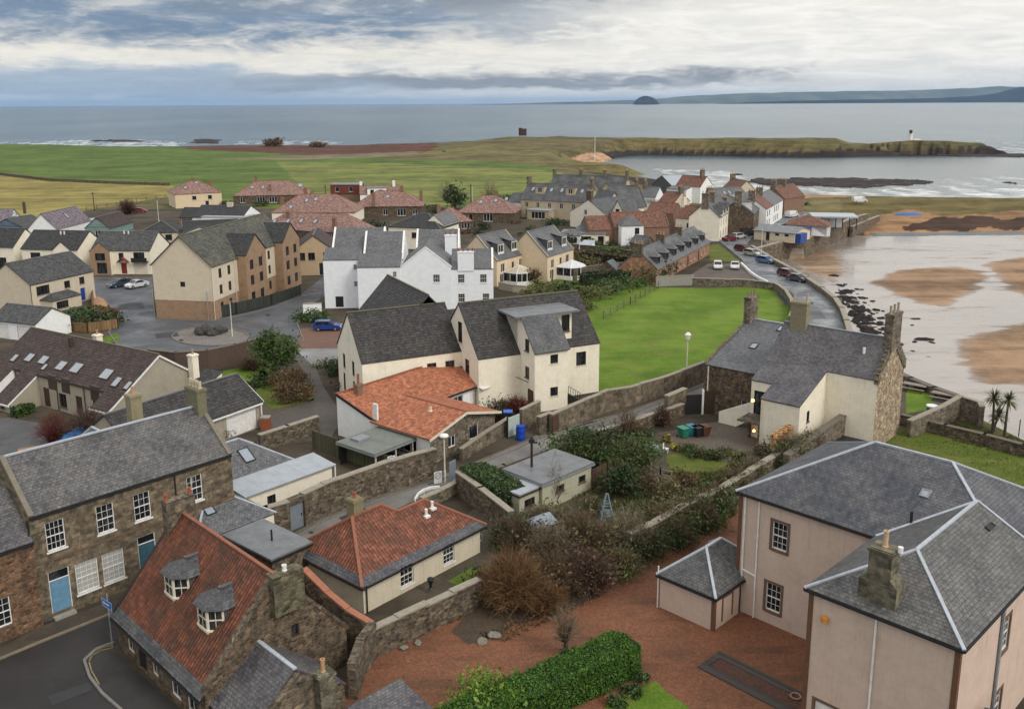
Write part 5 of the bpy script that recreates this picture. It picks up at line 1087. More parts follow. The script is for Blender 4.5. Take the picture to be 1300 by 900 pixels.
# --- flat roofed shed in the garden
h = House('flat_roofed_shed', 'pale green timber shed with grey flat roof in the overgrown garden', 'shed', (688.6, 615.3), (750.7, 589), 2.4); L = h.L
SHW = render_wall('pale_shed_paint', (.42, .41, .30), .35)
h.block(0, L, 0, 4.3, 2.4, 'flat', 0, SHW, FLAT, {'front': [(2.2, 1.1, 1.0, .6, 'lite1:b'), (5.0, 1.1, .9, .6, 'lite1:b')]}, over=(.2, 0), fascia=GREY_P)
h.block(-2.4, -.1, .3, 4.3, 2.1, 'flat', 0, SHW, ZINC, {'front': [(1.2, .8, 1.2, .7, 'lite2:b')]}, over=(.15, 0), fascia=BROWN_P)
# ---------------------------------------------------------------- the estate and the village beyond
T_PINK = rooftile('pink_tile', (.235, .135, .112), .2, .4, .4); T_PURP = rooftile('purple_tile', (.155, .125, .145), .1, .4, .4); T_GREY = rooftile('grey_tile', (0.055, 0.055, 0.058), .25, .4, .4); T_BLK = rooftile('black_tile', (0.027, 0.027, 0.030), .15, .4, .4); T_OLD = rooftile('old_red_tile', (.155, .068, .045), .35, .4, .4); T_MOSS = rooftile('moss_edged_tile', (0.065, 0.065, 0.055), .75, .4, .4)
GRN_W = boards('green_boards', (.17, .25, .24), .3, False); BLUE_W = boards('blue_boards', (.10, .15, .20), .3, False); RED_W = plain('dark_red_cladding', (.15, .03, .022), .7)
def small(name, label, cat, A, B, z, W, roof, rise, wm, rm, wins=None, chim=(), sky=(), group=None, x1=None, ridge=None, sill=CONC, over=(.25, .15), **kw):
    h = House(name, label, cat, A, B, z, group); h.sill = sill; L = x1 or h.L
    h.block(0, L, 0, W, z, roof, rise, wm, rm, wins, over=over, ridge=ridge or RIDGE_G, **kw)
    for c in chim: h.chimney(*c[:4], **(c[4] if len(c) > 4 else {}))
    for s_ in sky: h.skylight(*s_)
    return h
W2 = 'lite2:w'; WB = 'lite2:b'; W1 = 'lite1:w'
EST = 'houses of the estate cul-de-sac'
h = small('white_garage', 'white gabled garage block with grey roof at the left edge', 'garage', (-12, 406), (44.7, 412), 2.6, 6.2, 'gx', 1.7, WHITER, T_GREY, {'front': [(2.0, .05, 2.6, 2.1, 'garage:w'), (6.4, .05, 2.6, 2.1, 'garage:w')]})
h = small('beige_house', 'beige house with grey hipped porch and bright blue front door', 'house', (38, 361.5), (118, 344), 4.8, 9.4, 'gx', 3.1, BEIGE, T_GREY, {'front': [(2.4, 2.7, 2.6, 1.5, 'lite3:b'), (7.4, 2.9, 1.2, 1.2, WB), (10.6, 3.0, 1.1, 1.2, WB), (10.6, .1, 1.1, 2.2, 'door:v'), (8.2, .6, 1.4, 1.4, WB)]}, group=EST)
h.block(1.6, 7.6, -2.6, 0, 1.9, 'hip', .9, BEIGE, T_GREY, {'front': [(2, .4, 2.4, 1.2, 'lite3:b')], 'right': [(1.2, .5, 1.4, 1.2, WB)]}, hipend='both')
h.pipe(-.05, -.08, 0, 4.7)
h = small('porched_house', 'cream and brick house with dark red porch canopy and two parked cars before it', 'house', (116, 318), (190, 318), 4.8, 9.6, 'gx', 3.0, CREAM, T_GREY, {'front': [(5.9, 3.0, 1.0, 1.3, WB), (9.5, 2.6, 2.2, 1.8, WB), (6.3, .1, 1.1, 2.2, 'door:r'), (9.6, .1, 2.7, 2.1, 'garage:c')]}, chim=(), group=EST)
h.block(.2, 4.2, -1.2, 0, 4.8, 'gy', 1.7, CREAM, T_GREY, {'front': [(2, 2.9, 2.0, 1.5, WB), (2.2, .3, 2.0, 2.2, 'lite2:b')]}, skip='back', sideM=(('front',), BRKP))
h.block(5.4, 7.3, -1.0, 0, 2.5, 'gy', .8, CREAM, RED_W, skip='back front left right')
MB().box(8.2, 11.4, -.9, 0, 2.5, 2.6).box(8.2, 11.4, -.92, -.88, 2.6, 3.4).build('balcony', BLACK_P, h.o)
for x in (5.0, 5.9): MB().tube((x, 4.2, 7.3), (x, 4.2, 8.1), .14).build('roof_vent', WHITE_P, h.o)
h = small('plain_end_house', 'pale gabled house with black tiles, second from the left in the estate row', 'house', (27, 316), (98, 317.5), 4.8, 9.2, 'gx', 3.1, CREAM, T_BLK, {'front': [(3, 2.6, 2.2, 1.5, WB), (8.2, 2.6, 1.0, 1.3, W1)], 'right': []}, group=EST)
h.block(7.6, 11.4, -.9, 0, 4.8, 'gy', 1.6, CREAM, T_BLK, skip='back')
for x in (6.6, 7.4): MB().tube((x, 3.6, 7.1), (x, 3.6, 8.0), .14).build('roof_vent', WHITE_P, h.o)
h = small('edge_row_house', 'pale gabled house with black tiles cut by the left edge, tall dark windows', 'house', (-50, 312), (16.5, 314), 4.8, 8.0, 'gx', 3.2, CREAM, T_BLK, {'front': [(9.2, .4, 2.6, 2.2, 'lite4:b'), (5, 2.8, 1.5, 1.5, WB)]}, group=EST)
# apartment block
h = House('apartment_block', 'three-storey cream apartment block with brick base and brick gables, blank gable to the road', 'apartment block', (193, 336), (268, 338), 8.6, EST); L = h.L; h.sill = False; Y = 30.0
fl = [.9, 3.7, 6.3]
rw = [(y, z, .9, 1.5, WB) for y in (2.6, 5.6, 18, 20.6, 29) for z in fl]
h.block(0, L, 0, Y, 3.0, 'none', 0, BRKP, T_GREY, {'right': [(y, z, w, hh, s) for y, z, w, hh, s in rw if z < 1]}, wname='base_wall')
h.block(-.03, L + .03, -.03, Y + .03, 8.6, 'gy', 4.5, BEIGE, T_MOSS, {'front': [(L / 2, 5.2, .8, .8, 'lite1:k')], 'right': [(y, z, w, hh, s) for y, z, w, hh, s in rw if z > 1]}, z0=3.003, over=(.3, .25), ridge=RIDGE_B)
for y in (8.5, 23.0):
    pj = h.block(L + .03, L + 1.6, y, y + 7.6, 8.9, 'gx', 3.0, BRKP, T_BLK, {'right': [(u, z, 1.3, 1.6, WB) for u in (2.0, 5.4) for z in fl]}, skip='left', over=(.15, .15), wname='bay_wall')
    MB().slab([(L - 3.4, y - .1, 8.9), (L + 1.7, y - .1, 8.9), (L + 1.7, y + 3.8, 12.0), (L - 3.4, y + 3.8, 12.0)], .1).slab([(L + 1.7, y + 7.7, 8.9), (L - 3.4, y + 7.7, 8.9), (L - 3.4, y + 3.8, 12.0), (L + 1.7, y + 3.8, 12.0)], .1).build('bay_roof', T_BLK, h.o)
h.pipe(L + .08, -.1, 0, 8.4, CREAM_P); h.pipe(L + .12, 7.4, 0, 8.4, CREAM_P)
MB().tube((L - .9, -.35, 0), (L - .9, -.35, 4.6), .06).build('standpipe', GREY_P, h.o)
# beige gabled building with pend
h = small('pend_building', 'tan gabled building over a dark pend opening, brown tiles', 'building', (372, 319), (424, 317.6), 4.9, 13, 'gy', 2.9, TAN, T_BRN, {'front': [(1.6, 3.0, 1.3, 1.5, WB), (3.5, 3.0, 1.3, 1.5, WB), (6.4, 3.0, 1.3, 1.5, WB), (6.3, .05, 3.0, 2.4, 'garage:k')]}, ridge=RIDGE_G)
h.block(-5.6, 0, 3, 12, 4.6, 'gx', 2.6, BEIGE, T_BRN, {'front': [(4.4, 2.8, 1.6, 1.5, WB), (2, .2, 3.0, 2.2, 'garage:k')]}, skip='right'); h.skylight('front', 4.4, .2, 1.8, 1.1)
# white group
h = House('white_apartments', 'stepped group of white rendered apartments with grey slate roofs and white skews', 'apartment block', (410, 331), (626, 329), 8.0); h.sill = WHITE_P; SW = 'sash22:w'; L = h.L
WR = render_wall('blue_white_render', (.76, .79, .82), .12, (.34, .36, .38))
h.block(0, 5.9, 0, 3.2, 8.0, 'mono', 1.5, WR, S_GREY, {'front': [(5.2, 6.4, .6, .9, SW), (5.2, 3.6, .6, .9, SW), (2.4, .2, 1.3, 1.8, 'door:k')]}, over=(.1, .05), skip='back')
h.block(.8, 9.5, 3.2, 13, 8.0, 'gx', 4.2, WR, S_GREY, over=(.1, 0)); h.skews(.8, 9.5, 3.2, 13, 8.0, 4.2, WHITE_P)
h.block(5.9, 12.8, -2.6, 1.0, 7.2, 'mono', 1.6, WR, S_GREY, {'front': [(6.0, 5.6, .6, .9, SW)], 'left': []}, over=(.1, .05), skip='back')
h.block(6.4, 13.0, 1.0, 10.5, 7.8, 'gx', 4.0, WR, S_GREY, over=(.1, 0)); h.skews(6.4, 13.0, 1.0, 10.5, 7.8, 4.0, WHITE_P)
h.block(12.8, 21.0, -2.2, 9, 7.0, 'gy', 3.2, WR, S_GREY, {'front': [(5.8, 4.6, 1.1, 1.3, 'sash32:w')]}, over=(.1, 0)); h.skews(12.8, 21.0, -2.2, 9, 7.0, 3.2, WHITE_P, 'a', axis='y')
h.block(21.0, L, -1.8, 7.5, 6.6, 'gx', 2.6, WR, S_GREY, {'front': [(1.6, 4.4, 1.1, 1.4, 'sash32:w'), (5.2, 4.4, 1.1, 1.4, 'sash32:w'), (1.6, 1.2, 1.1, 1.4, 'sash32:w'), (5.6, 1.2, 1.1, 1.4, 'sash32:w')]}, over=(.1, 0)); h.skews(21, L, -1.8, 7.5, 6.6, 2.6, WHITE_P, 'b')
h.chimney(23.4, -1.6, 6.4, 9.6, 2.6, .7, WR, 4, POTRED, poth=.5); h.chimney(20.6, 8, 7.5, 11, 2.0, .7, WR, 3, POTRED, poth=.5)
h.block(14.5, 22, 9, 16, 8.2, 'gx', 3.0, WR, S_GREY, over=(.1, 0)); h.skews(14.5, 22, 9, 16, 8.2, 3.0, WHITE_P, 'ab')
# sandstone villas with dormers and conservatories
def villa(label, A, B, W, rise, cons, **k):
    h = House('dormered_villa', label, 'house', A, B, 4.7, 'dormered villas by the gardens'); L = h.L; h.sill = False
    h.block(0, L, 0, W, 4.7, 'gx', rise, OCHRE, S_GREY, {'front': [(2.0, 2.4, 1.2, 1.6, W2), (5.4, 2.6, .8, 1.3, W1), (8.2, 2.5, 1.3, 1.6, W2), (1.8, .3, 1.4, 1.8, W2)]}, over=(.15, .1), ridge=RIDGE_G)
    h.skews(0, L, 0, W, 4.7, rise, STONE_PALE, 'ab', .25, .18)
    for u in (2.6, L - 2.4): h.dormer('front', u, .18, 2.0, 1.9, WHITE_P, S_GREY, 'lite2:w', 'mono', .5, 1.7, 1.4, S_DARK)
    c = MB(); gl = MB(); x0, x1, y0 = cons; e = [(x0, 0), (x0, y0 * .7), (x0 + (x1 - x0) * .3, y0), (x1 - (x1 - x0) * .3, y0), (x1, y0 * .7), (x1, 0)]; ap = ((x0 + x1) / 2, y0 * .45, 3.5)
    for (a, b), (p, q) in zip(e, e[1:]):
        c.bar((a, b, .4), (p, q, .4), .12, .8); c.bar((a, b, 2.35), (p, q, 2.35), .14, .14); c.bar((a, b, .4), (a, b, 2.3), .14, .14)
        m = ((a + p) / 2, (b + q) / 2); c.bar((*m, .5), (*m, 2.3), .09, .09); gl.poly([(a, b, .8), (p, q, .8), (p, q, 2.3), (a, b, 2.3)])
        c.bar((a, b, 2.42), ap, .1, .08)
    r = MB()
    for (a, b), (p, q) in zip(e, e[1:]): r.slab([(a, b, 2.4), (p, q, 2.4), ap], .04)
    w = c.build('conservatory', WHITE_P, h.o); gl.build('conservatory_glass', GL, w); r.build('conservatory_roof', k['rm'], w); return h
villa('left of two dormered sandstone villas, tan-roofed conservatory at its front', (630.5, 332), (666.5, 323), 9.0, 4.3, (2.2, 7.4, -4.2), rm=plain('polycarbonate', (.42, .36, .26), .4))
villa('right of two dormered sandstone villas, white conservatory at its corner', (695, 327), (728, 317), 9.0, 4.4, (3.6, 9.0, -4.4), rm=plain('pale_polycarbonate', (.55, .56, .56), .3))
h = small('black_roofed_block', 'square cream block with black hipped roof behind the white apartments', 'house', (493, 288), (559.5, 290.7), 5.0, 11, 'hip', 2.6, CREAM, T_BLK, {'front': [(6.5, 2.6, 1.2, 1.3, WB), (9.6, 3.4, .8, .9, WB)], 'right': [(3, 2.6, 1.6, 1.6, W2), (7, 2.6, 1.6, 1.6, W2)]})
h.block(h.L - 5.2, h.L - .2, 2.5, 11.5, 5.5, 'gy', 2.2, CREAM, S_GREY, skip='back')
# pink roofed bungalows
PB = 'pink-roofed bungalows'; PC = {'m': BRK, 'pots': 2, 'pm': POTRED}
def pinky(label, A, B, W, z=3.0, rise=3.2, wm=None, chim=(), sky=(), wins=None, **k):
    h = small('pink_roofed_bungalow', label, 'bungalow', A, B, z, W, 'hip' if k.get('hx', 1) else 'hipy', rise, wm or RUB, T_PINK, wins if wins is not None else {'front': [(3, .9, 1.6, 1.4, W2), (8, .9, 2.4, 1.5, 'lite3:w')]}, ridge=RIDGE_R, group=PB)
    for x, y, zt in chim: h.chimney(x, y, z, zt, .9, .7, BRK, 2, POTRED, poth=.4)
    for s in sky: h.skylight(*s)
    return h
pinky('two-storey pink hipped house with cream walls at the field edge', (222, 247), (281, 244), 12, 4.6, 3.6, OCHRE, [(7, 6, 9.2), (13.6, 9, 7.5)], [('front', 4, .35, 1.0, 1.4), ('front', 8, .7, 1, 1.4)], {'front': [(6, 2.4, 1.4, 1.4, W1), (11, 2.4, 1.4, 1.4, W1), (10, .4, 1.2, 1.6, W1)]})
pinky('long pink hipped bungalow with brown brick walls and three skylights by the green field', (296, 249), (392, 247), 14, 3.0, 4.2, RUB, [(7, 7, 9.0), (12, 2, 6.4)], [('front', 6, .45, 1, 1.4), ('front', 9.5, .45, 1, 1.4), ('front', 22, .5, 1.4, 2.0)], {'front': [(3, .6, 1.6, 1.8, W2), (9, .5, 2.6, 2.0, 'lite3:w'), (13, .5, 2.6, 2.0, 'lite3:w')]})
pinky('pink hipped bungalow with cream walls, higher of the stacked pair', (345, 270), (450, 270), 13, 3.2, 4.4, CREAM, [(8, 7, 9.4), (2, 4, 7)], [('front', 9, .55, 1, 1.5), ('front', 11.6, .62, 1, 1.5), ('front', 5, .2, 1, 1.4)], {'front': [(17.5, .8, 1.6, 1.5, W2), (22, .8, 1.2, 1.5, W1)]})
pinky('pink hipped bungalow with brown brick walls, lower of the stacked pair', (330, 290), (452, 296), 10, 2.8, 3.6, RUB, [(6.2, 3.4, 6.8), (21.6, -.2, 6.2)], [('front', 3, .3, 1, 1.4), ('front', 6.8, .35, 1, 1.4), ('front', 10.5, .4, 1, 1.4), ('front', 14.5, .4, 1, 1.4)], {'front': [(20.5, .6, 1.4, 1.6, W2)]})
pinky('broad pink hipped bungalow with a brick chimney rising from its front wall', (448, 262.6), (536, 262), 13, 3.2, 4.0, RUB, [(6.2, -.2, 7.0), (14, 6, 8.6), (19.6, 8, 7.0)], [('front', 10, .5, 1, 1.5)], {'front': [(9.6, .6, 1.4, 1.8, W2), (14.4, .4, 2.6, 2.2, 'lite3:w'), (18.4, .8, 1.4, 1.5, W2)]})
pinky('small pink hipped bungalow peeping between the black roof and the dark tree', (553, 283), (600, 281), 9, 2.8, 3.2, RUB, [(2, 5, 6.6)], [])
pinky('pink hipped bungalow with dark windows beside the slate terrace gardens', (580, 270), (653, 271), 13, 2.8, 4.2, RUB, [(10, 7, 8.2)], [('front', 6.2, .5, 1, 1.5), ('front', 10.4, .6, 1, 1.5), ('front', 13.4, .7, 1, 1.5)], {'front': [(4, .5, 1.2, 1.9, W1), (9, .4, 2.6, 2.1, 'lite3:w')]})
h = small('red_dormered_house', 'house with boxy dark red upper storey and flat grey roof by the field', 'house', (421, 246), (456, 246), 2.6, 8, 'none', 0, BRK, FLAT, {'front': [(3, .5, 1.4, 1.5, W1)]}); h.block(-.3, h.L + .3, -.3, 7, 5.6, 'flat', 0, RED_W, FLAT, {'front': [(2.4, 3.3, 1.4, 1.6, W1), (7.2, 3.3, 1.4, 1.6, W1)]}, z0=2.6)
h = small('white_winged_house', 'white house with pink roof and dark square windows beside the red box dormer', 'house', (457, 247), (508, 246), 3.0, 9, 'gx', 2.4, WHITER, T_PINK, {'front': [(2, .5, 1, 1.4, W1)]}, ridge=RIDGE_R); h.block(2.5, 9, -.4, 4, 5.0, 'flat', 0, WHITER, FLAT, {'front': [(1.6, 3.1, 1.2, 1.4, WB), (4.6, 3.1, 1.2, 1.4, WB)]}, z0=2.8); h.chimney(11.6, 4, 4, 7.2, .9, .7, WHITER, 2, POTRED); h.chimney(.4, 5, 4, 7, .9, .7, WHITER, 2, POTRED)
# low houses at the field's edge
h = small('flat_dormer_bungalow', 'white bungalow with black roof and long flat white dormer', 'bungalow', (244, 276), (307, 277), 3.0, 12, 'gx', 2.6, WHITER, T_BLK, {'front': [(1.6, .4, 1.8, 1.8, WB), (10.8, .8, 2.0, 1.5, WB)]}); h.block(3.6, 15.8, -1.6, 5, 3.3, 'flat', 0, WHITER, ZINC, {'front': [(8.6, .8, 2.4, 1.6, WB)]}); h.chimney(8.6, 5.5, 4, 6.6, 1.6, .8, BEIGE, 0)
h.block(-4.5, .0, 1, 8, 2.7, 'gx', 2.4, BRK, T_BLK, {'front': [(2.2, .3, 3, 2, 'garage:k')]})
h = small('brown_gabled_bungalow', 'low bungalow with shallow dark roof and black gable boarding', 'bungalow', (233, 296), (303, 293), 2.6, 9, 'gx', 2.3, BEIGE, T_BLK, {'front': [(2, .6, 1.4, 1.4, WB)]}); h.block(-.4, 8, -3, 1, 2.6, 'gy', 1.5, BEIGE, T_BLK, {'front': [(1.8, .8, 1.2, 1.2, WB)]}, skip='back')
h = small('low_dark_bungalow', 'low bungalow with dark roof beside the bare bush, left of the apartment ridge', 'bungalow', (176, 296), (225, 295), 2.5, 9, 'hip', 2.3, BEIGE, T_BLK, {'front': [(7, .6, 1.6, 1.4, WB)]})
h = small('green_boarded_house', 'pale green boarded gable house with brown roof', 'house', (108, 290), (139, 290), 3.4, 13, 'gy', 2.6, GRN_W, T_BRN, {'front': [(3.4, 1.2, 2.0, 1.6, 'lite3:w')]})
h = small('white_gabled_house', 'white gabled house with broad mauve tiled roof by the yellow field', 'house', (35.5, 291), (72, 291), 3.6, 17, 'gy', 3.6, WHITER, T_PURP, {'front': [(2.6, 1.3, 1.2, 1.5, WB), (6.2, 1.3, 1.2, 1.5, WB)]}); h.skylight('right', 9, .4, 1.0, 1.6)
h = small('blue_boarded_house', 'slate blue boarded gable house at the left edge', 'house', (-14, 290), (33, 291), 3.0, 9, 'gy', 2.4, BLUE_W, T_GREY, {})
h = small('grey_roofed_chalet', 'grey-roofed white chalet with skylight and thin chimney at the far left', 'house', (-40, 283), (10, 282), 3.4, 9, 'gx', 2.8, WHITER, T_PURP, {}, sky=(('front', 10.6, .35, 1.1, 1.7),)); h.chimney(12.4, 4.6, 5, 8.0, .6, .6, BRKD, 1, POTRED)
h = small('pale_flat_garage', 'long pale flat roof behind the green boarded house', 'garage', (112, 281), (160, 277), 2.4, 5, 'flat', 0, WHITER, ZINC, {})
# slate terrace and the streets behind it
RB = render_wall('buff_stone', (.44, .37, .26), .35)
h = House('slate_terrace', 'long buff terrace under slate with two box dormers and four skylights', 'terrace', (661, 253.5), (744, 257.5), 5.2); L = h.L; h.sill = False
h.block(0, L, 0, 10, 5.2, 'gx', 4.4, RB, S_DARK, {'front': [(x, 3.0, 1.0, 1.6, W2) for x in (2, 5.6, 9.4, 13.2, 17, 19.4)] + [(x, .4, 1.0, 1.9, W2) for x in (2, 17, 19.4)], 'right': [(3, 3, 1, 1.6, W1)]}, ridge=RIDGE_G, over=(.2, .05))
for u in (5.4, 15.2): h.dormer('front', u, .36, 2.9, 2.0, RB, S_DARK, 'lite2:w', 'flat', .02, 1.3, 1.4)
for u in (2.6, 8.6, 12, 18.4): h.skylight('front', u, .5, 1.0, 1.6)
h.chimney(.3, 5, 8, 11.6, .8, 1.8, RUBG, 3, POT, 'y'); h.chimney(L - .3, 5, 8, 11.6, .8, 1.8, RUBG, 3, POT, 'y')
h.block(4, 11, -3.6, 0, 2.7, 'flat', 0, RB, ZINC, {'front': [(3.5, .3, 4.4, 2.0, 'lite4:w')]}); h.block(-5.4, 0, 2, 9, 4.0, 'gx', 2.4, WHITER, S_DARK, {'front': [(1.6, .4, 2.4, 1.8, W2)]}, skip='right')
h = House('gabled_terrace', 'rear slate terrace with a row of small dark gables along the skyline', 'terrace', (697, 240), (792, 243), 5.4); L = h.L; h.sill = False
h.block(0, L, 0, 9, 5.4, 'gx', 4.2, RB, S_DARK, {'front': [(x, 2.8, 1.2, 1.6, W2) for x in (14, 17.6, 21.4, 25)]}, ridge=RIDGE_G, over=(.2, .05))
for u in (3.4, 7.4, 11.6, 15.6, 19.6, 23.6): h.block(u - 1.5, u + 1.5, -.25, 3, 6.0, 'gy', 2.0, RB, S_DARK, {'front': [(1.5, 4.0, 1.1, 1.7, WB)]}, z0=3.6, skip='back', over=(.25, .2))
for u in (.3, 9.6, 17.6, L - .3): h.chimney(u, 4.5, 8.4, 11.6, .8, 1.7, RUBG, 3, POT, 'y')
h = House('end_gable_villa', 'buff villa with twin pointed gables at the right end of the rear terrace', 'house', (768, 252), (806, 253), 5.4); h.sill = False
h.block(0, h.L, 0, 9, 5.2, 'gx', 3.6, RB, S_DARK, {'front': [(8, 2.6, 1.4, 1.6, W2)]}, ridge=RIDGE_G); h.block(.4, 4.4, -1.4, 2, 5.4, 'gy', 2.6, RB, S_DARK, {'front': [(2, 2.6, 1.4, 1.8, WB)]}, skip='back'); h.chimney(h.L - .4, 4.5, 7.4, 10.6, .8, 1.6, RUBG, 3, POT, 'y')
h = House('gothic_gable_house', 'cream gabled house with arched gothic window and slate roof', 'house', (724, 269), (770, 274), 4.0); h.sill = False
h.block(0, h.L, 0, 14, 4.0, 'gy', 3.6, CREAM, S_DARK, {'front': [(5.6, 3.6, .9, 1.4, W2)]}, ridge=RIDGE_G); h.chimney(h.L / 2, .6, 7, 10, 1.8, .9, RUBD, 3, POT)
h.block(h.L - 1, h.L + 3.4, 3, 8, 4.4, 'gy', 3.4, CREAM, S_DARK, {'front': [(2.2, 2.8, 1.3, 2.8, 'lite2:k')]}, over=(.2, .2))
h = House('gothic_hall', 'cream hall with steep dark roof and black bargeboards among the slate roofs', 'hall', (783, 262), (818, 260), 4.6); h.sill = False
h.block(0, h.L, 0, 8, 4.4, 'gx', 4.6, CREAM, S_DARK, {'front': [(2.5, .8, 1.0, 2.2, WB)]}, over=(.5, .5), ridge=RIDGE_G); h.block(-5, .5, -2.5, 6, 4.8, 'gy', 4.0, CREAM, S_DARK, {'front': [(2.7, 2.2, 1.4, 2.6, WB)]}, over=(.4, .4))
MB().bar((h.L + .52, -.5, 3.95), (h.L + .52, 4, 9.1), .1, .4).bar((h.L + .52, 4, 9.1), (h.L + .52, 8.5, 3.95), .1, .4).build('bargeboard', BLACK_P, h.o)
h = House('pantiled_warehouse', 'brown brick warehouse with rusty tiled roof and white hip-roofed turret', 'warehouse', (780, 290), (850, 288), 3.8); h.sill = False
h.block(0, h.L, 0, 8.5, 3.8, 'gx', 3.2, BRK, T_OLD, {'front': [(11, 1.2, .8, 1.2, WB)]}, ridge=RIDGE_R); h.skews(0, h.L, 0, 8.5, 3.8, 3.2, RUBD)
h.block(1.0, 6.4, -2.6, 2.4, 4.6, 'hip', 2.2, WHITER, S_GREY, {'front': [(3.8, 2.6, 1.1, 1.5, WB)]}); h.block(-6.0, .2, .5, 9.5, 3.4, 'gx', 2.8, BRK, T_OLD, {}, skip='right')
h = House('rusty_roofed_cottage', 'cottage with rusty orange tiled roof between the warehouse and the cream harbour house', 'cottage', (858, 277), (886, 279), 4.0); h.sill = False
h.block(0, h.L, 0, 8, 4.0, 'gx', 2.8, CREAM, T_OLD, {'front': [(3.5, 1.6, 1.0, 1.3, W2)]}, ridge=RIDGE_R); h.chimney(h.L, 4, 6.0, 9.2, .9, 1.8, CREAM, 3, POT, 'y'); h.chimney(.2, 4, 6, 9, .9, 1.6, CREAM, 3, POT, 'y')
h = House('second_rusty_cottage', 'rusty tiled roof half hidden above the brown brick warehouse', 'cottage', (820, 270), (855, 272), 4.2); h.block(0, h.L, 0, 7, 4.2, 'gx', 2.4, BRK, T_OLD, {}, ridge=RIDGE_R)
h = House('sunroom_bungalow', 'low cream bungalow with grey flat roofs and glazed sunroom', 'bungalow', (712, 297), (768, 298), 2.6); h.sill = False
h.block(0, h.L, 0, 7, 2.6, 'flat', 0, CREAM, FLAT, {'front': [(8, .8, 1.6, 1.3, WB), (4, .8, 1.2, 1.2, W1), (10.8, .1, 1.2, 2.1, 'door:k')]}); h.block(.3, 4.8, -2.6, 2, 2.5, 'hip', 1.3, WHITER, S_GREY, {'front': [(2.2, .7, 3.2, 1.5, 'lite4:w')]}); h.block(3, 8, 4, 10, 3.0, 'hip', 1.8, CREAM, S_GREY, {})
# row of dormered cottages
h = House('cottage_row', 'row of sandstone cottages with many slate-hooded dormers by the car park', 'terrace', (833.5, 343), (901, 308), 2.7); L = h.L; h.sill = False
RBR = ashlar('red_sandstone', (.36, .20, .125), (.22, .115, .07), .6, .3, .2, (.3, .2, .13))
h.block(0, L, 0, 7.4, 2.7, 'gx', 3.3, RBR, S_GREY, {'front': [(u, .1 if i % 3 == 1 else .7, 1.0, 2.1 if i % 3 == 1 else 1.3, 'door:n' if i % 3 == 1 else W2) for i, u in enumerate(np.arange(2, L - 1.5, 2.7))]}, ridge=RIDGE_G, over=(.2, .05))
h.skews(0, L, 0, 7.4, 2.7, 3.3, RUBD, 'a')
for u in np.linspace(3, L - 3, 7): h.dormer('front', float(u), .16, 1.9, 1.5, S_DARK, S_GREY, 'lite2:k', 'hip', .7, 1.5, 1.1, S_DARK, over=.25)
for u in (.3, L * .36, L * .68): h.chimney(float(u), 3.7, 5, 7.4, .9, 1.6, RUBD, 3, POT, 'y')
h.block(-1.5, 1.5, 7.4, 11, 2.4, 'gx', 1.4, RUBD, S_GREY, {})
# harbour houses
HV = 'harbour front houses'
def hv(label, A, B, z, W, roof, rise, wm, rm, wins, ch=(), **k):
    h = House(k.pop('name', 'harbour_house'), label, 'house', A, B, z, HV); h.sill = False; h.block(0, h.L, 0, W, z, roof, rise, wm, rm, wins, ridge=RIDGE_G, over=(.2, .1), **k)
    for x, y, zt in ch: h.chimney(x, y, z + rise * .6, zt, .9, 1.7, RUBG, 3, POT, 'y')
    return h
h = hv('dark grey gabled boat shed on the skyline by the bay', (828, 232), (853, 236), 4.5, 16, 'gy', 3.0, plain('dark_cladding', (.07, .072, .078), .6), ZINC, {'front': [(2.4, .1, 2.8, 3.2, 'garage:k')]})
h = hv('white house with rusty red roof and grey lean-to front', (858, 236), (889, 238), 5.6, 8, 'gx', 3.2, WHITER, T_OLD, {'right': [(4, 3, 1, 1.4, W1)]}, [(7.6, 4, 11)])
h.block(-1, 6.6, -4, 0, 4.8, 'mono', .8, WHITER, S_GREY, {'front': [(1.6, 3, .8, 1.2, WB), (4, 3, .8, 1.2, WB), (4.4, .2, 1, 2.1, 'door:k'), (1.6, .5, .8, 1.4, WB)]}, skip='back')
h = hv('beige gabled house with blue-grey roof and two skylights on the bay', (893, 251), (916, 254), 4.4, 11, 'gy', 3.0, BEIGE, S_GREY, {'front': [(3, 2.4, .9, 1.2, WB)]}); h.skylight('right', 3, .4, 1, 1.6); h.skylight('right', 5, .4, 1, 1.6)
h = hv('small house with steep rusty roof at the edge of the sand', (917, 239), (935, 243), 4.2, 7, 'gx', 3.2, BEIGE, T_OLD, {}, [(.3, 3.5, 9)])
h = hv('cream house with pale gable and three wallhead dormers facing the harbour road', (914, 277), (936, 262.5), 5.6, 7.5, 'gx', 3.4, CREAM, S_DARK, {'front': [(x, z, 1.0, 1.7, W2) for x in (2, 5.6, 9.2, 12.8) for z in (.5, 3.3)]}, [(.3, 3.7, 11.4), (8, 3.7, 11)])
for u in (3.5, 7.4, 11.4): h.block(u - 1.2, u + 1.2, -.1, 2.4, 6.4, 'gy', 1.6, CREAM, S_DARK, {'front': [(1.2, 5.3, .8, 1.2, W1)]}, z0=5.2, skip='back', over=(.2, .15))
h = hv('low pale house with grey slate roof next along the harbour street', (937, 272), (946, 266), 4.4, 8, 'gx', 2.8, BEIGE, S_GREY, {'front': [(2, .6, 1, 1.6, W2), (5, .6, 1, 1.6, W2)]}, [(.2, 4, 8.6)])
h = hv('small white cottage with rusty tiles in the harbour street', (946, 276), (956, 271), 3.0, 7, 'gx', 2.8, WHITER, T_OLD, {'front': [(1.6, .5, 1, 1.4, W2), (4, .1, 1, 2.1, 'door:k')]})
h = hv('tall grey rendered house with flat parapet in the harbour street', (938, 254), (968, 252), 7.0, 9, 'gx', 1.0, GREYR, FLAT, {'front': [(8.6, 4.5, 1, 1.6, W2)]})
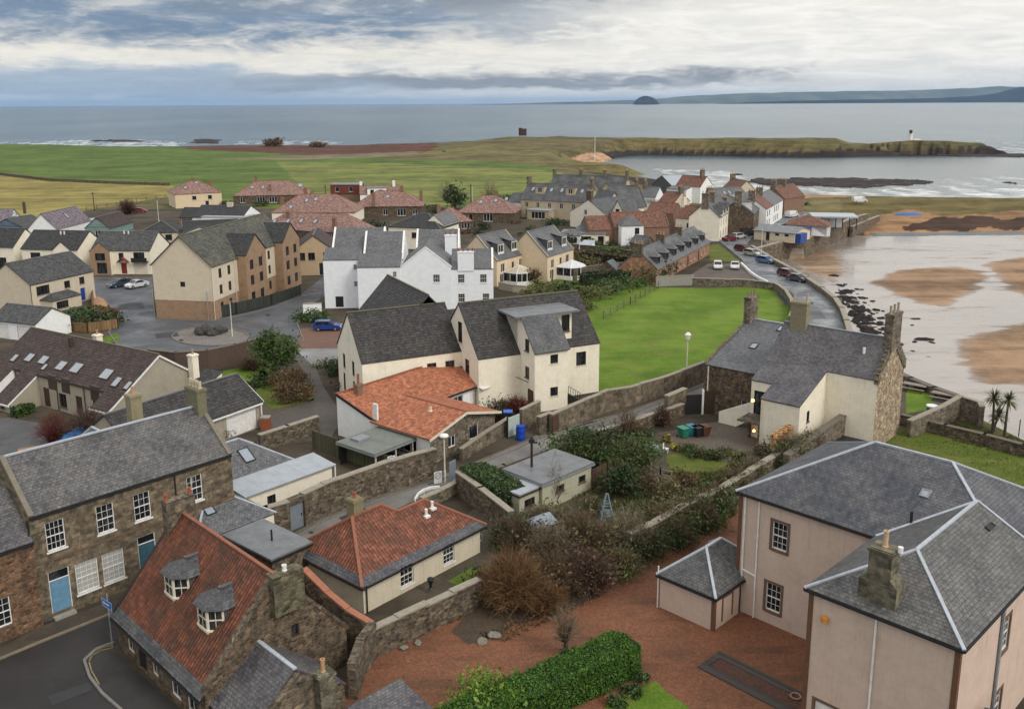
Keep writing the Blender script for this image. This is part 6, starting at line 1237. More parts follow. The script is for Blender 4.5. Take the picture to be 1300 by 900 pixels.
h = hv('brown stone house with mansard dormer at the bend of the street', (957, 272), (972, 256), 5.4, 9, 'gx', 3.0, RUB, S_DARK, {'front': [(x, z, 1.0, 1.6, W2) for x in (2.4, 6, 10) for z in (.6, 3.2)]}, [(.3, 4, 11)]); h.dormer('front', 3, .2, 2.2, 2.0, WHITE_P, S_DARK, 'lite2:w', 'flat', .02)
h = hv('white house with grey roof and three black-framed windows on the street', (982, 261), (994, 254), 5.2, 8, 'gx', 2.8, WHITER, S_GREY, {'front': [(x, z, 1.0, 1.6, 'lite2:k') for x in (2, 5, 8) for z in (.6, 3.1)]}, [(.2, 4, 10)])
h = hv('white fronted house with rusty roof in the middle of the harbour street', (973, 266), (982, 261), 5.2, 8, 'gx', 2.8, WHITER, T_OLD, {'front': [(x, z, 1.0, 1.6, 'lite2:k') for x in (2, 5) for z in (.6, 3.1)]}, [(.2, 4, 10)])
h = hv('rusty roofed house with white gable windows nearest the sands', (996, 253), (1022, 249), 4.8, 8, 'gx', 3.4, BRK, T_OLD, {'right': [(2.4, .8, 1, 1.5, W1), (5.6, .8, 1, 1.5, W1), (4, 4, 1, 1.5, W1)]}, [(.3, 4, 10), (6, 4, 10)])
# inn by the beach with its yard
h = House('beach_inn', 'beach inn with flat grey roof, cream walls and blue end shelter above the sea wall', 'inn', (*at(957, 304, 0).xy, 2.3), (*at(1008, 309, 0).xy, 2.3), 2.3); h.sill = False; L = h.L
h.block(0, L, 0, 9, 2.3, 'gx', 1.0, BEIGE, FLAT, {'front': [(3.6, .1, .9, 2.0, 'door:k'), (6, 1.4, 1, .6, WB), (8.4, 1.4, 1, .6, WB)]}, over=(.4, .3)); MB().box(L + .1, L + 1.4, .4, 4, 0, 2.2).build('blue_shelter', plain('blue_tarpaulin', (.02, .06, .25), .5), h.o)
h = House('red_roofed_bar', 'open bar under a rusty hipped roof with blue container at its side', 'bar', (1000, 285), (1050, 287), 2.7); h.sill = False; L = h.L
h.block(0, L, 0, 8, 2.7, 'hip', 1.7, WHITER, T_OLD, {'front': [(8, .1, 4.6, 2.3, 'garage:k')]}, over=(.5, 0), ridge=RIDGE_R); MB().box(2.2, 5.8, -1.6, -.05, 0, 2.3).build('blue_container', plain('blue_steel', (.015, .07, .28), .5), h.o)
h = House('white_pavilion', 'long white flat-roofed pavilion with black posts behind the beach wall', 'pavilion', (1034, 276), (1088, 277), 3.0); L = h.L
h.block(0, L * .5, 2, 8, 3.0, 'none', 0, WHITER, FLAT, {'front': [(5, .2, 5, 2.4, 'lite5:k')]}); MB().box(-.6, L + .3, -.6, 8.4, 3.0, 3.35).build('roof', LEADLIGHT, h.o)
for x in np.linspace(.2, L - .1, 7): MB().box(x - .12, x + .12, -.4, -.16, 0, 3.0).build('post', BLACK_P, h.o)
h = hv('plain grey-roofed cottage tucked behind the cream harbour house', (888, 262), (905, 264), 4.4, 7, 'gx', 2.8, BEIGE, S_DARK, {'front': [(3, 2.4, 1, 1.3, WB)]}, [(.3, 3.5, 9.4)])
h = hv('white cottage with grey roof between the skyline terrace and the boat shed', (812, 250), (832, 251), 4.2, 7, 'gx', 2.8, WHITER, S_GREY, {'front': [(2.4, 2.2, 1, 1.3, WB), (6, 2.2, 1, 1.3, WB)]}, [(.3, 3.5, 9)])
h = hv('buff cottage with rusty roof left of the white red-roofed house', (836, 256), (856, 258), 4.0, 7, 'gx', 2.8, BEIGE, T_OLD, {'front': [(2.4, 2, 1, 1.3, WB), (5, .5, 1, 1.3, WB)]}, [(5.6, 3.5, 8.6)])
h = hv('low grey-roofed shed in the gardens between warehouse and cottage row', (800, 308), (818, 310), 2.2, 4, 'gx', 1.4, RUBD, S_DARK, {}); h = hv('small lean-to shed with pale roof below the sunroom bungalow', (735, 311), (748, 312), 2.0, 3, 'mono', .6, WHITER, ZINC, {}, name='garden_outbuilding')
# lighthouse, old tower
p = at(1155.5, 178, 4.5); t = thing('lighthouse', 'small white lighthouse with dark lantern on the rocky point', 'lighthouse', (p.x, p.y, 2.4))
MB().lathe((0, 0, 0), [(1.8, 0), (1.4, 6.4), (1.8, 6.5), (1.8, 6.9), (0, 6.9)], 14).build('tower', WHITE_P, t); MB().lathe((0, 0, 6.9), [(1.0, 0), (1.0, 1.5), (1.5, 1.6), (1.3, 2.1), (.3, 2.7), (0, 2.7)], 12).build('lantern', BLACK_P, t); MB().box(2, 7, -2, 2, 0, 2.8).build('keeper_store', WHITE_P, t)
p = at(663.5, 171.5, 7.2); t = thing('ruined_tower', 'square brown ruined tower standing alone on the headland crest', 'tower', (p.x, p.y, 6.6), .3)
k = MB(); k.box(-2.6, 2.6, -2.6, 2.6, 0, 5.6).box(-2.6, -1.2, -2.6, 2.6, 5.6, 6.3); k.build('tower_wall', plain('far_stone', (.065, .035, .026), .95), t); MB().box(-.5, .5, -2.64, -2.61, 0, 2).build('doorway', BLACK_P, t)
# ---------------------------------------------------------------- walls and fences
STUC = rubble('stained_stucco', (.19, .155, .11), (.13, .105, .075), (.16, .13, .095), .9, .6, .9); COPE = plain('stone_coping', (.27, .24, .19), .9); COPED = plain('dark_coping', (.13, .115, .09), .9)
SEAST = rubble('sea_wall_stone', (.20, .155, .105), (.085, .068, .05), (.16, .14, .11), .55, .5)
def ground_pts(pts, z): return [p if len(p) == 3 else at(*p, z) for p in pts]
def wall(name, label, pts, h, m, th=.4, zp=0.0, base=0.0, cope=COPE, cat='wall', group=None, ragged=0.0, hs=None, cw=.06, ch=.10):
    """free-standing wall along picture points given at height zp; hs lets the top step"""
    P = ground_pts(pts, zp); o = P[0].copy(); t = thing(name, label, cat, (o.x, o.y, base), 0, group)
    Q = [p - o for p in P]; w = MB(); c = MB()
    for i, (a, b) in enumerate(zip(Q, Q[1:])):
        d = Vector((b.x - a.x, b.y - a.y, 0)); ln = d.length; d.normalize(); n = Vector((-d.y, d.x, 0)) * th / 2
        h0 = h1 = h
        if hs: h0, h1 = hs[i], hs[i + 1]
        a0 = Vector((a.x, a.y, 0)) - d * (th * .3 + .003 * i); b0 = Vector((b.x, b.y, 0)) + d * (th * .3)
        k = max(1, int(ln / 1.3)) if ragged else 1
        for j in range(k):
            s, e = a0.lerp(b0, j / k), a0.lerp(b0, (j + 1) / k); za = h0 + (h1 - h0) * j / k; zb = h0 + (h1 - h0) * (j + 1) / k
            r = random.uniform(-ragged, ragged); za += r; zb += r
            w.prism([s - n, s - n + Vector((0, 0, za)), s + n + Vector((0, 0, za)), s + n], e - s) if abs(za - zb) < 1e-6 else [w.poly(q) for q in ([s - n, e - n, e - n + Vector((0, 0, zb)), s - n + Vector((0, 0, za))], [e + n, s + n, s + n + Vector((0, 0, za)), e + n + Vector((0, 0, zb))], [s - n + Vector((0, 0, za)), e - n + Vector((0, 0, zb)), e + n + Vector((0, 0, zb)), s + n + Vector((0, 0, za))], [s + n, s - n, s - n + Vector((0, 0, za)), s + n + Vector((0, 0, za))], [e - n, e + n, e + n + Vector((0, 0, zb)), e - n + Vector((0, 0, zb))])]
            if cope: c.bar(s + Vector((0, 0, za + ch / 2 + .003)), e + Vector((0, 0, zb + ch / 2 + .003)), th + cw * 2, ch)
    w.build('wall_body', m, t)
    if cope: c.build('coping', cope, t)
    return t
def fence(name, label, pts, h, m, zp=0.0, post=2.4, th=.05, cat='fence', rails=None, group=None):
    P = ground_pts(pts, zp); o = P[0].copy(); t = thing(name, label, cat, (o.x, o.y, 0), 0, group); p = MB()
    for a, b in zip(P, P[1:]):
        a, b = a - o, b - o; a.z = b.z = 0
        if rails:
            for z in rails: p.bar(a + Vector((0, 0, z)), b + Vector((0, 0, z)), .04, .05 if h > 1 else .03)
        else: p.bar(a + Vector((0, 0, h / 2 + .05)), b + Vector((0, 0, h / 2 + .05)), th, h - .1)
        k = max(1, int((b - a).length / post))
        for j in range(k + 1):
            q = a.lerp(b, j / k); MB().box(q.x - .055, q.x + .055, q.y - .055, q.y + .055, 0, h + .06).build('post', m, t)
    p.build('rails' if rails else 'board_panel', m, t); return t
wall('lane_wall', 'tall brown rubble wall along the lane beside the zinc-roofed house', [(303, 690), (340, 684), (366, 676)], 2.6, RUBD, .5)
wall('lane_wall', 'long brown rubble wall on the upper side of the lane, from the grey-blue gate to the orange bungalow', [(387, 666), (413, 653), (496, 622), (551, 606)], 2.7, RUBD, .5, ragged=.04)
g = at(376, 671); t = thing('garden_gate', 'grey-blue plank gate in the brown lane wall', 'gate', (g.x, g.y, 0), R(52)); MB().box(-.75, .75, -.05, .05, .02, 2.2).build('gate_leaf', plain('gate_blue', (.17, .20, .225), .6), t); MB().box(-.95, -.77, -.3, .3, 0, 2.7).box(.77, .95, -.3, .3, 0, 2.7).box(-.77, .77, -.3, .3, 2.25, 2.7).build('gate_frame', RUBD, t); MB().box(.5, .6, -.08, -.051, 1.0, 1.2).build('latch', BLACK_P, t)
wall('stucco_wall', 'low stained stucco wall below the stone gable of the orange bungalow', [(586, 585), (615, 566), (645, 551)], 1.5, STUC, .35, hs=[1.2, 1.35, 1.7])
wall('stucco_wall', 'short stained stucco wall behind the blue barrel', [(662, 546), (684, 536)], 2.2, STUC, .35, hs=[2.2, 2.3])
g = at(652, 553); t = thing('pale_gate', 'pale green board gate beside the blue barrel', 'gate', (g.x, g.y, 0), R(50)); MB().box(-.9, .9, -.05, .05, .05, 2.1).build('gate_leaf', plain('pale_green', (.38, .44, .40), .6), t); MB().box(-1.0, -.9, -.07, .07, 0, 2.25).build('gate_post', BLACK_P, t)
wall('field_wall', 'long stained wall between the playing field and the lane, white lamp before it', [(700, 550), (730, 538), (771, 522), (800, 514), (845, 501), (893, 483)], 2.1, STUC, .4, hs=[2.0, 2.2, 2.4, 2.1, 2.2, 2.3], ragged=.03)
wall('field_wall', 'short dark rubble wall with iron door next to the outside stair', [(684, 552), (699, 546)], 1.9, RUBD, .4)
g = at(703, 549); t = thing('iron_door', 'rusty brown door in the field wall near the stair', 'door', (g.x, g.y, 0), R(48)); MB().box(-.5, .5, -.27, -.21, 0, 1.9).build('door_leaf', plain('rust_brown', (.075, .035, .025), .8), t); MB().box(.32, .38, -.31, -.271, .95, 1.05).build('handle', BLACK_P, t)
wall('field_boundary_wall', 'grey concrete wall between the playing field and the cottage row', [(833, 364), (850, 363), (880, 362)], 1.8, CONC, .3)
wall('field_boundary_wall', 'curving rubble wall round the far corner of the playing field by the car park', [(880, 362), (900, 363), (937, 364), (966, 366), (985, 369), (997, 378), (1004, 389), (1007, 401), (1003, 412)], 1.3, RUBG, .5, ragged=.05)
wall('harbour_kerb_wall', 'low white-edged wall between the car park and the harbour road', [(941, 336), (952, 347), (962, 354), (974, 360)], .5, WHITER, .3, cope=None)
wall('sea_wall', 'curving sea wall on the beach side of the harbour road', ROADWALL[:11], 5.75, SEAST, .7, zp=.8, base=-4.9, cope=COPE, ch=.18)
wall('terrace_sea_wall', 'dark sea wall beside the picnic terrace beyond the crow-stepped gable', ROADWALL[10:], 5.6, SEAST, .7, zp=.8, base=-4.9, cope=COPED, ch=.2)
wall('harbour_wall', 'tall rubble harbour wall under the beach inn and white pavilion', WALL1 + [at(955, 313, .8)], 5.0, SEAST, .9, zp=-4.6, base=-4.9, cope=COPE, ch=.15)
wall('pier_wall', 'dark weathered end wall where the harbour wall meets the sand', [(1080.5, 300), (1098, 292), (1115, 285)], 3.2, SEAST, .8, zp=-4.4, base=-4.9)
wall('garden_wall', 'long rubble wall with pale coping between the garden and the overgrown bank', [(800, 677), (832, 662), (870, 641), (920, 617), (960, 592), (996, 571)], 1.7, RUBG, .5, zp=1.7, ragged=.05)
wall('garden_wall', 'tall rounded stone wall beside the crow-stepped house ending in four chimney pots', [(1000, 571), (1035, 553), (1075, 531), (1096, 519)], 3.0, RUBG, .6, zp=2.6, cope=COPED, hs=[2.1, 2.7, 3.2, 3.4])
wall('drive_wall', 'rubble wall with upright coping stones between the cream bungalow and red gravel', [(474, 797), (505, 783), (540, 767), (575, 751), (606, 737)], 1.9, RUBD, .45, zp=1.9, ragged=.06)
wall('tile_capped_wall', 'tall rubble wall with stepped red tile capping beside the cream bungalow, from gravel to cottage gable', [(390, 764), (415, 779), (440, 791), (470, 801)], 2.4, RUBD, .5, zp=1.6, cope=plain('red_capping', (.30, .12, .07), .8), hs=[4.0, 3.3, 2.7, 2.2], ragged=.12, cw=-.02)
wall('drive_wall', 'dark end wall of the red gravel drive beside the slate outhouse', [(472, 799), (458, 818), (447, 848)], 2.3, RUBD, .5, zp=1.9, cope=None, ragged=.05)
wall('lane_parapet', 'low rubble parapet on the garden side of the lane, below the white lamp', [(536, 632), (560, 622), (582, 611)], 1.0, RUBG, .4, zp=1.0, ragged=.04)
wall('hedge_wall', 'rubble garden wall running from the lane parapet towards the red roofed bungalow corner', [(582, 605), (610, 625), (648, 655)], 2.0, RUBD, .45, zp=1.6)
wall('lane_parapet', 'low dark wall beside the flat roofed shed on the lane', [(588, 607), (612, 599), (640, 591), (650, 586)], 1.2, RUBD, .4, zp=1.2, cope=COPED)
wall('lane_parapet', 'low dark garden wall with whitish coping along the lane opposite the playing field', [(705, 568), (755, 549), (806, 533), (866, 513)], 1.3, RUBD, .4, zp=1.3, ragged=.05)
wall('gate_pier_wall', 'stained stucco pier by the black courtyard gates', [(846, 530), (868, 520)], 2.4, STUC, .5)
g = at(873, 527); t = thing('courtyard_gate', 'black double gates hung between the stucco pier and the stone house', 'gate', (g.x, g.y, 0), R(10))
MB().box(-.2, 1.5, -.05, .05, .1, 2.3).build('gate_leaf', BLACK_P, t); MB().box(2.0, 4.2, -.05, .05, .1, 2.6).build('gate_leaf', BROWN_P, t); MB().box(1.55, 1.75, -.1, .1, 0, 2.8).build('gate_post', WHITE_P, t)
wall('lawn_wall', 'low black-stained wall along the seaward edge of the back lawn', [(1146, 528), (1200, 541), (1250, 553), (1300, 566), (1420, 598)], 1.1, RUBD, .45, zp=1.0, cope=COPED)
wall('terrace_wall', 'rubble wall enclosing the picnic terrace above the slipway', [(1156, 527), (1200, 513), (1219, 505), (1244, 511)], 2.3, RUBG, .45, zp=2.3, hs=[1.7, 2.2, 2.5, 2.3])
wall('terrace_wall', 'end return of the picnic terrace wall facing the slipway', [(1244, 512), (1247, 518)], 2.3, RUBG, .45, zp=2.2)
wall('estate_retaining_wall', 'dark brick retaining wall below the estate turning circle', [(192, 470), (225, 474), (265, 471), (300, 463), (330, 454)], 2.7, BRKD, .4, cope=COPED)
fence('dark_fence', 'long dark fence curving round the apartment block garden', [(269, 405), (300, 399), (345, 388), (382, 375)], 1.9, boards('dark_boards', (.025, .03, .026), .2))
fence('timber_fence', 'tan timber fence round the garden of the beige house', [(91, 421), (112, 423), (150, 417), (152, 404), (122, 398)], 1.5, boards('tan_boards', (.21, .12, .05), .15))
fence('timber_fence', 'short orange timber fence beside the bright blue front door', [(118, 396), (119, 377)], 1.6, boards('orange_boards', (.26, .13, .05), .15))
fence('garden_fence', 'mossy dark green board fence between carport and zinc-roofed house', [(396, 546), (430, 558), (495, 579)], 2.0, boards('mossy_boards', (.075, .075, .035), .15), zp=2.0)
wall('yard_wall', 'rubble wall behind the garage drive and carport', [(330, 552), (365, 541), (402, 529)], 1.7, RUBD, .45, zp=1.7)
fence('field_fence', 'brown post and rail fence dividing the playing field from the gardens', [(766, 405), (800, 387), (836, 366)], 1.3, boards('grey_boards', (.12, .09, .06), .2), rails=(.3, .7, 1.1))
fence('brown_fence', 'rotting brown board fence behind the flat roofed shed', [(752, 622), (770, 612), (787, 604)], 1.9, boards('rotten_boards', (.085, .045, .024), .16))
fence('trellis_fence', 'low pale timber rail by the round lawn', [(826, 606), (838, 612), (852, 616)], 1.3, boards('pale_rail', (.30, .25, .17), .2), rails=(.3, .8, 1.25))
wall('villa_garden_wall', 'brown garden wall between the villas and the cottage row', [(728, 356), (760, 351), (795, 347)], 2.2, RUBD, .4, cope=COPED)
wall('villa_garden_wall', 'long brown wall behind the villas beside the warehouse gardens', [(700, 320), (735, 322), (780, 327), (812, 332)], 2.0, RUBD, .4, cope=COPED)
wall('villa_garden_wall', 'pale low wall in front of the left conservatory', [(634, 367), (652, 371), (668, 372)], 1.2, STONE_PALE, .3)
wall('field_edge_wall', 'thin dark boundary line between the green field and the yellow field', [(-60, 222), (0, 222.5), (64, 230), (140, 233.5), (215, 236)], 1.2, RUBD, .7, cope=None)
wall('white_yard_wall', 'white rendered yard wall beside the tall white apartments', [(386, 399), (408, 398)], 1.7, WHITER, .3)
fence('estate_fence', 'dark timber fence behind the edge row of estate houses', [(60, 300), (110, 303), (170, 303)], 1.8, boards('dark_boards', (.025, .03, .026), .2))
fence('meadow_fence', 'thin post fence along the lower edge of the yellow field', [(60, 277), (110, 268), (160, 259), (222, 249)], 1.2, BROWN_P, rails=(.5, 1.0), post=5)
# ---------------------------------------------------------------- lamps, signs, poles
def lamp(label, b, h, r=.07, glob='cap'):
    p = at(*b); t = thing('street_lamp', label, 'street lamp', (p.x, p.y, 0)); m = plain('cream_post', (.60, .57, .49), .5)
    MB().tube((0, 0, 0), (0, 0, 1.2), r * 1.5).tube((0, 0, 1.2), (0, 0, h), r, r * .8).build('post', m, t)
    if glob == 'cap': MB().lathe((0, 0, h), [(.06, -.05), (.32, .0), (.42, .12), (.36, .25), (.12, .34), (0, .36)], 14).build('lamp_head', WHITE_P, t)
    elif glob == 'lantern': MB().lathe((0, 0, h), [(.1, 0), (.22, .1), (.34, .65), (.40, .7), (.18, .95), (0, 1.0)], 8).build('lamp_head', WHITE_P, t)
    else: MB().bar((0, 0, h), (.9, -.2, h + .08), .14, .09).build('lamp_head', GREY_P, t)
lamp('white mushroom-headed street lamp on the lane parapet above the cream bungalow', (565, 613), 4.3)
lamp('cream lantern street lamp in front of the playing field wall', (871, 490), 5.6, .08, 'lantern')
lamp('tall grey street lamp beside the turning circle', (295, 427), 5.2, .07, 'arm')
lamp('thin pale lamp post by the bungalows at the field edge', (202, 285), 7, .09, 'arm')
lamp('slim lamp post near the dark round tree by the pink bungalows', (600, 262), 7, .09, 'arm')
lamp('lamp post in the harbour road beside the blue parked car', (966, 329), 6.5, .08, 'arm')
def digits(mb, s, x, z, w, hgt, y):
    seg = {'2': 'abged', '0': 'abcdef'}; t = w * .2; L = {'a': (0, w, hgt - t, hgt), 'g': (0, w, hgt / 2 - t / 2, hgt / 2 + t / 2), 'd': (0, w, 0, t), 'b': (w - t, w, hgt / 2, hgt), 'c': (w - t, w, 0, hgt / 2), 'e': (0, t, 0, hgt / 2), 'f': (0, t, hgt / 2, hgt)}
    for i, c in enumerate(s):
        for k in seg[c]:
            a, b, e, f = L[k]; ox = x + i * w * 1.35; mb.box(ox + a, ox + b, y - .004, y, z + e, z + f)
def ring_sign(label, b, h, rz, w=.75, plate=1.0):
    p = at(*b); t = thing('speed_sign', label, 'road sign', (p.x, p.y, 0), rz); MB().tube((0, 0, 0), (0, 0, h + .05), .04).build('post', GREY_P, t)
    q = MB().box(-w / 2, w / 2, -.07, -.042, h - plate, h).build('sign_plate', plain('sign_white', (.58, .59, .58), .5), t); k = MB(); zc = h - w * .52
    for i in range(24):
        a, c = 2 * PI * i / 24, 2 * PI * (i + 1) / 24; r0, r1 = w * .33, w * .43
        k.poly([(r0 * math.cos(a), -.074, zc + r0 * math.sin(a)), (r1 * math.cos(a), -.074, zc + r1 * math.sin(a)), (r1 * math.cos(c), -.074, zc + r1 * math.sin(c)), (r0 * math.cos(c), -.074, zc + r0 * math.sin(c))])
    digits(k, '20', -w * .24, zc - w * .17, w * .2, w * .34, -.074); k.build('sign_marking', plain('sign_grey', (.16, .16, .19), .5), q)
ring_sign('white square sign with grey ring beside the white lamp', (556, 617), 1.4, R(28), .75, 1.1)
ring_sign('white sign with grey ring on a thin post against the lane wall', (498, 622), 3.2, R(30), .7, 1.0)
p = at(575, 611); t = thing('blue_backed_sign', 'narrow upright grey-blue sign board just right of the white lamp', 'road sign', (p.x, p.y, 0), R(55)); MB().box(-.42, .42, -.03, .03, .2, 1.9).build('sign_plate', plain('sign_back', (.17, .20, .25), .5), t); MB().box(-.46, .46, .031, .05, 1.85, 1.95).box(-.46, -.40, -.04, .04, .15, 1.85).build('sign_frame', GREY_P, t)
p = at(143, 822); t = thing('street_sign_post', 'blue rectangular sign with white arrow on a leaning grey post at the street corner', 'road sign', (p.x, p.y, 0), R(-40)); MB().tube((0, 0, 0), (0, 0, 3.7), .045).build('post', GREY_P, t)
q = MB().box(-.62, .62, -.075, -.047, 2.75, 3.3).build('sign_plate', plain('sign_blue', (.02, .13, .42), .4), t); k = MB().box(-.3, .3, -.08, -.076, 2.98, 3.07); k.poly([(-.48, -.08, 3.025), (-.28, -.08, 2.88), (-.28, -.08, 3.17)])
k.box(-.6, .6, -.079, -.0755, 2.765, 2.79).box(-.6, .6, -.079, -.0755, 3.26, 3.285).box(-.605, -.58, -.0792, -.0755, 2.79, 3.26).box(.58, .605, -.0792, -.0755, 2.79, 3.26); k.build('sign_marking', WHITE_P, q)
kb = MB(); pts = [at(x, y, .02) for x, y in ((143, 819), (125, 823), (112, 831), (107, 840), (110, 852), (120, 870))]
for off in (0, .22):
    for a, b in zip(pts, pts[1:]):
        n = Vector((-(b - a).y, (b - a).x, 0)).normalized() * off; kb.poly([a + n, b + n, b + n + n.normalized() * .07 if off else b + Vector((0, .07, 0)), a + n + n.normalized() * .07 if off else a + Vector((0, .07, 0))])
tag(kb.build('yellow_lines', plain('worn_yellow', (.26, .21, .10), .8)), kind='structure')
p = at(675, 628); t = thing('telegraph_pole', 'dark brown telegraph pole in front of the flat roofed shed', 'pole', (p.x, p.y, 0)); MB().tube((0, 0, 0), (0, 0, 5.3), .13, .10).build('pole_shaft', plain('creosote', (.035, .02, .014), .8), t); MB().box(-.25, .25, -.2, .2, 4.8, 5.1).build('bracket', BLACK_P, t)
PG = 'distant telegraph poles'
for i, (b, hh, lb) in enumerate((((120, 268), 6, 'thin pole by the hedge below the yellow field'), ((480, 388 - 16), 6.5, 'dark pole behind the white apartments'), ((414, 262), 7, 'thin pole between the pink bungalows and red box dormer'), ((598, 266), 8, 'tall pole beside the dark round tree'), ((755, 205), 14, 'white mast on the dune grass with small boats'))):
    p = at(*b); t = thing('utility_pole', lb, 'pole', (p.x, p.y, 0), 0, PG); MB().tube((0, 0, 0), (0, 0, hh), .16, .12, 6).build('pole_shaft', WHITE_P if i == 4 else BROWN_P, t); MB().box(-.7, .7, -.06, .06, hh - .6, hh - .45).build('crossarm', BROWN_P, t)
# ---------------------------------------------------------------- bins and garden things
def bin_(label, b, m, s=1.0, rz=.5):
    p = at(*b); t = thing('wheelie_bin', label, 'bin', (p.x, p.y, 0), rz, 'wheelie bins in the courtyard'); k = MB(); a, c = .27 * s, .34 * s
    for z0, z1, r0, r1 in ((.1, 1.0, a * .85, c),): k.poly([(-r0, -r0, z0), (-r0, r0, z0), (r0, r0, z0), (r0, -r0, z0)]); [k.poly([(x0 * r0, y0 * r0, z0), (x1 * r0, y1 * r0, z0), (x1 * r1, y1 * r1, z1), (x0 * r1, y0 * r1, z1)]) for (x0, y0), (x1, y1) in (((-1, -1), (1, -1)), ((1, -1), (1, 1)), ((1, 1), (-1, 1)), ((-1, 1), (-1, -1)))]
    k.build('bin_body', m, t); MB().box(-c - .03, c + .03, -c - .05, c + .06, 1.0, 1.08).build('lid', m, t)
    for x in (-c + .05, c - .05): MB().tube((x - .03, c, .12), (x + .03, c, .12), .12).build('wheel', BLACK_P, t)
bin_('green wheelie bin, leftmost of the courtyard row', (868, 555), plain('bin_green', (.02, .17, .10), .4), 1.5); bin_('blue-green wheelie bin next to the green one', (877, 553), plain('bin_teal', (.02, .15, .24), .4), 1.5)
bin_('black wheelie bin third in the courtyard row', (886, 554), BLACK_P, 1.5); bin_('brown wheelie bin, rightmost of the courtyard row', (894, 553), plain('bin_brown', (.10, .045, .03), .4), 1.5)
p = at(661, 558); t = thing('water_barrel', 'bright blue plastic barrel standing in the lane', 'barrel', (p.x, p.y, 0)); bl = plain('barrel_blue', (.006, .05, .36), .4)
MB().lathe((0, 0, 0), [(0, 0), (.44, 0), (.48, .22), (.48, .45), (.5, .5), (.48, .54), (.48, 1.0), (.5, 1.05), (.48, 1.1), (.44, 1.42), (0, 1.44)], 16).build('barrel_body', bl, t); MB().lathe((0, 0, 1.43), [(.44, 0), (.46, .06), (.2, .1), (0, .1)], 14).build('lid', bl, t)
p = at(645, 540); t = thing('blue_lidded_bin', 'pale blue bin lid showing behind the pale green gate', 'bin', (p.x, p.y, 0)); MB().box(-.4, .4, -.35, .35, 0, 1.5).build('bin_body', BLACK_P, t); MB().box(-.48, .48, -.42, .42, 1.5, 1.62).build('lid', plain('lid_blue', (.08, .16, .55), .4), t)
p = at(611, 556); t = thing('patterned_panel', 'white wrought panel with black gaps hung on the bungalow corner', 'panel', (p.x, p.y, 0), R(55)); k = MB()
for i in range(5): k.bar((-.55 + i * .26 + random.uniform(-.05, .05), 0, .7), (-.5 + i * .25, 0, 2.5), .10, .05, up=(0, 1, 0))
for z in (.9, 1.3, 1.75, 2.2, 2.5): k.bar((-.6, .03, z), (.6, .03, z + random.uniform(-.2, .2)), .05, .1)
k.build('panel_bars', WHITE_P, t)
p = at(338, 545); t = thing('orange_bin', 'rusty orange bin with grey lid by the white garage door', 'bin', (p.x, p.y, 0)); MB().box(-.45, .45, -.4, .4, 0, 1.3).build('bin_body', plain('bin_orange', (.25, .075, .03), .6), t); MB().box(-.48, .48, -.43, .43, 1.3, 1.42).build('lid', CONC, t)
p = at(1182, 531); t = thing('green_litter_bin', 'green litter bin with white top below the terrace wall', 'bin', (p.x, p.y, 0)); MB().lathe((0, 0, 0), [(.5, 0), (.55, 1.3)], 12).build('bin_body', plain('litter_green', (.02, .12, .05), .5), t); MB().lathe((0, 0, 1.3), [(.6, 0), (.6, .15), (0, .2)], 12).build('lid', WHITE_P, t)
p = at(828, 577); t = thing('garden_table', 'round pale garden table by the cottage lawn', 'table', (p.x, p.y, 0)); MB().lathe((0, 0, .7), [(0, 0), (.85, 0), (.85, .06), (0, .06)], 20).build('tabletop', GREY_P, t); MB().lathe((0, 0, 0), [(.35, 0), (.08, .1), (.08, .7)], 10).build('pedestal', BLACK_P, t)
for x, y, a, lb in ((845, 575, 1.2, 'white garden chair right of the round table'), (818, 572, -1, 'white garden chair behind the round table')):
    p = at(x, y); t = thing('garden_chair', lb, 'chair', (p.x, p.y, 0), a, 'chairs at the garden table'); MB().box(-.25, .25, -.25, .25, .42, .47).build('seat', WHITE_P, t); MB().box(-.25, .25, .22, .26, .47, .95).build('backrest', WHITE_P, t)
    for sx in (-.22, .22):
        for sy in (-.22, .22): MB().box(sx - .02, sx + .02, sy - .02, sy + .02, 0, .42).build('leg', WHITE_P, t)
for i, (x, y, lb) in enumerate(((998, 577, 'buff chimney pot planter at the left end of the wall-top row'), (1004, 573, 'buff chimney pot planter second from the left on the wall'), (1010, 569, 'buff chimney pot planter third from the left on the wall'), (1017, 565, 'buff chimney pot planter at the right end of the wall-top row'))):
    p = at(x - 16, y - 14, 2.3); t = thing('pot_planter', lb, 'planter', (p.x, p.y, 1.7), 0, 'chimney pots on the garden wall'); MB().lathe((0, 0, 0), [(.36, 0), (.36, .2), (.28, .25), (.26, 1.2), (.36, 1.25), (.36, 1.5), (.2, 1.5), (.2, 1.1)], 14).build('pot_body', plain('planter_clay', (.42, .235, .105), .8), t); MB().lathe((0, 0, 1.2), [(.37, -.06), (.4, 0), (.37, .06)], 14).build('pot_band', plain('planter_band', (.30, .15, .07), .8), t)
p = at(770, 660); t = thing('garden_obelisk', 'blue-grey timber obelisk trellis in the overgrown garden', 'trellis', (p.x, p.y, 0)); k = plain('obelisk_blue', (.17, .24, .27), .7)
for sx, sy in ((-1, -1), (1, -1), (1, 1), (-1, 1)): MB().bar((sx * .55, sy * .55, 0), (sx * .06, sy * .06, 2.3), .08, .08).build('leg', k, t)
for z, w in ((.5, .44), (1.0, .34), (1.5, .23)): MB().box(-w, w, -w - .03, -w + .03, z, z + .07).box(-w, w, w - .03, w + .03, z, z + .07).box(-w - .03, -w + .03, -w, w, z + .08, z + .15).box(w - .03, w + .03, -w, w, z + .08, z + .15).build('crosspiece', k, t)
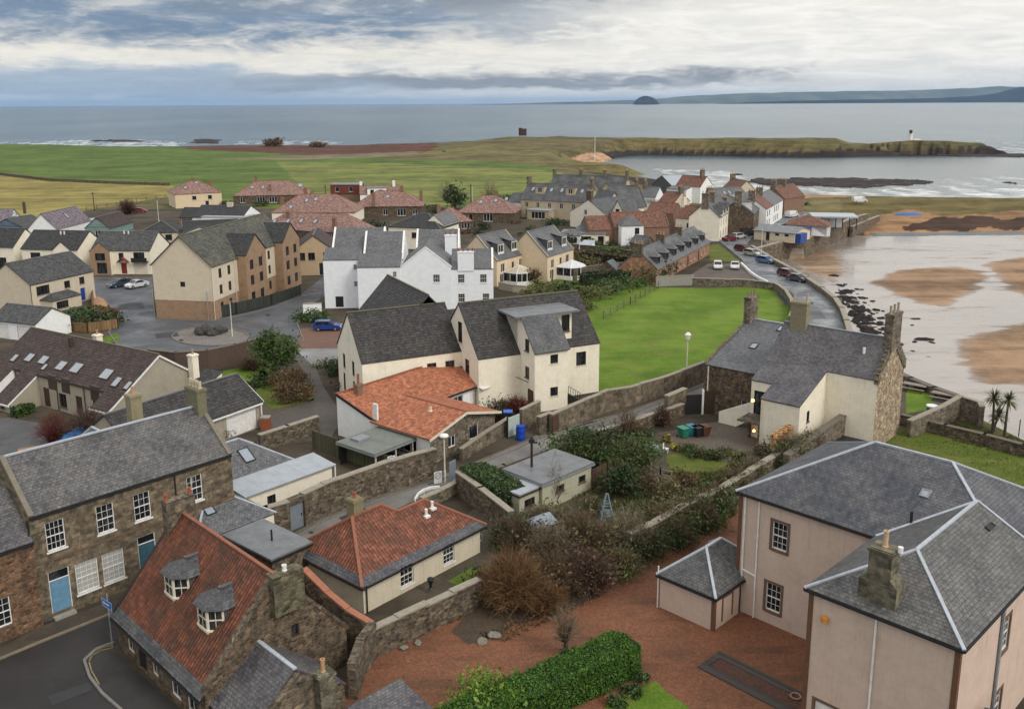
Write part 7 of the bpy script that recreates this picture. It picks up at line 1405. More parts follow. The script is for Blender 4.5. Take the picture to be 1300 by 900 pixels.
for x, y, lb in ((1161, 496, 'grey picnic table close to the crow-stepped gable'), (1198, 508, 'grey picnic table near the terrace wall')):
    p = at(x, y); t = thing('picnic_table', lb, 'picnic table', (p.x, p.y, 0), R(-40), 'picnic tables on the terrace'); MB().box(-1.3, 1.3, -.5, .5, .72, .80).build('tabletop', plain('grey_timber', (.22, .18, .155), .8), t)
    for s in (-1, 1): MB().box(-1.3, 1.3, s * .9 - .16, s * .9 + .16, .42, .48).build('bench', plain('grey_timber', (.22, .18, .155), .8), t)
    for s in (-1, 1): MB().bar((s * .9, -.85, 0), (s * .9, .3, .72), .08, .1).bar((s * .95, .85, 0), (s * .95, -.3, .72), .08, .1).build('leg', BROWN_P, t)
p = at(960, 868); t = thing('paving_strip', 'long dark timber deck strips lying on the red gravel', 'decking', (p.x, p.y, 0), R(-47)); k = boards('deck_boards', (.055, .045, .042), .2, False)
MB().box(-3.3, 3.3, .55, 1.15, 0, .1).build('strip', k, t); MB().box(-3.3, 3.6, -1.15, -.55, 0, .1).build('strip', k, t); MB().box(-3.3, -2.9, -.55, .55, 0, .09).build('strip', k, t); MB().box(-2.9, 3.3, -.55, .55, 0, .05).build('gravel_bed', gravel('dark_red_gravel', (.06, .026, .016), (.11, .05, .032)), t)
p = at(1010, 886); t = thing('garden_hose_coil', 'pale coiled ring lying on the dark deck strip', 'coil', (p.x, p.y, .1)); k = MB()
for i in range(16): a, c = 2 * PI * i / 16, 2 * PI * (i + 1) / 16; k.tube((.28 * math.cos(a), .28 * math.sin(a), .05), (.28 * math.cos(c), .28 * math.sin(c), .05), .05, n=5, cap=False)
k.build('coil_ring', plain('coil_tan', (.33, .19, .12), .6), t)
p = at(547, 752); t = thing('garden_urn', 'small black urn on the terrace of the cream bungalow', 'urn', (p.x, p.y, .3)); MB().lathe((0, 0, 0), [(.2, 0), (.1, .1), (.1, .3), (.25, .7), (.2, .8), (0, .8)], 10).build('urn_body', BLACK_P, t)
sh = at(683, 690); t = thing('garden_shed', 'small grey roofed shed swallowed by bushes', 'shed', (sh.x, sh.y, 0), R(40)); MB().box(-1.0, 1.0, -.8, .8, 0, 1.8).build('shed_wall', boards('dark_boards', (.025, .03, .026), .2), t); MB().slab([(-1.2, -1, 1.75), (1.2, -1, 1.75), (1.2, 0, 2.3), (-1.2, 0, 2.3)], .06).slab([(1.2, 1, 1.75), (-1.2, 1, 1.75), (-1.2, 0, 2.3), (1.2, 0, 2.3)], .06).build('shed_roof', plain('shed_roof_blue', (.20, .235, .27), .5), t)
p = at(600, 690); t = thing('garden_bench', 'dark bench in the yard behind the cream bungalow', 'bench', (p.x, p.y, 0), R(-40)); MB().box(-.8, .8, -.25, .25, .42, .48).build('seat', GREY_P, t); MB().box(-.8, .8, .22, .28, .5, .9).build('backrest', GREY_P, t)
p = at(72, 567); t = thing('flat_log', 'orange-brown timber edging lying across the yard', 'timber', (p.x, p.y, 0), R(28)); MB().box(-3.4, 3.2, -.5, .5, 0, .25).build('timber_block', plain('edging_timber', (.30, .17, .08), .8), t)
for x, y, s, lb in ((118, 565, 0, 'crumpled bright blue tarpaulin beside the bare purple bush'),):
    p = at(103, 560); t = thing('blue_tarpaulin', lb, 'tarpaulin', (p.x, p.y, 0), R(25)); k = MB(); n = 12
    Hh = lambda i, j: .2 + 1.3 * math.sin(PI * i / n) * math.sin(PI * j / n) ** .6 * (.6 + .6 * vnoise(np.array(i * .55), np.array(j * .8)).item())
    for i in range(n):
        for j in range(n): k.poly([(-2.2 + 4.4 * a / n, -1.3 + 2.6 * b / n, Hh(a, b)) for a, b in ((i, j), (i + 1, j), (i + 1, j + 1), (i, j + 1))])
    k.build('tarpaulin_sheet', plain('tarp_blue', (.03, .17, .46), .4), t)
t = thing('rock_pile', 'low mound of dark boulders on the gravel turning circle', 'boulders', (at(265, 423).x, at(265, 423).y, 0))
def rock_mesh(r, seed, fl=.6):
    rg = np.random.default_rng(seed); k = MB(); n, m_ = 8, 5; P = {}
    for i in range(m_ + 1):
        for j in range(n): th, ph = PI * i / m_, 2 * PI * j / n; rr = r * (.75 + .45 * rg.random()) if 0 < i < m_ else r * .85; P[i, j] = (rr * math.sin(th) * math.cos(ph), rr * math.sin(th) * math.sin(ph), rr * fl * math.cos(th))
    for i in range(m_):
        for j in range(n): k.poly([P[i, j], P[i + 1, j], P[i + 1, (j + 1) % n], P[i, (j + 1) % n]])
    return k
ROCKM = plain('wet_rock', (.020, .016, .015), .85, spec=.15); ROCKG = plain('grey_boulder', (.19, .18, .15), .9)
for i in range(11): a = i * 2.4; link('boulder', rock_mesh(.5 + .25 * (i % 3), i, .8).mesh('boulder', plain('dark_boulder', (.055, .05, .045), .9)), t, (.55 * i ** .5 * math.cos(a) * 1.2, .5 * i ** .5 * math.sin(a), max(.15, .75 - .06 * i)), i)
RM = [rock_mesh(1, 20 + i, .55).mesh('beach_rock', ROCKM) for i in range(6)]
rr = random.Random(5); RLAB = 'black seaweed-covered rock on the wet sand below the harbour road'
for i in range(235):
    u = rr.random() ** .8; x = 1062 + 48 * u + rr.gauss(0, 13) * (1 - .3 * u); y = 366 + 66 * u + rr.gauss(0, 7)
    if x < 1050 + (y - 366) * .62 + 8: x = 1058 + (y - 366) * .62 + rr.random() * 40
    p = at(x, y, BEACH_Z); o = link('beach_rock', RM[i % 6], None, (p.x, p.y, BEACH_Z), rr.random() * 6); s = rr.uniform(.2, .7) * (1.5 if rr.random() < .2 else 1); o.scale = (s * 1.3, s, s * .8); tag(o, RLAB, 'rock', 'rocks on the beach below the harbour road')
for i, (x, y, s, lb) in enumerate(((1172, 431, 1.2, 'largest flat dark rock alone on the wet sand right of the chimneys'), (1161, 434, .5, 'small dark rock just left of the lone flat rock'), (1183, 435, .5, 'small dark rock just right of the lone flat rock'), (1163, 405, .7, 'dark rock nearest the orange sand bar'), (1158, 413, .4, 'little rock between the sand bar and the lone rock'), (1159, 446, .4, 'little dark rock above the crow-stepped gable'), (1178, 453, .3, 'tiniest rock out on the wet sand'))):
    p = at(x, y, BEACH_Z); o = link('beach_rock', RM[i % 6], None, (p.x, p.y, BEACH_Z), i); o.scale = (s * 1.5, s * .8, s * .5); tag(o, lb, 'rock')
for i, (x, y, s, lb) in enumerate(((628, 808, .5, 'pale boulder at the planted corner of the red gravel'), (612, 815, .4, 'smaller pale boulder beside the planted corner'), (531, 817, .3, 'pale stone at the foot of the drive wall'), (513, 823, .3, 'mossy stone at the foot of the drive wall'))):
    p = at(x, y); o = link('garden_boulder', rock_mesh(1, 60 + i, .6).mesh('garden_boulder', ROCKG), None, (p.x, p.y, .1), i); o.scale = (s, s * .8, s * .7); tag(o, lb, 'boulder')

def kerb(name, pts, m, h=.12, w=.16):
    P = ground_pts(pts, 0); k = MB()
    for a, b in zip(P, P[1:]): k.bar(Vector((a.x, a.y, h / 2 + .01)), Vector((b.x, b.y, h / 2 + .012)), w, h)
    tag(k.build(name, m), kind='structure')
KERB = plain('kerb_stone', (.17, .16, .145), .85)
kerb('street_kerb', [(-140, 892), (0, 837), (60, 812), (143, 779), (215, 742)], plain('pale_kerb', (.20, .165, .115), .85)); kerb('corner_kerb', [(145, 816), (122, 825), (107, 839), (114, 860), (130, 881), (154, 902), (200, 955)], KERB)
kerb('lane_kerb', [(377, 682), (415, 660), (498, 629), (553, 612), (641, 576), (686, 556), (798, 527), (893, 490)], KERB); kerb('estate_kerb', [(133, 380), (152, 405), (138, 422), (150, 440), (190, 448)], KERB); kerb('estate_kerb', [(193, 368), (197, 405), (268, 408), (300, 402), (345, 391), (384, 377)], KERB); kerb('estate_kerb', [(330, 432), (386, 434), (377, 410), (400, 385), (412, 368)], KERB)
kerb('island_kerb', [(267 + 48.5 * math.cos(a), 427.5 + 11.7 * math.sin(a)) for a in np.linspace(0, 2 * PI, 33)], KERB); kerb('harbour_kerb', [(914, 307), (942, 330), (953, 348), (973, 358.5), (996, 374), (1013, 402), (1022, 424)], KERB)
PATCH = asphalt('tarmac_patch', (.030, .030, .032), .4, .2); PATCHL = asphalt('old_tarmac_patch', (.075, .074, .074), .3, .3); IRON = plain('cast_iron', (.03, .028, .027), .6)
for q, m_ in (([(60, 884), (112, 866), (118, 876), (66, 896)], PATCH), ([(196, 424), (224, 421), (228, 427), (199, 430)], PATCH), ([(150, 386), (180, 384), (184, 392), (152, 394)], PATCH), ([(300, 410), (336, 404), (340, 410), (304, 416)], PATCHL), ([(985, 372), (1003, 369), (1014, 384), (996, 388)], PATCH), ([(1020, 396), (1042, 394), (1048, 404), (1025, 407)], PATCHL), ([(720, 545), (752, 534), (757, 538), (725, 549)], PATCH), ([(590, 596), (615, 587), (620, 591), (595, 600)], PATCH), ([(430, 657), (462, 644), (468, 648), (436, 662)], PATCH)): sheet('road_patch', q, m_, 5)
for x, y in ((70, 862), (230, 432), (340, 400), (1030, 385), (680, 562), (395, 676), (400, 681)): sheet('manhole_cover', [(x + 3.2 * math.cos(a), y + 1.5 * math.sin(a)) for a in np.linspace(0, 2 * PI, 14, endpoint=False)], IRON, 6)

P = [at(x, y, .75) for x, y in ((527, 634), (531, 627), (538, 622), (547, 619), (558, 618))]; t = thing('guard_rail', 'short curved white guard rail on the lane corner by the white lamp', 'rail', (P[0].x, P[0].y, 0)); k = MB(); o = Vector((P[0].x, P[0].y, 0))
for a, b in zip(P, P[1:]): k.bar(a - o, b - o, .14, .22)
k.build('rail_bar', WHITE_P, t)
for a in P[::2]: MB().tube((a.x - o.x, a.y - o.y, 0), (a.x - o.x, a.y - o.y, .75), .06).build('rail_post', WHITE_P, t)
# ---------------------------------------------------------------- vehicles
def make_car(name, label, col, kind='hatch', group=None):
    t = thing(name, label, 'van' if kind == 'van' else 'car', (0, 0, 0), 0, group); pm = paint('car_%02d%02d%02d' % tuple(int(c * 99) for c in col), col)
    L, Wd = (4.1, 1.72) if kind != 'van' else (4.9, 1.9); hl, hw = L / 2, Wd / 2
    prof = {'hatch': [(-hl, .42), (-hl - .02, .72), (-hl + .05, .96), (hl - 1.25, .98), (hl - .25, .80), (hl, .62), (hl, .36)], 'saloon': [(-hl, .42), (-hl, .92), (-hl + .5, .98), (hl - 1.25, .98), (hl - .2, .78), (hl, .6), (hl, .36)], 'van': [(-hl, .45), (-hl, 1.15), (hl - 1.0, 1.15), (hl - .2, .98), (hl, .7), (hl, .4)]}[kind]
    cab = {'hatch': [(-hl + .06, .95), (-hl + .3, 1.42), (-hl + .8, 1.5), (.35, 1.48), (1.05, .97)], 'saloon': [(-hl + .75, .97), (-hl + 1.25, 1.36), (-.3, 1.44), (.35, 1.40), (1.1, .97)], 'van': [(-hl + .02, 1.14), (-hl + .06, 1.95), (.9, 1.97), (1.25, 1.85), (1.75, 1.14)]}[kind]
    b = MB()
    def loft(pr, secs):
        n = len(pr); rows = [[(x, y * hw, z * 1.0 if not dz else z - dz * (z > .5)) for x, z in pr] for y, dz in secs]
        for r0, r1 in zip(rows, rows[1:]):
            for i in range(n): j = (i + 1) % n; b.poly([r0[i], r1[i], r1[j], r0[j]])
        b.poly(rows[0]); b.poly(rows[-1][::-1])
    loft(prof + [(hl - .2, .28), (-hl + .2, .28)], [(-.94, .03), (-1, .0), (-.97, -.0), (.97, 0), (1, 0), (.94, .03)])
    tp = lambda f: [(x, z) for x, z in cab]
    n = len(cab); rows = [[(x, sgn * hw * (.95 - .20 * (z - .95)), z) for x, z in cab] for sgn in (-1, 1)]
    for i in range(n - 1): b.poly([rows[0][i], rows[1][i], rows[1][i + 1], rows[0][i + 1]])
    b.poly(rows[0][::-1]); b.poly(rows[1]); b.build('body', pm, t)
    def inset(q, k, off):
        c = sum((Vector(p) for p in q), Vector()) / len(q); nr = (Vector(q[1]) - Vector(q[0])).cross(Vector(q[2]) - Vector(q[0])).normalized()
        if nr.dot(c - Vector((-.3, 0, .9))) < 0: nr = -nr
        return [c + (Vector(p) - c) * k + nr * off for p in q]
    for sg in (0, 1):
        side = [Vector(p) for p in rows[sg]]; zt = max(z for x, z in cab) - .1; g = [p for p in side]
        q = inset(g, .86, .012)
        if kind == 'van': q = [Vector((.6, q[0].y, 1.3)), Vector((.6, q[2].y, 1.75)), Vector((1.1, q[2].y, 1.72)), Vector((1.45, q[0].y, 1.3))]
        MB().poly(q).build('side_window', GL, t)
    MB().poly(inset([rows[0][-2], rows[1][-2], rows[1][-1], rows[0][-1]], .9, .012)).build('windscreen', GL, t)
    if kind != 'van': MB().poly(inset([rows[0][0], rows[1][0], rows[1][1], rows[0][1]], .86, .012)).build('rear_window', GL, t)
    for x in (-hl + .78, hl - .82):
        for s in (-1, 1):
            w = MB().tube((x, s * (hw - .16), .31), (x, s * (hw + .02), .31), .32, n=14).build('wheel', plain('tyre', (.015, .015, .015), .9), t); MB().tube((x, s * (hw - .0), .31), (x, s * (hw + .03), .31), .19, n=10).build('rim', metal('alloy'), w)
    for s in (-1, 1):
        MB().box(hl - .1, hl + .015, s * hw * .7 - .2, s * hw * .7 + .2, .58, .72).build('headlight', plain('lamp_glass', (.6, .6, .6), .1), t); MB().box(-hl - .03, -hl + .08, s * hw * .8 - .12, s * hw * .8 + .12, .7, .92).build('tail_light', plain('tail_red', (.25, .01, .01), .2), t)
    MB().box(-.26, .26, 0, .01, .4, .52).build('number_plate', WHITE_P, t, (hl + .012, 0, 0), PI / 2)
    return t
CG = 'cars parked along the harbour road'
def park(t, px, rz): p = at(*px); t.location = (p.x, p.y, .012); t.rotation_euler = (0, 0, R(rz)); return t
park(make_car('parked_car', 'bright blue hatchback on the red paving beside the cream apartment house', (.012, .05, .24)), (416, 419), 3)
park(make_car('parked_car', 'white saloon in front of the porched estate house', (.62, .63, .64), 'saloon'), (174, 365), -128)
park(make_car('parked_car', 'dark blue estate car in front of the porched estate house', (.03, .055, .085)), (152, 364), -128)
park(make_car('parked_car', 'red car furthest up the harbour road, first in the beachside row', (.14, .02, .022), 'hatch', CG), (943.5, 319), -52)
park(make_car('parked_car', 'silver estate car second in the beachside row', (.38, .38, .37), 'hatch', CG), (955, 325), -52)
park(make_car('parked_car', 'pale blue car third in the beachside row', (.09, .17, .34), 'hatch', CG), (972, 334), -46)
park(make_car('parked_car', 'maroon car beside the dark grey saloon on the harbour road', (.13, .03, .035), 'hatch', CG), (1000, 351), -55)
park(make_car('parked_car', 'dark grey saloon nearest on the harbour road', (.05, .055, .065), 'saloon', CG), (1012, 357), -52)
park(make_car('parked_car', 'white car on the left of the pair in the car park', (.60, .60, .58)), (911, 341), -100)
park(make_car('parked_car', 'white car on the right of the pair in the car park', (.60, .60, .58), 'saloon'), (933, 341), -104)
park(make_car('parked_car', 'dark red car parked against the cream harbour house', (.13, .012, .02), 'saloon', CG), (927, 306), 30)
park(make_car('parked_car', 'silver car parked behind the dark red one', (.45, .45, .44), 'hatch', CG), (938, 303), 35)
park(make_car('parked_van', 'black van parked in the harbour street', (.02, .02, .022), 'van', CG), (950, 299), 35)
park(make_car('parked_van', 'white van alone on the dune track above the sand', (.66, .66, .66), 'van'), (1091, 257), 10)
park(make_car('parked_car', 'dark blue car behind the white apartments near the black roofed block', (.03, .045, .08)), (480, 298), -30)
park(make_car('parked_car', 'red car beside the bare bush at the yellow field edge', (.28, .02, .03)), (178, 270), 10)
park(make_car('parked_car', 'small pale car on the headland track', (.45, .47, .5)), (588, 195), 0)
park(make_car('parked_van', 'white van behind the harbour street roofs', (.62, .62, .62), 'van'), (1005, 276), 40)
p = at(1153, 275, -1.5); t = thing('upturned_boat', 'blue boat lying on the sand below the dunes', 'boat', (p.x, p.y, -1.2), 0); k = MB(); n = 10
for i in range(n):
    for j in range(6):
        f = lambda a, b: ((-4.6 + 9.2 * a / n), 1.1 * math.sin(PI * a / n) ** .6 * math.cos(PI * b / 6), .9 * math.sin(PI * a / n) ** .5 * math.sin(PI * b / 6) + .05); k.poly([f(i, j), f(i + 1, j), f(i + 1, j + 1), f(i, j + 1)])
k.build('hull', plain('boat_blue', (.05, .13, .33), .5), t); MB().box(-4.4, 4.4, -.06, .06, .9, 1.0).build('keel', GREY_P, t)
for i, (x, y, lb) in enumerate(((566, 196, 'dark upturned boat left on the headland grass'), (633, 199, 'small white boat beside the mast on the dune grass'))):
    p = at(x, y); t = thing('beached_boat', lb, 'boat', (p.x, p.y, 0)); k = MB().prism([(-3, -1, .1), (2.2, -1, .1), (3.6, 0, .5), (2.2, 1, .1), (-3, 1, .1)], (0, 0, 1.2)); k.build('hull', WHITE_P if i else BROWN_P, t); MB().box(-2.4, 0, -.7, .7, 1.3, 2.0).build('cuddy', WHITE_P if i else BLACK_P, t)
# ---------------------------------------------------------------- plants
LM = {k: leafy(k, a, b) for k, a, b in (('dark_leaf', (.012, .026, .008), (.040, .066, .018)), ('green_leaf', (.022, .046, .010), (.078, .122, .028)), ('hedge_leaf', (.022, .066, .008), (.095, .195, .028)), ('olive_leaf', (.045, .050, .016), (.140, .138, .052)), ('bright_leaf', (.060, .120, .012), (.190, .270, .040)), ('ivy_leaf', (.022, .050, .014), (.075, .115, .035)),
    ('willow_twig', (.080, .044, .020), (.225, .128, .058)), ('brown_twig', (.055, .036, .020), (.160, .112, .065)), ('grey_twig', (.085, .068, .046), (.230, .185, .125)), ('purple_twig', (.045, .026, .022), (.120, .072, .055)), ('red_twig', (.06, .014, .010), (.150, .040, .028)), ('dead_leaf', (.050, .032, .016), (.145, .092, .045)), ('yellow_leaf', (.20, .17, .02), (.38, .30, .04)), ('palm_leaf', (.050, .060, .022), (.13, .135, .05)))}
BARK = plain('bark', (.065, .050, .036), .95)
def tri_mesh(name, C, S, mat, tone, nrm=None, elong=1.0):
    """one quad per leaf: centres C, sizes S"""
    n = len(C); a = RNG.normal(size=(n, 3)); a /= np.linalg.norm(a, axis=1)[:, None]; b = RNG.normal(size=(n, 3)); b -= a * (a * b).sum(1)[:, None]; b /= np.linalg.norm(b, axis=1)[:, None]
    a = a * S[:, None] * elong; b = b * S[:, None] * .62
    V = np.stack([C - a, C + b * .9 - a * .1, C + a, C - b * .9 + a * .1], 1).reshape(-1, 3)
    me = fast_mesh(name, V, np.arange(4 * n).reshape(n, 4)); me.materials.append(mat); add_tone(me, np.repeat(tone, 4)); return me
def add_tone(me, t): a = me.attributes.new('tone', 'FLOAT', 'POINT'); a.data.foreach_set('value', np.clip(t, 0, 1).astype(np.float32))
def leaf_cloud(rx, ry, h, n, size, clumps=26, box=False, z0=0.0, spread=.24, fill=.55, top=1.0):
    K = []
    while len(K) < clumps:
        p = RNG.uniform(-1, 1, 3)
        if box: ax = RNG.integers(0, 3); p[ax] = np.sign(p[ax]) * .92
        else:
            r = np.linalg.norm(p)
            if r > 1 or r < fill: continue
        K.append(p)
    K = np.array(K); k = RNG.integers(0, clumps, n); P = K[k] * .86 + RNG.normal(0, spread, (n, 3))
    if box: P = np.clip(P, -1.02, 1.02)
    sz = size * np.clip(np.exp(RNG.normal(-.1, .42, n)), .35, 2.2); C = P * np.array([rx, ry, h / 2]) + np.array([0, 0, z0 + h / 2]); C[:, 2] = np.maximum(C[:, 2], .03)
    tn = RNG.random(clumps)[k] * .6 + RNG.random(n) * .5 - .05
    return C, sz, tn
def twig_mesh(name, rx, ry, h, n, mat, base=.25, w=.03, sub=3, lean=1.0, z0=0.0):
    """bare branches fanning from the base, forking into fine twigs"""
    V = []; T = []
    def ribbon(p, q, w0, w1, t):
        d = q - p; s = np.cross(d, RNG.normal(size=p.shape)); s /= np.linalg.norm(s, axis=1)[:, None] + 1e-9
        V.append(np.stack([p - s * w0[:, None], p + s * w0[:, None], q + s * w1[:, None], q - s * w1[:, None]], 1).reshape(-1, 3)); T.append(np.repeat(t, 4))
    a = RNG.uniform(0, 2 * PI, n); r = np.sqrt(RNG.random(n)); p0 = np.stack([np.cos(a) * r * rx * base, np.sin(a) * r * ry * base, np.full(n, z0)], 1)
    el = RNG.uniform(.25, 1.0, n); az = RNG.uniform(0, 2 * PI, n); rr = np.sqrt(1 - np.minimum(el, .98) ** 2) * RNG.uniform(.6, 1, n)
    tip = np.stack([np.cos(az) * rr * rx * lean, np.sin(az) * rr * ry * lean, z0 + el * h * RNG.uniform(.75, 1.05, n)], 1)
    mid = p0 * .35 + tip * .65 + np.stack([np.zeros(n), np.zeros(n), .06 * h * np.ones(n)], 1) + RNG.normal(0, .05, (n, 3)) * h; tn = RNG.random(n)
    ribbon(p0, mid, np.full(n, w), np.full(n, w * .6), tn * .7); ribbon(mid, tip, np.full(n, w * .6), np.full(n, w * .25), tn)
    for _ in range(sub):
        f = RNG.uniform(.2, 1, n)[:, None]; s = mid * (1 - f) + tip * f; L = RNG.uniform(.12, .30, n)[:, None] * min(h, 3.2)
        d = (tip - mid) / (np.linalg.norm(tip - mid, axis=1)[:, None] + 1e-6) + RNG.normal(0, .55, (n, 3)); e = s + d * L * .6; e[:, 2] = np.maximum(e[:, 2], .05); ribbon(s, e, np.full(n, w * .42), np.full(n, w * .2), np.clip(tn + RNG.normal(0, .2, n), 0, 1))
    V = np.concatenate(V); me = fast_mesh(name, V, np.arange(len(V)).reshape(-1, 4)); me.materials.append(mat); add_tone(me, np.concatenate(T)); return me
def bush(name, label, px, rx, h, mat, n=1500, size=.13, ry=None, cat='bush', group=None, clumps=26, z=0.0, twigs=0, tm='brown_twig', trunk=None, rz=0.0, **k):
    p = at(*px, z); t = thing(name, label, cat, (p.x, p.y, z), rz, group); ry = ry or rx; z0 = 0
    if trunk:
        z0 = trunk; tk = MB().tube((0, 0, 0), (.05, .03, trunk + h * .35), .16, .09)
        for i in range(5): a = i * 1.3; tk.tube((0, 0, trunk * .8 + i * .1), (math.cos(a) * rx * .55, math.sin(a) * ry * .55, trunk + h * (.35 + .08 * i)), .07, .03, 5)
        tk.build('trunk', BARK, t)
    if n:
        C, S, tn = leaf_cloud(rx, ry, h, n, size, clumps, z0=z0, **k); link('crown' if trunk else 'foliage', tri_mesh('foliage', C, S, LM[mat], tn), t)
    if twigs: link('branches', twig_mesh('branches', rx, ry, h, twigs, LM[tm]), t)
    return t
def twiggy(name, label, px, rx, h, tm, n=420, ry=None, w=.03, cat='shrub', group=None, leaf=0, mat='dead_leaf', **k):
    p = at(*px); t = thing(name, label, cat, (p.x, p.y, 0), 0, group); link('branches', twig_mesh('branches', rx, ry or rx, h, n, LM[tm], w=w, **k), t)
    if leaf: C, S, tn = leaf_cloud(rx * .9, (ry or rx) * .9, h * .9, leaf, .08, 24); link('foliage', tri_mesh('foliage', C, S, LM[mat], tn), t)
    return t
def hedge(name, label, a, b, w, h, mat, dens=120, size=.11, z=0.0, cat='hedge', group=None, clumps=0):
    A, B = at(*a, z), at(*b, z); d = B - A; L = d.length; t = thing(name, label, cat, ((A.x + B.x) / 2, (A.y + B.y) / 2, z), math.atan2(d.y, d.x), group)
    cl = clumps or int(18 + L * 5); n = int(dens * (L * w + 2 * L * h)); q = RNG.random((n, 2)); face = RNG.random(n); P = np.zeros((n, 3)); tot = w + 2 * h
    top = face < w / tot; sd = np.where(RNG.random(n) < .5, -1, 1); P[:, 0] = (q[:, 0] - .5) * L
    P[:, 1] = np.where(top, (q[:, 1] - .5) * w, sd * w / 2 * (1 - .10 * q[:, 1] ** 3)); P[:, 2] = np.where(top, h * (1 - .07 * np.abs(q[:, 1] - .5) * 2), q[:, 1] * h)
    e = RNG.random(n) < .10; P[e, 0] = sd[e] * L / 2; P[e, 1] = (RNG.random(e.sum()) - .5) * w; P[e, 2] = RNG.random(e.sum()) * h
    edge = np.minimum(L / 2 - np.abs(P[:, 0]), .8); P[:, 1] *= 1 - .25 * np.clip(.8 - edge, 0, 1); P[:, 2] *= 1 - .14 * np.clip(.8 - edge, 0, 1)
    wob = (fbm(P[:, 0] * 1.1 + 9, P[:, 1] * 1.1 + P[:, 2] * .9 + 31) - .47); P += RNG.normal(0, .045, (n, 3)); P[:, 2] += wob * .34 * (P[:, 2] / h); P[:, 1] += wob * .3 * np.sign(P[:, 1])
    P[:, 2] = np.maximum(P[:, 2], .03); tn = fbm(P[:, 0] * 1.7, P[:, 1] * 1.7 + P[:, 2] * 1.7 + 50) * .75 + RNG.random(n) * .42 - .12
    link('foliage', tri_mesh('foliage', P, size * np.clip(np.exp(RNG.normal(-.1, .4, n)), .4, 2.1), LM[mat], tn), t)
    k = MB().box(-L / 2 + .15, L / 2 - .15, -w / 2 + .18, w / 2 - .18, 0, h - .2); k.build('inner_core', plain('hedge_inside', (.010, .014, .006), .95), t); return t  # solid near-black block filling the hedge behind its leaves
# foreground
hedge('box_hedge', 'broad clipped dark green hedge at the bottom of the red gravel', (548, 966), (800, 846), 2.1, 2.15, 'hedge_leaf', 560, .052)
bush('grassy_shrub', 'bright yellow-green feathery shrub at the bottom edge left of the hedge', (618, 917), 1.9, 2.2, 'bright_leaf', 4200, .10, cat='shrub', spread=.3)
for i, (x, y, r, lb) in enumerate(((800, 882, .6, 'low leafy plants along the right foot of the hedge'), (785, 893, .6, 'low plants between hedge and front lawn at the bottom'), (815, 868, .5, 'small plant clump at the right end of the hedge'), (722, 838, .7, 'low green shrub at the back of the hedge by the bare tree'))): bush('border_plant', lb, (x, y), r, .7, 'ivy_leaf', 420, .09, cat='plant', clumps=9)
t = twiggy('bare_tree', 'small pollarded bare tree in front of the hedge', (717, 832), 1.3, 2.5, 'grey_twig', 150, w=.022, cat='tree', base=.05, z0=.9); MB().tube((0, 0, 0), (.1, 0, 1.3), .16, .12).tube((.1, 0, 1.2), (-.35, .1, 1.8), .08, .05).tube((.1, 0, 1.2), (.4, -.1, 2.0), .09, .05).build('trunk', BARK, t)
twiggy('willow_shrub', 'large rounded orange-brown bare shrub by the drive wall', (650, 768), 2.7, 3.8, 'willow_twig', 1300, w=.026, sub=5, base=.2)
twiggy('willow_shrub', 'low orange-brown twig shrub at the foot of the large rounded one', (690, 775), 2.0, 2.2, 'willow_twig', 600, w=.025, sub=4)
bush('dark_shrub', 'dark broken shrub behind the rounded orange one at the gravel corner', (612, 757), 1.8, 1.8, 'dark_leaf', 900, .12, twigs=160)
for i, (x, y, r, h, m, tm, n, lb) in enumerate(((705, 752, 2.6, 3.0, 'dead_leaf', 'brown_twig', 900, 'dark brown tangled shrub on the gravel edge, left of the dark thicket'), (745, 748, 2.8, 3.0, 'dead_leaf', 'purple_twig', 900, 'dark purplish thicket in the middle of the gravel edge'), (785, 730, 2.2, 2.0, 'green_leaf', 'brown_twig', 900, 'dark low shrub where the gravel narrows'), (700, 722, 2.6, 3.6, 'dead_leaf', 'grey_twig', 650, 'brown shrub with pale twigs behind the rounded orange shrub'), (742, 708, 2.8, 3.6, 'olive_leaf', 'brown_twig', 700, 'tall brown tangle in the heart of the overgrown garden'), (795, 700, 2.5, 3.0, 'olive_leaf', 'grey_twig', 600, 'grey-brown twiggy bush at the near end of the coped garden wall'), (665, 702, 2.2, 2.8, 'dark_leaf', 'brown_twig', 800, 'dark green shrub beside the small swallowed shed'), (722, 680, 2.4, 2.4, 'olive_leaf', 'grey_twig', 650, 'olive twiggy bush between the swallowed shed and the obelisk'), (690, 664, 2.2, 1.5, 'olive_leaf', 'grey_twig', 500, 'olive hedge-like bush in front of the flat roofed shed'), (650, 690, 2.0, 2.2, 'dark_leaf', 'brown_twig', 700, 'dark shrub between the red hipped roof and the swallowed shed'), (748, 652, 1.3, 1.6, 'green_leaf', 'grey_twig', 300, 'pale twig bush right in front of the shed corner'))):
    bush('tangled_shrub', lb, (x, y), r, h, m, n, .10, twigs=620, tm=tm, cat='shrub')
twiggy('bare_sapling', 'thin bare sapling standing before the flat roofed shed', (705, 640), 1.2, 4.6, 'grey_twig', 60, w=.025, cat='tree', base=.05)
hedge('garden_hedge', 'thick olive green hedge behind the parapet, left of the flat roofed shed', (597, 620), (655, 655), 2.6, 2.5, 'ivy_leaf', 90, .12)
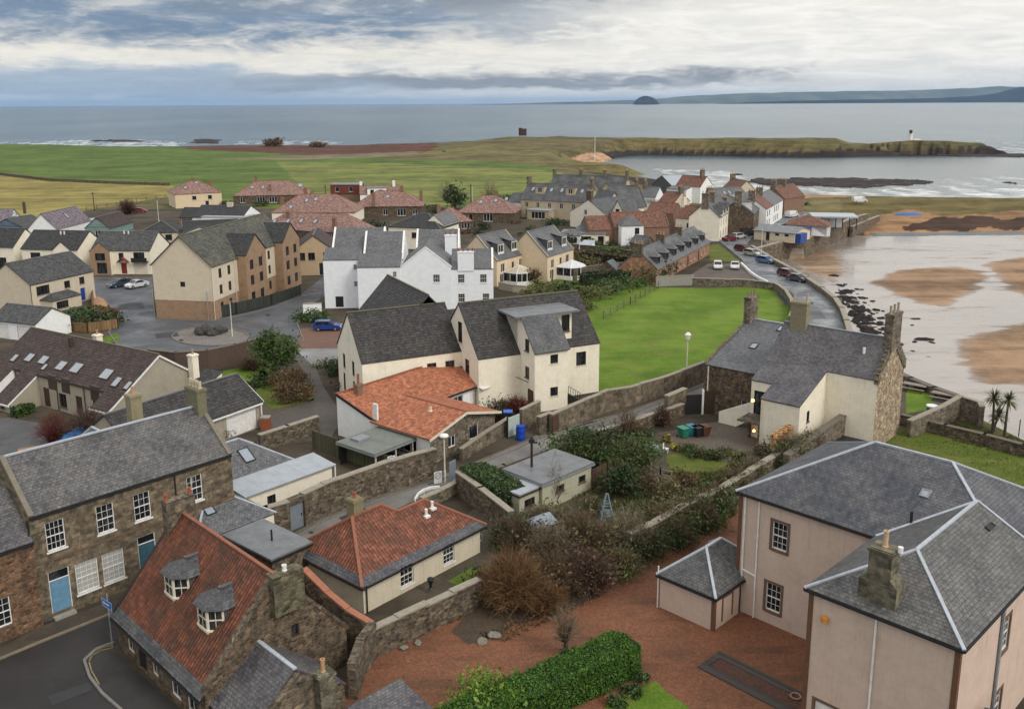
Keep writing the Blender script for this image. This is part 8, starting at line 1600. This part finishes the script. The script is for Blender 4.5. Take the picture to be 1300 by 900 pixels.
for i, (x, y, r, h, m, lb) in enumerate(((725, 588, 2.6, 3.0, 'green_leaf', 'bright ivy-green bush on the lane just above the shed roof'), (765, 590, 3.0, 3.6, 'dark_leaf', 'large dark evergreen bush right of the shed'), (798, 602, 2.8, 3.6, 'green_leaf', 'large green evergreen bush beside the round table'), (745, 575, 2.4, 2.2, 'ivy_leaf', 'spreading ivy bush along the low lane wall'), (815, 590, 2.0, 2.8, 'ivy_leaf', 'yellowish green shrub left of the round table'), (790, 628, 2.0, 2.8, 'dark_leaf', 'dark shrub by the rotting board fence'))): bush('evergreen_bush', lb, (x, y), r, h, m, 2600, .11, twigs=140, tm='brown_twig')
for i, (x, y, r, h, m, tm, lb) in enumerate(((845, 678, 2.4, 2.6, 'olive_leaf', 'brown_twig', 'brown and green scrub on the bank, left of the pink outhouse'), (878, 662, 2.4, 2.6, 'olive_leaf', 'brown_twig', 'olive scrub on the bank behind the pink outhouse roof'), (905, 648, 2.3, 2.4, 'ivy_leaf', 'brown_twig', 'green scrub under the coped wall near the pink house corner'), (930, 628, 2.2, 2.4, 'olive_leaf', 'brown_twig', 'brown scrub beside the pink house corner'), (860, 692, 2.0, 2.0, 'dark_leaf', 'brown_twig', 'low dark scrub along the gravel edge before the outhouse'), (826, 704, 2.0, 1.9, 'dark_leaf', 'brown_twig', 'low dark green scrub on the gravel edge under the wall end'), (895, 672, 1.8, 2.0, 'green_leaf', 'brown_twig', 'green bush touching the outhouse ridge'), (952, 612, 2.0, 2.4, 'olive_leaf', 'grey_twig', 'brown scrub behind the pink house roof edge'))):
    bush('bank_scrub', lb, (x, y), r, h, m, 1300, .10, twigs=420, tm=tm, cat='scrub')
bush('wall_shrub', 'large grey-green shrub against the rounded wall end', (1004, 594), 2.2, 3.4, 'olive_leaf', 1800, .10, twigs=500, tm='grey_twig', cat='shrub'); bush('wall_shrub', 'smaller dark shrub left of the grey-green wall shrub', (984, 600), 1.5, 2.2, 'dark_leaf', 900, .10, twigs=200, tm='grey_twig', cat='shrub'); bush('wall_shrub', 'brown twiggy shrub over the pink house roof edge', (1030, 585), 1.8, 3.0, 'dead_leaf', 500, .09, twigs=420, tm='grey_twig', cat='shrub')
for i, (x, y, r, h, m, n, lb) in enumerate(((868, 622, 1.3, 1.7, 'dead_leaf', 700, 'round brown shrub at the near corner of the cottage lawn'), (842, 632, 1.5, 1.5, 'olive_leaf', 500, 'straw coloured shrub by the low pale rail'), (905, 622, 1.5, 1.1, 'green_leaf', 800, 'low bright green shrub under the coped wall'), (858, 570, .6, .6, 'yellow_leaf', 220, 'yellow flowering clump on the courtyard edge'), (846, 561, .6, .9, 'yellow_leaf', 160, 'yellow clump by the low lane wall'), (884, 580, 1.1, .9, 'ivy_leaf', 500, 'low shrub on the courtyard edge left of the cabbage palm'), (905, 583, 1.0, .9, 'dark_leaf', 400, 'dark low shrub just left of the cabbage palm'), (872, 573, 1.2, .7, 'olive_leaf', 400, 'low olive plants along the courtyard edging stones'), (968, 580, 1.2, 1.2, 'dead_leaf', 400, 'reddish shrub right of the cabbage palm'), (922, 577, 1.2, .8, 'olive_leaf', 350, 'straggly border plant behind the cabbage palm'), (822, 622, 1.4, 1.6, 'dead_leaf', 300, 'brown dead shrub by the rail near the dark thicket'))): bush('garden_shrub', lb, (x, y), r, h, m, n, .10, cat='shrub', clumps=14, twigs=120)
twiggy('bare_lane_tree', 'dark bare tree on the lane wall opposite the playing field', (797, 556), 1.9, 3.2, 'brown_twig', 200, w=.03, cat='tree'); bush('lane_bush', 'dark purplish bush by the stucco gate pier', (840, 540), 1.3, 2.2, 'dead_leaf', 400, .1, twigs=260, tm='purple_twig'); bush('lane_bush', 'dark low bush on the lane wall beside the bare tree', (815, 556), 1.5, 1.2, 'dark_leaf', 500, .1, twigs=200)
# spiky palms
def palm(label, px, h, r, n=90, heads=((0, 0, 1.0),), z=0.0, droop=.5):
    p = at(*px, z); t = thing('cabbage_palm', label, 'palm tree', (p.x, p.y, z), 0); tk = MB(); V = []
    for dx, dy, f in heads:
        tk.tube((0, 0, 0), (dx * .4, dy * .4, h * f * .5), .16, .12, 7).tube((dx * .4, dy * .4, h * f * .5), (dx, dy, h * f), .12, .10, 7)
        c = np.array([dx, dy, h * f]); el = RNG.uniform(-.75, 1.3, n); az = RNG.uniform(0, 2 * PI, n); d = np.stack([np.cos(az) * np.cos(el), np.sin(az) * np.cos(el), np.sin(el)], 1); s = np.cross(d, [0, 0, 1.0]); s /= np.linalg.norm(s, axis=1)[:, None] + 1e-6
        L = r * RNG.uniform(.75, 1.1, n)[:, None]; m = c + d * L * .6; e = c + d * L; e[:, 2] -= droop * r * .35 * np.cos(el); w = .055 * (r / 1.2) ** .5
        V += [np.stack([c - s * w * .5, c + s * w * .5, m + s * w, m - s * w], 1), np.stack([m - s * w, m + s * w, e + s * .01, e - s * .01], 1)]
    tk.build('trunk', BARK, t); V = np.concatenate(V).reshape(-1, 3); me = fast_mesh('leaves', V, np.arange(len(V)).reshape(-1, 4)); me.materials.append(LM['palm_leaf']); add_tone(me, np.repeat(RNG.random(len(V) // 4), 4)); link('leaves', me, t); return t
palm('left cabbage palm with forked trunk by the slipway', (1260, 549), 3.7, 1.25, 110, ((-.25, 0, 1.0), (.55, .2, .45))); palm('right single-stemmed cabbage palm by the slipway', (1275, 554), 3.8, 1.2, 110); palm('short bushy cabbage palm on the cottage lawn', (937, 604), 1.5, 1.15, 150, ((-.3, 0, .9), (.35, .2, 1.0), (0, -.3, .8)), droop=.9)
p = at(1293, 554); t = thing('slipway_post', 'thin dark post at the right edge of the slipway', 'post', (p.x, p.y, 0)); MB().tube((0, 0, 0), (0, 0, 1.8), .05).build('post_shaft', BLACK_P, t)
# middle distance
bush('round_evergreen', 'dense round dark evergreen tree by the brick retaining wall', (351, 476), 2.45, 4.6, 'green_leaf', 4200, .16, cat='tree', trunk=.9, clumps=40, fill=.7)
for x, y, lb in ((368, 494, 'brown domed clipped hedge, farther of the pair on the drive island'), (372, 510, 'brown domed clipped hedge, nearer of the pair on the drive island')): bush('domed_hedge', lb, (x, y), 2.5, 2.4, 'dead_leaf', 2600, .11, ry=1.6, cat='hedge', clumps=60, fill=.8, spread=.14, rz=.4)
bush('drive_shrub', 'dark shrub at the foot of the cream gable by the drive', (431, 476), 1.7, 2.2, 'dark_leaf', 900, .13, twigs=150); bush('drive_shrub', 'low brown shrub at the cream gable corner by the orange roof', (446, 492), 1.8, 1.6, 'dead_leaf', 700, .12, twigs=150); bush('drive_shrub', 'low planting on the rockery beside the pale apron', (416, 466), 2.2, .8, 'olive_leaf', 600, .12, ry=1.2)
bush('red_shrub', 'dark red twiggy shrub in front of the cream house door', (655, 531), 2.6, 2.4, 'dead_leaf', 400, .09, ry=1.8, twigs=900, tm='red_twig', cat='shrub'); bush('red_shrub', 'dark shrub between the bungalow corner and the red twigs', (632, 534), 1.8, 2.4, 'dark_leaf', 900, .11, twigs=200, tm='red_twig', cat='shrub')
bush('ivy_screen', 'dark ivy bush against the carport side of the orange bungalow', (508, 562), 1.6, 2.4, 'dark_leaf', 1200, .12, ry=1.0); bush('yellow_shrub', 'yellowish shrub at the garage corner wall', (283, 556), 1.3, 1.4, 'olive_leaf', 600, .10, twigs=120)
bush('bed_hedge', 'thick dark planting at the edge of the apartment drive by the blue car', (395, 408), 3.0, 2.0, 'ivy_leaf', 1400, .16, ry=1.8); hedge('front_hedge', 'clipped green hedge in front of the white porch of the brown mews', (18, 530), (42, 522), 1.2, 1.1, 'green_leaf', 120, .12)
twiggy('bare_purple_bush', 'wide bare purple bush beside the blue tarpaulin', (112, 558), 3.0, 3.2, 'purple_twig', 700, w=.03); twiggy('bare_red_tree', 'bare reddish young tree in the mews yard', (70, 560), 2.3, 3.0, 'red_twig', 420, w=.022, cat='tree'); twiggy('verge_shrub', 'brown shrubs on the verge behind the retaining wall', (318, 470), 2.6, 1.6, 'brown_twig', 300, ry=1.2, leaf=500, mat='dead_leaf'); bush('verge_bush', 'dark evergreen shrub at the verge next to the round tree', (330, 490), 1.6, 1.5, 'dark_leaf', 700, .13)
for i, (x, y, r, h, m, lb) in enumerate(((674, 361, 1.8, 3.0, 'dead_leaf', 'dark maroon hedge block between the two villas'), (700, 372, 4.0, 2.0, 'olive_leaf', 'olive hedge below the white conservatory'), (728, 376, 4.0, 2.4, 'dark_leaf', 'dark rounded shrub right of the white conservatory'), (752, 380, 3.6, 2.6, 'olive_leaf', 'olive rounded shrub at the top of the playing field'), (775, 372, 3.6, 2.6, 'ivy_leaf', 'green rounded shrub midway along the field fence'), (800, 366, 3.8, 3.0, 'green_leaf', 'green shrub near the far end of the field fence'), (822, 358, 3.6, 3.8, 'dark_leaf', 'dark tall shrub beside the field gate at the cottage row'), (838, 352, 3.0, 4.2, 'dark_leaf', 'dark evergreen at the near gable of the cottage row'), (680, 380, 3.0, 1.8, 'olive_leaf', 'pale olive bush behind the cream house roof'), (740, 392, 2.6, 1.6, 'olive_leaf', 'olive bush at the corner of the playing field fence'), (770, 330, 4.2, 3.0, 'green_leaf', 'round green tree in the gardens behind the cottage row'), (745, 336, 3.2, 2.2, 'olive_leaf', 'olive bush in the gardens below the sunroom bungalow'), (720, 312, 3.4, 3.0, 'dark_leaf', 'dark shrub between villa roof and sunroom bungalow'), (698, 294, 3.0, 4.0, 'dark_leaf', 'dark bushy tree in front of the slate terrace'), (760, 345, 4.0, 1.6, 'dead_leaf', 'brown hedge strip behind the long garden wall'))): bush('garden_bush', lb, (x, y), r, h, m, 800, .20, cat='bush')
hedge('brown_hedge', 'long dark brown hedge behind the villa gardens', (728, 330), (800, 338), 2.0, 2.2, 'dead_leaf', 14, .22); hedge('brown_hedge', 'long clipped dark hedge between the white conservatory and the cottage row', (738, 362), (812, 356), 2.4, 2.2, 'dark_leaf', 16, .2)
bush('dark_round_tree', 'dark round tree on the skyline of the pink bungalows', (578, 266), 3.4, 6.6, 'dark_leaf', 1400, .3, cat='tree', trunk=.8); twiggy('bare_hedge_bush', 'bare brown bush beside the red car at the yellow field edge', (162, 272), 4.0, 5.0, 'purple_twig', 360, w=.07); bush('coast_bush', 'rounded windswept bush on the bracken skyline, left of two', (347, 186), 9, 6.5, 'dead_leaf', 1500, .6, ry=6, twigs=200, tm='purple_twig'); bush('coast_bush', 'lower windswept bush on the bracken skyline, right of two', (404, 187), 7, 4, 'dead_leaf', 1000, .6, ry=5, twigs=150, tm='purple_twig')
for i, (x, y, lb) in enumerate(((566, 256, 'faint bare tree in front of the mown field, left of two'), (622, 256, 'faint bare tree beside the pink bungalow roofs, right of two'))): twiggy('bare_field_tree', lb, (x, y), 4.5, 8, 'grey_twig', 120, w=.06, cat='tree', base=.05)
bush('terrace_hedge', 'dark hedge at the left end of the slate terrace', (640, 262), 6, 4, 'dark_leaf', 700, .3, ry=3, cat='hedge'); bush('pink_garden_hedge', 'dark green hedge in front of the lower pink bungalow', (468, 292), 6, 2.6, 'dark_leaf', 700, .25, ry=3, cat='hedge')
GS = 'small garden shrubs among the village houses'; SL = 'small dark shrub in the gardens among the village houses'
rs = random.Random(11); proto = {}
spots = [(100, 410), (112, 406), (128, 411), (142, 411), (95, 416), (120, 414), (60, 402), (170, 300), (200, 300), (245, 292), (255, 268), (288, 262), (330, 262), (400, 262), (436, 258), (470, 290), (545, 300), (560, 306), (612, 292), (632, 300), (655, 284), (675, 292), (690, 306), (712, 304), (762, 306), (806, 312), (868, 300), (880, 302), (812, 340), (826, 330), (610, 300), (590, 296), (520, 300), (548, 268), (538, 276), (300, 300), (180, 304), (210, 306), (100, 300), (60, 296), (640, 276), (664, 268), (752, 286), (706, 286), (776, 312), (724, 300), (856, 264), (846, 256), (890, 268), (930, 258), (1000, 268), (1024, 262), (270, 288), (318, 296), (470, 300), (480, 312), (665, 300), (682, 318), (720, 334), (790, 322), (700, 338), (748, 314), (835, 300), (560, 276), (612, 264)]
for x, y in spots:
    v = rs.randrange(5); p = at(x, y)
    if v not in proto: proto[v] = bush('village_shrub', SL, (x, y), 2.6, 2.6, ('dark_leaf', 'olive_leaf', 'dead_leaf', 'ivy_leaf', 'dark_leaf')[v], 420, .24, cat='shrub', group=GS, clumps=10); o = proto[v]
    else: o = dup(proto[v], (p.x, p.y, 0), rs.random() * 6, SL, GS)
    s = rs.uniform(.5, 1.05); o.scale = (s * rs.uniform(.9, 1.5), s, s * rs.uniform(.7, 1.0))
# rough grass tufts and ground cover: nobody could count them
def tufts(name, poly, n, h, w, mat, z=0.0):
    P = np.array(gp(poly, z)); lo, hi = P.min(0), P.max(0); X = RNG.uniform(lo[0], hi[0], n * 4); Y = RNG.uniform(lo[1], hi[1], n * 4); k = inpoly(X, Y, [tuple(p) for p in P]) & (fbm(X / 2.2, Y / 2.2) > .42); X, Y = X[k][:n], Y[k][:n]; m = len(X)
    b = np.stack([X, Y, np.full(m, z)], 1); a = RNG.uniform(0, 2 * PI, m); s = np.stack([np.cos(a), np.sin(a), np.zeros(m)], 1) * w; tip = b + np.stack([RNG.normal(0, .35, m), RNG.normal(0, .35, m), RNG.uniform(.4, 1, m)], 1) * h
    V = np.stack([b - s, b + s, tip + s * .3, tip - s * .3], 1).reshape(-1, 3); me = fast_mesh(name, V, np.arange(4 * m).reshape(-1, 4)); me.materials.append(LM[mat]); add_tone(me, np.repeat(RNG.random(m), 4)); tag(link(name, me), kind='stuff')
tufts('ground_cover', [(600, 720), (640, 660), (760, 600), (860, 600), (940, 600), (985, 590), (960, 640), (850, 700), (700, 770), (610, 770)], 14000, .32, .05, 'olive_leaf')
tufts('leaf_litter', [(560, 800), (610, 745), (700, 745), (840, 690), (880, 668), (760, 760), (640, 815)], 5000, .16, .07, 'dead_leaf')
tufts('rough_grass', [(1150, 545), (1243, 533), (1300, 560), (1420, 610), (1300, 582)], 6000, .22, .04, 'olive_leaf'); tufts('lawn_grass', [(1040, 612), (1152, 540), (1310, 578), (1400, 610), (1300, 640), (1200, 620)], 16000, .07, .05, 'bright_leaf')
tufts('drive_verge_grass', [(128, 430), (150, 423), (152, 432), (136, 438)], 500, .12, .05, 'bright_leaf')
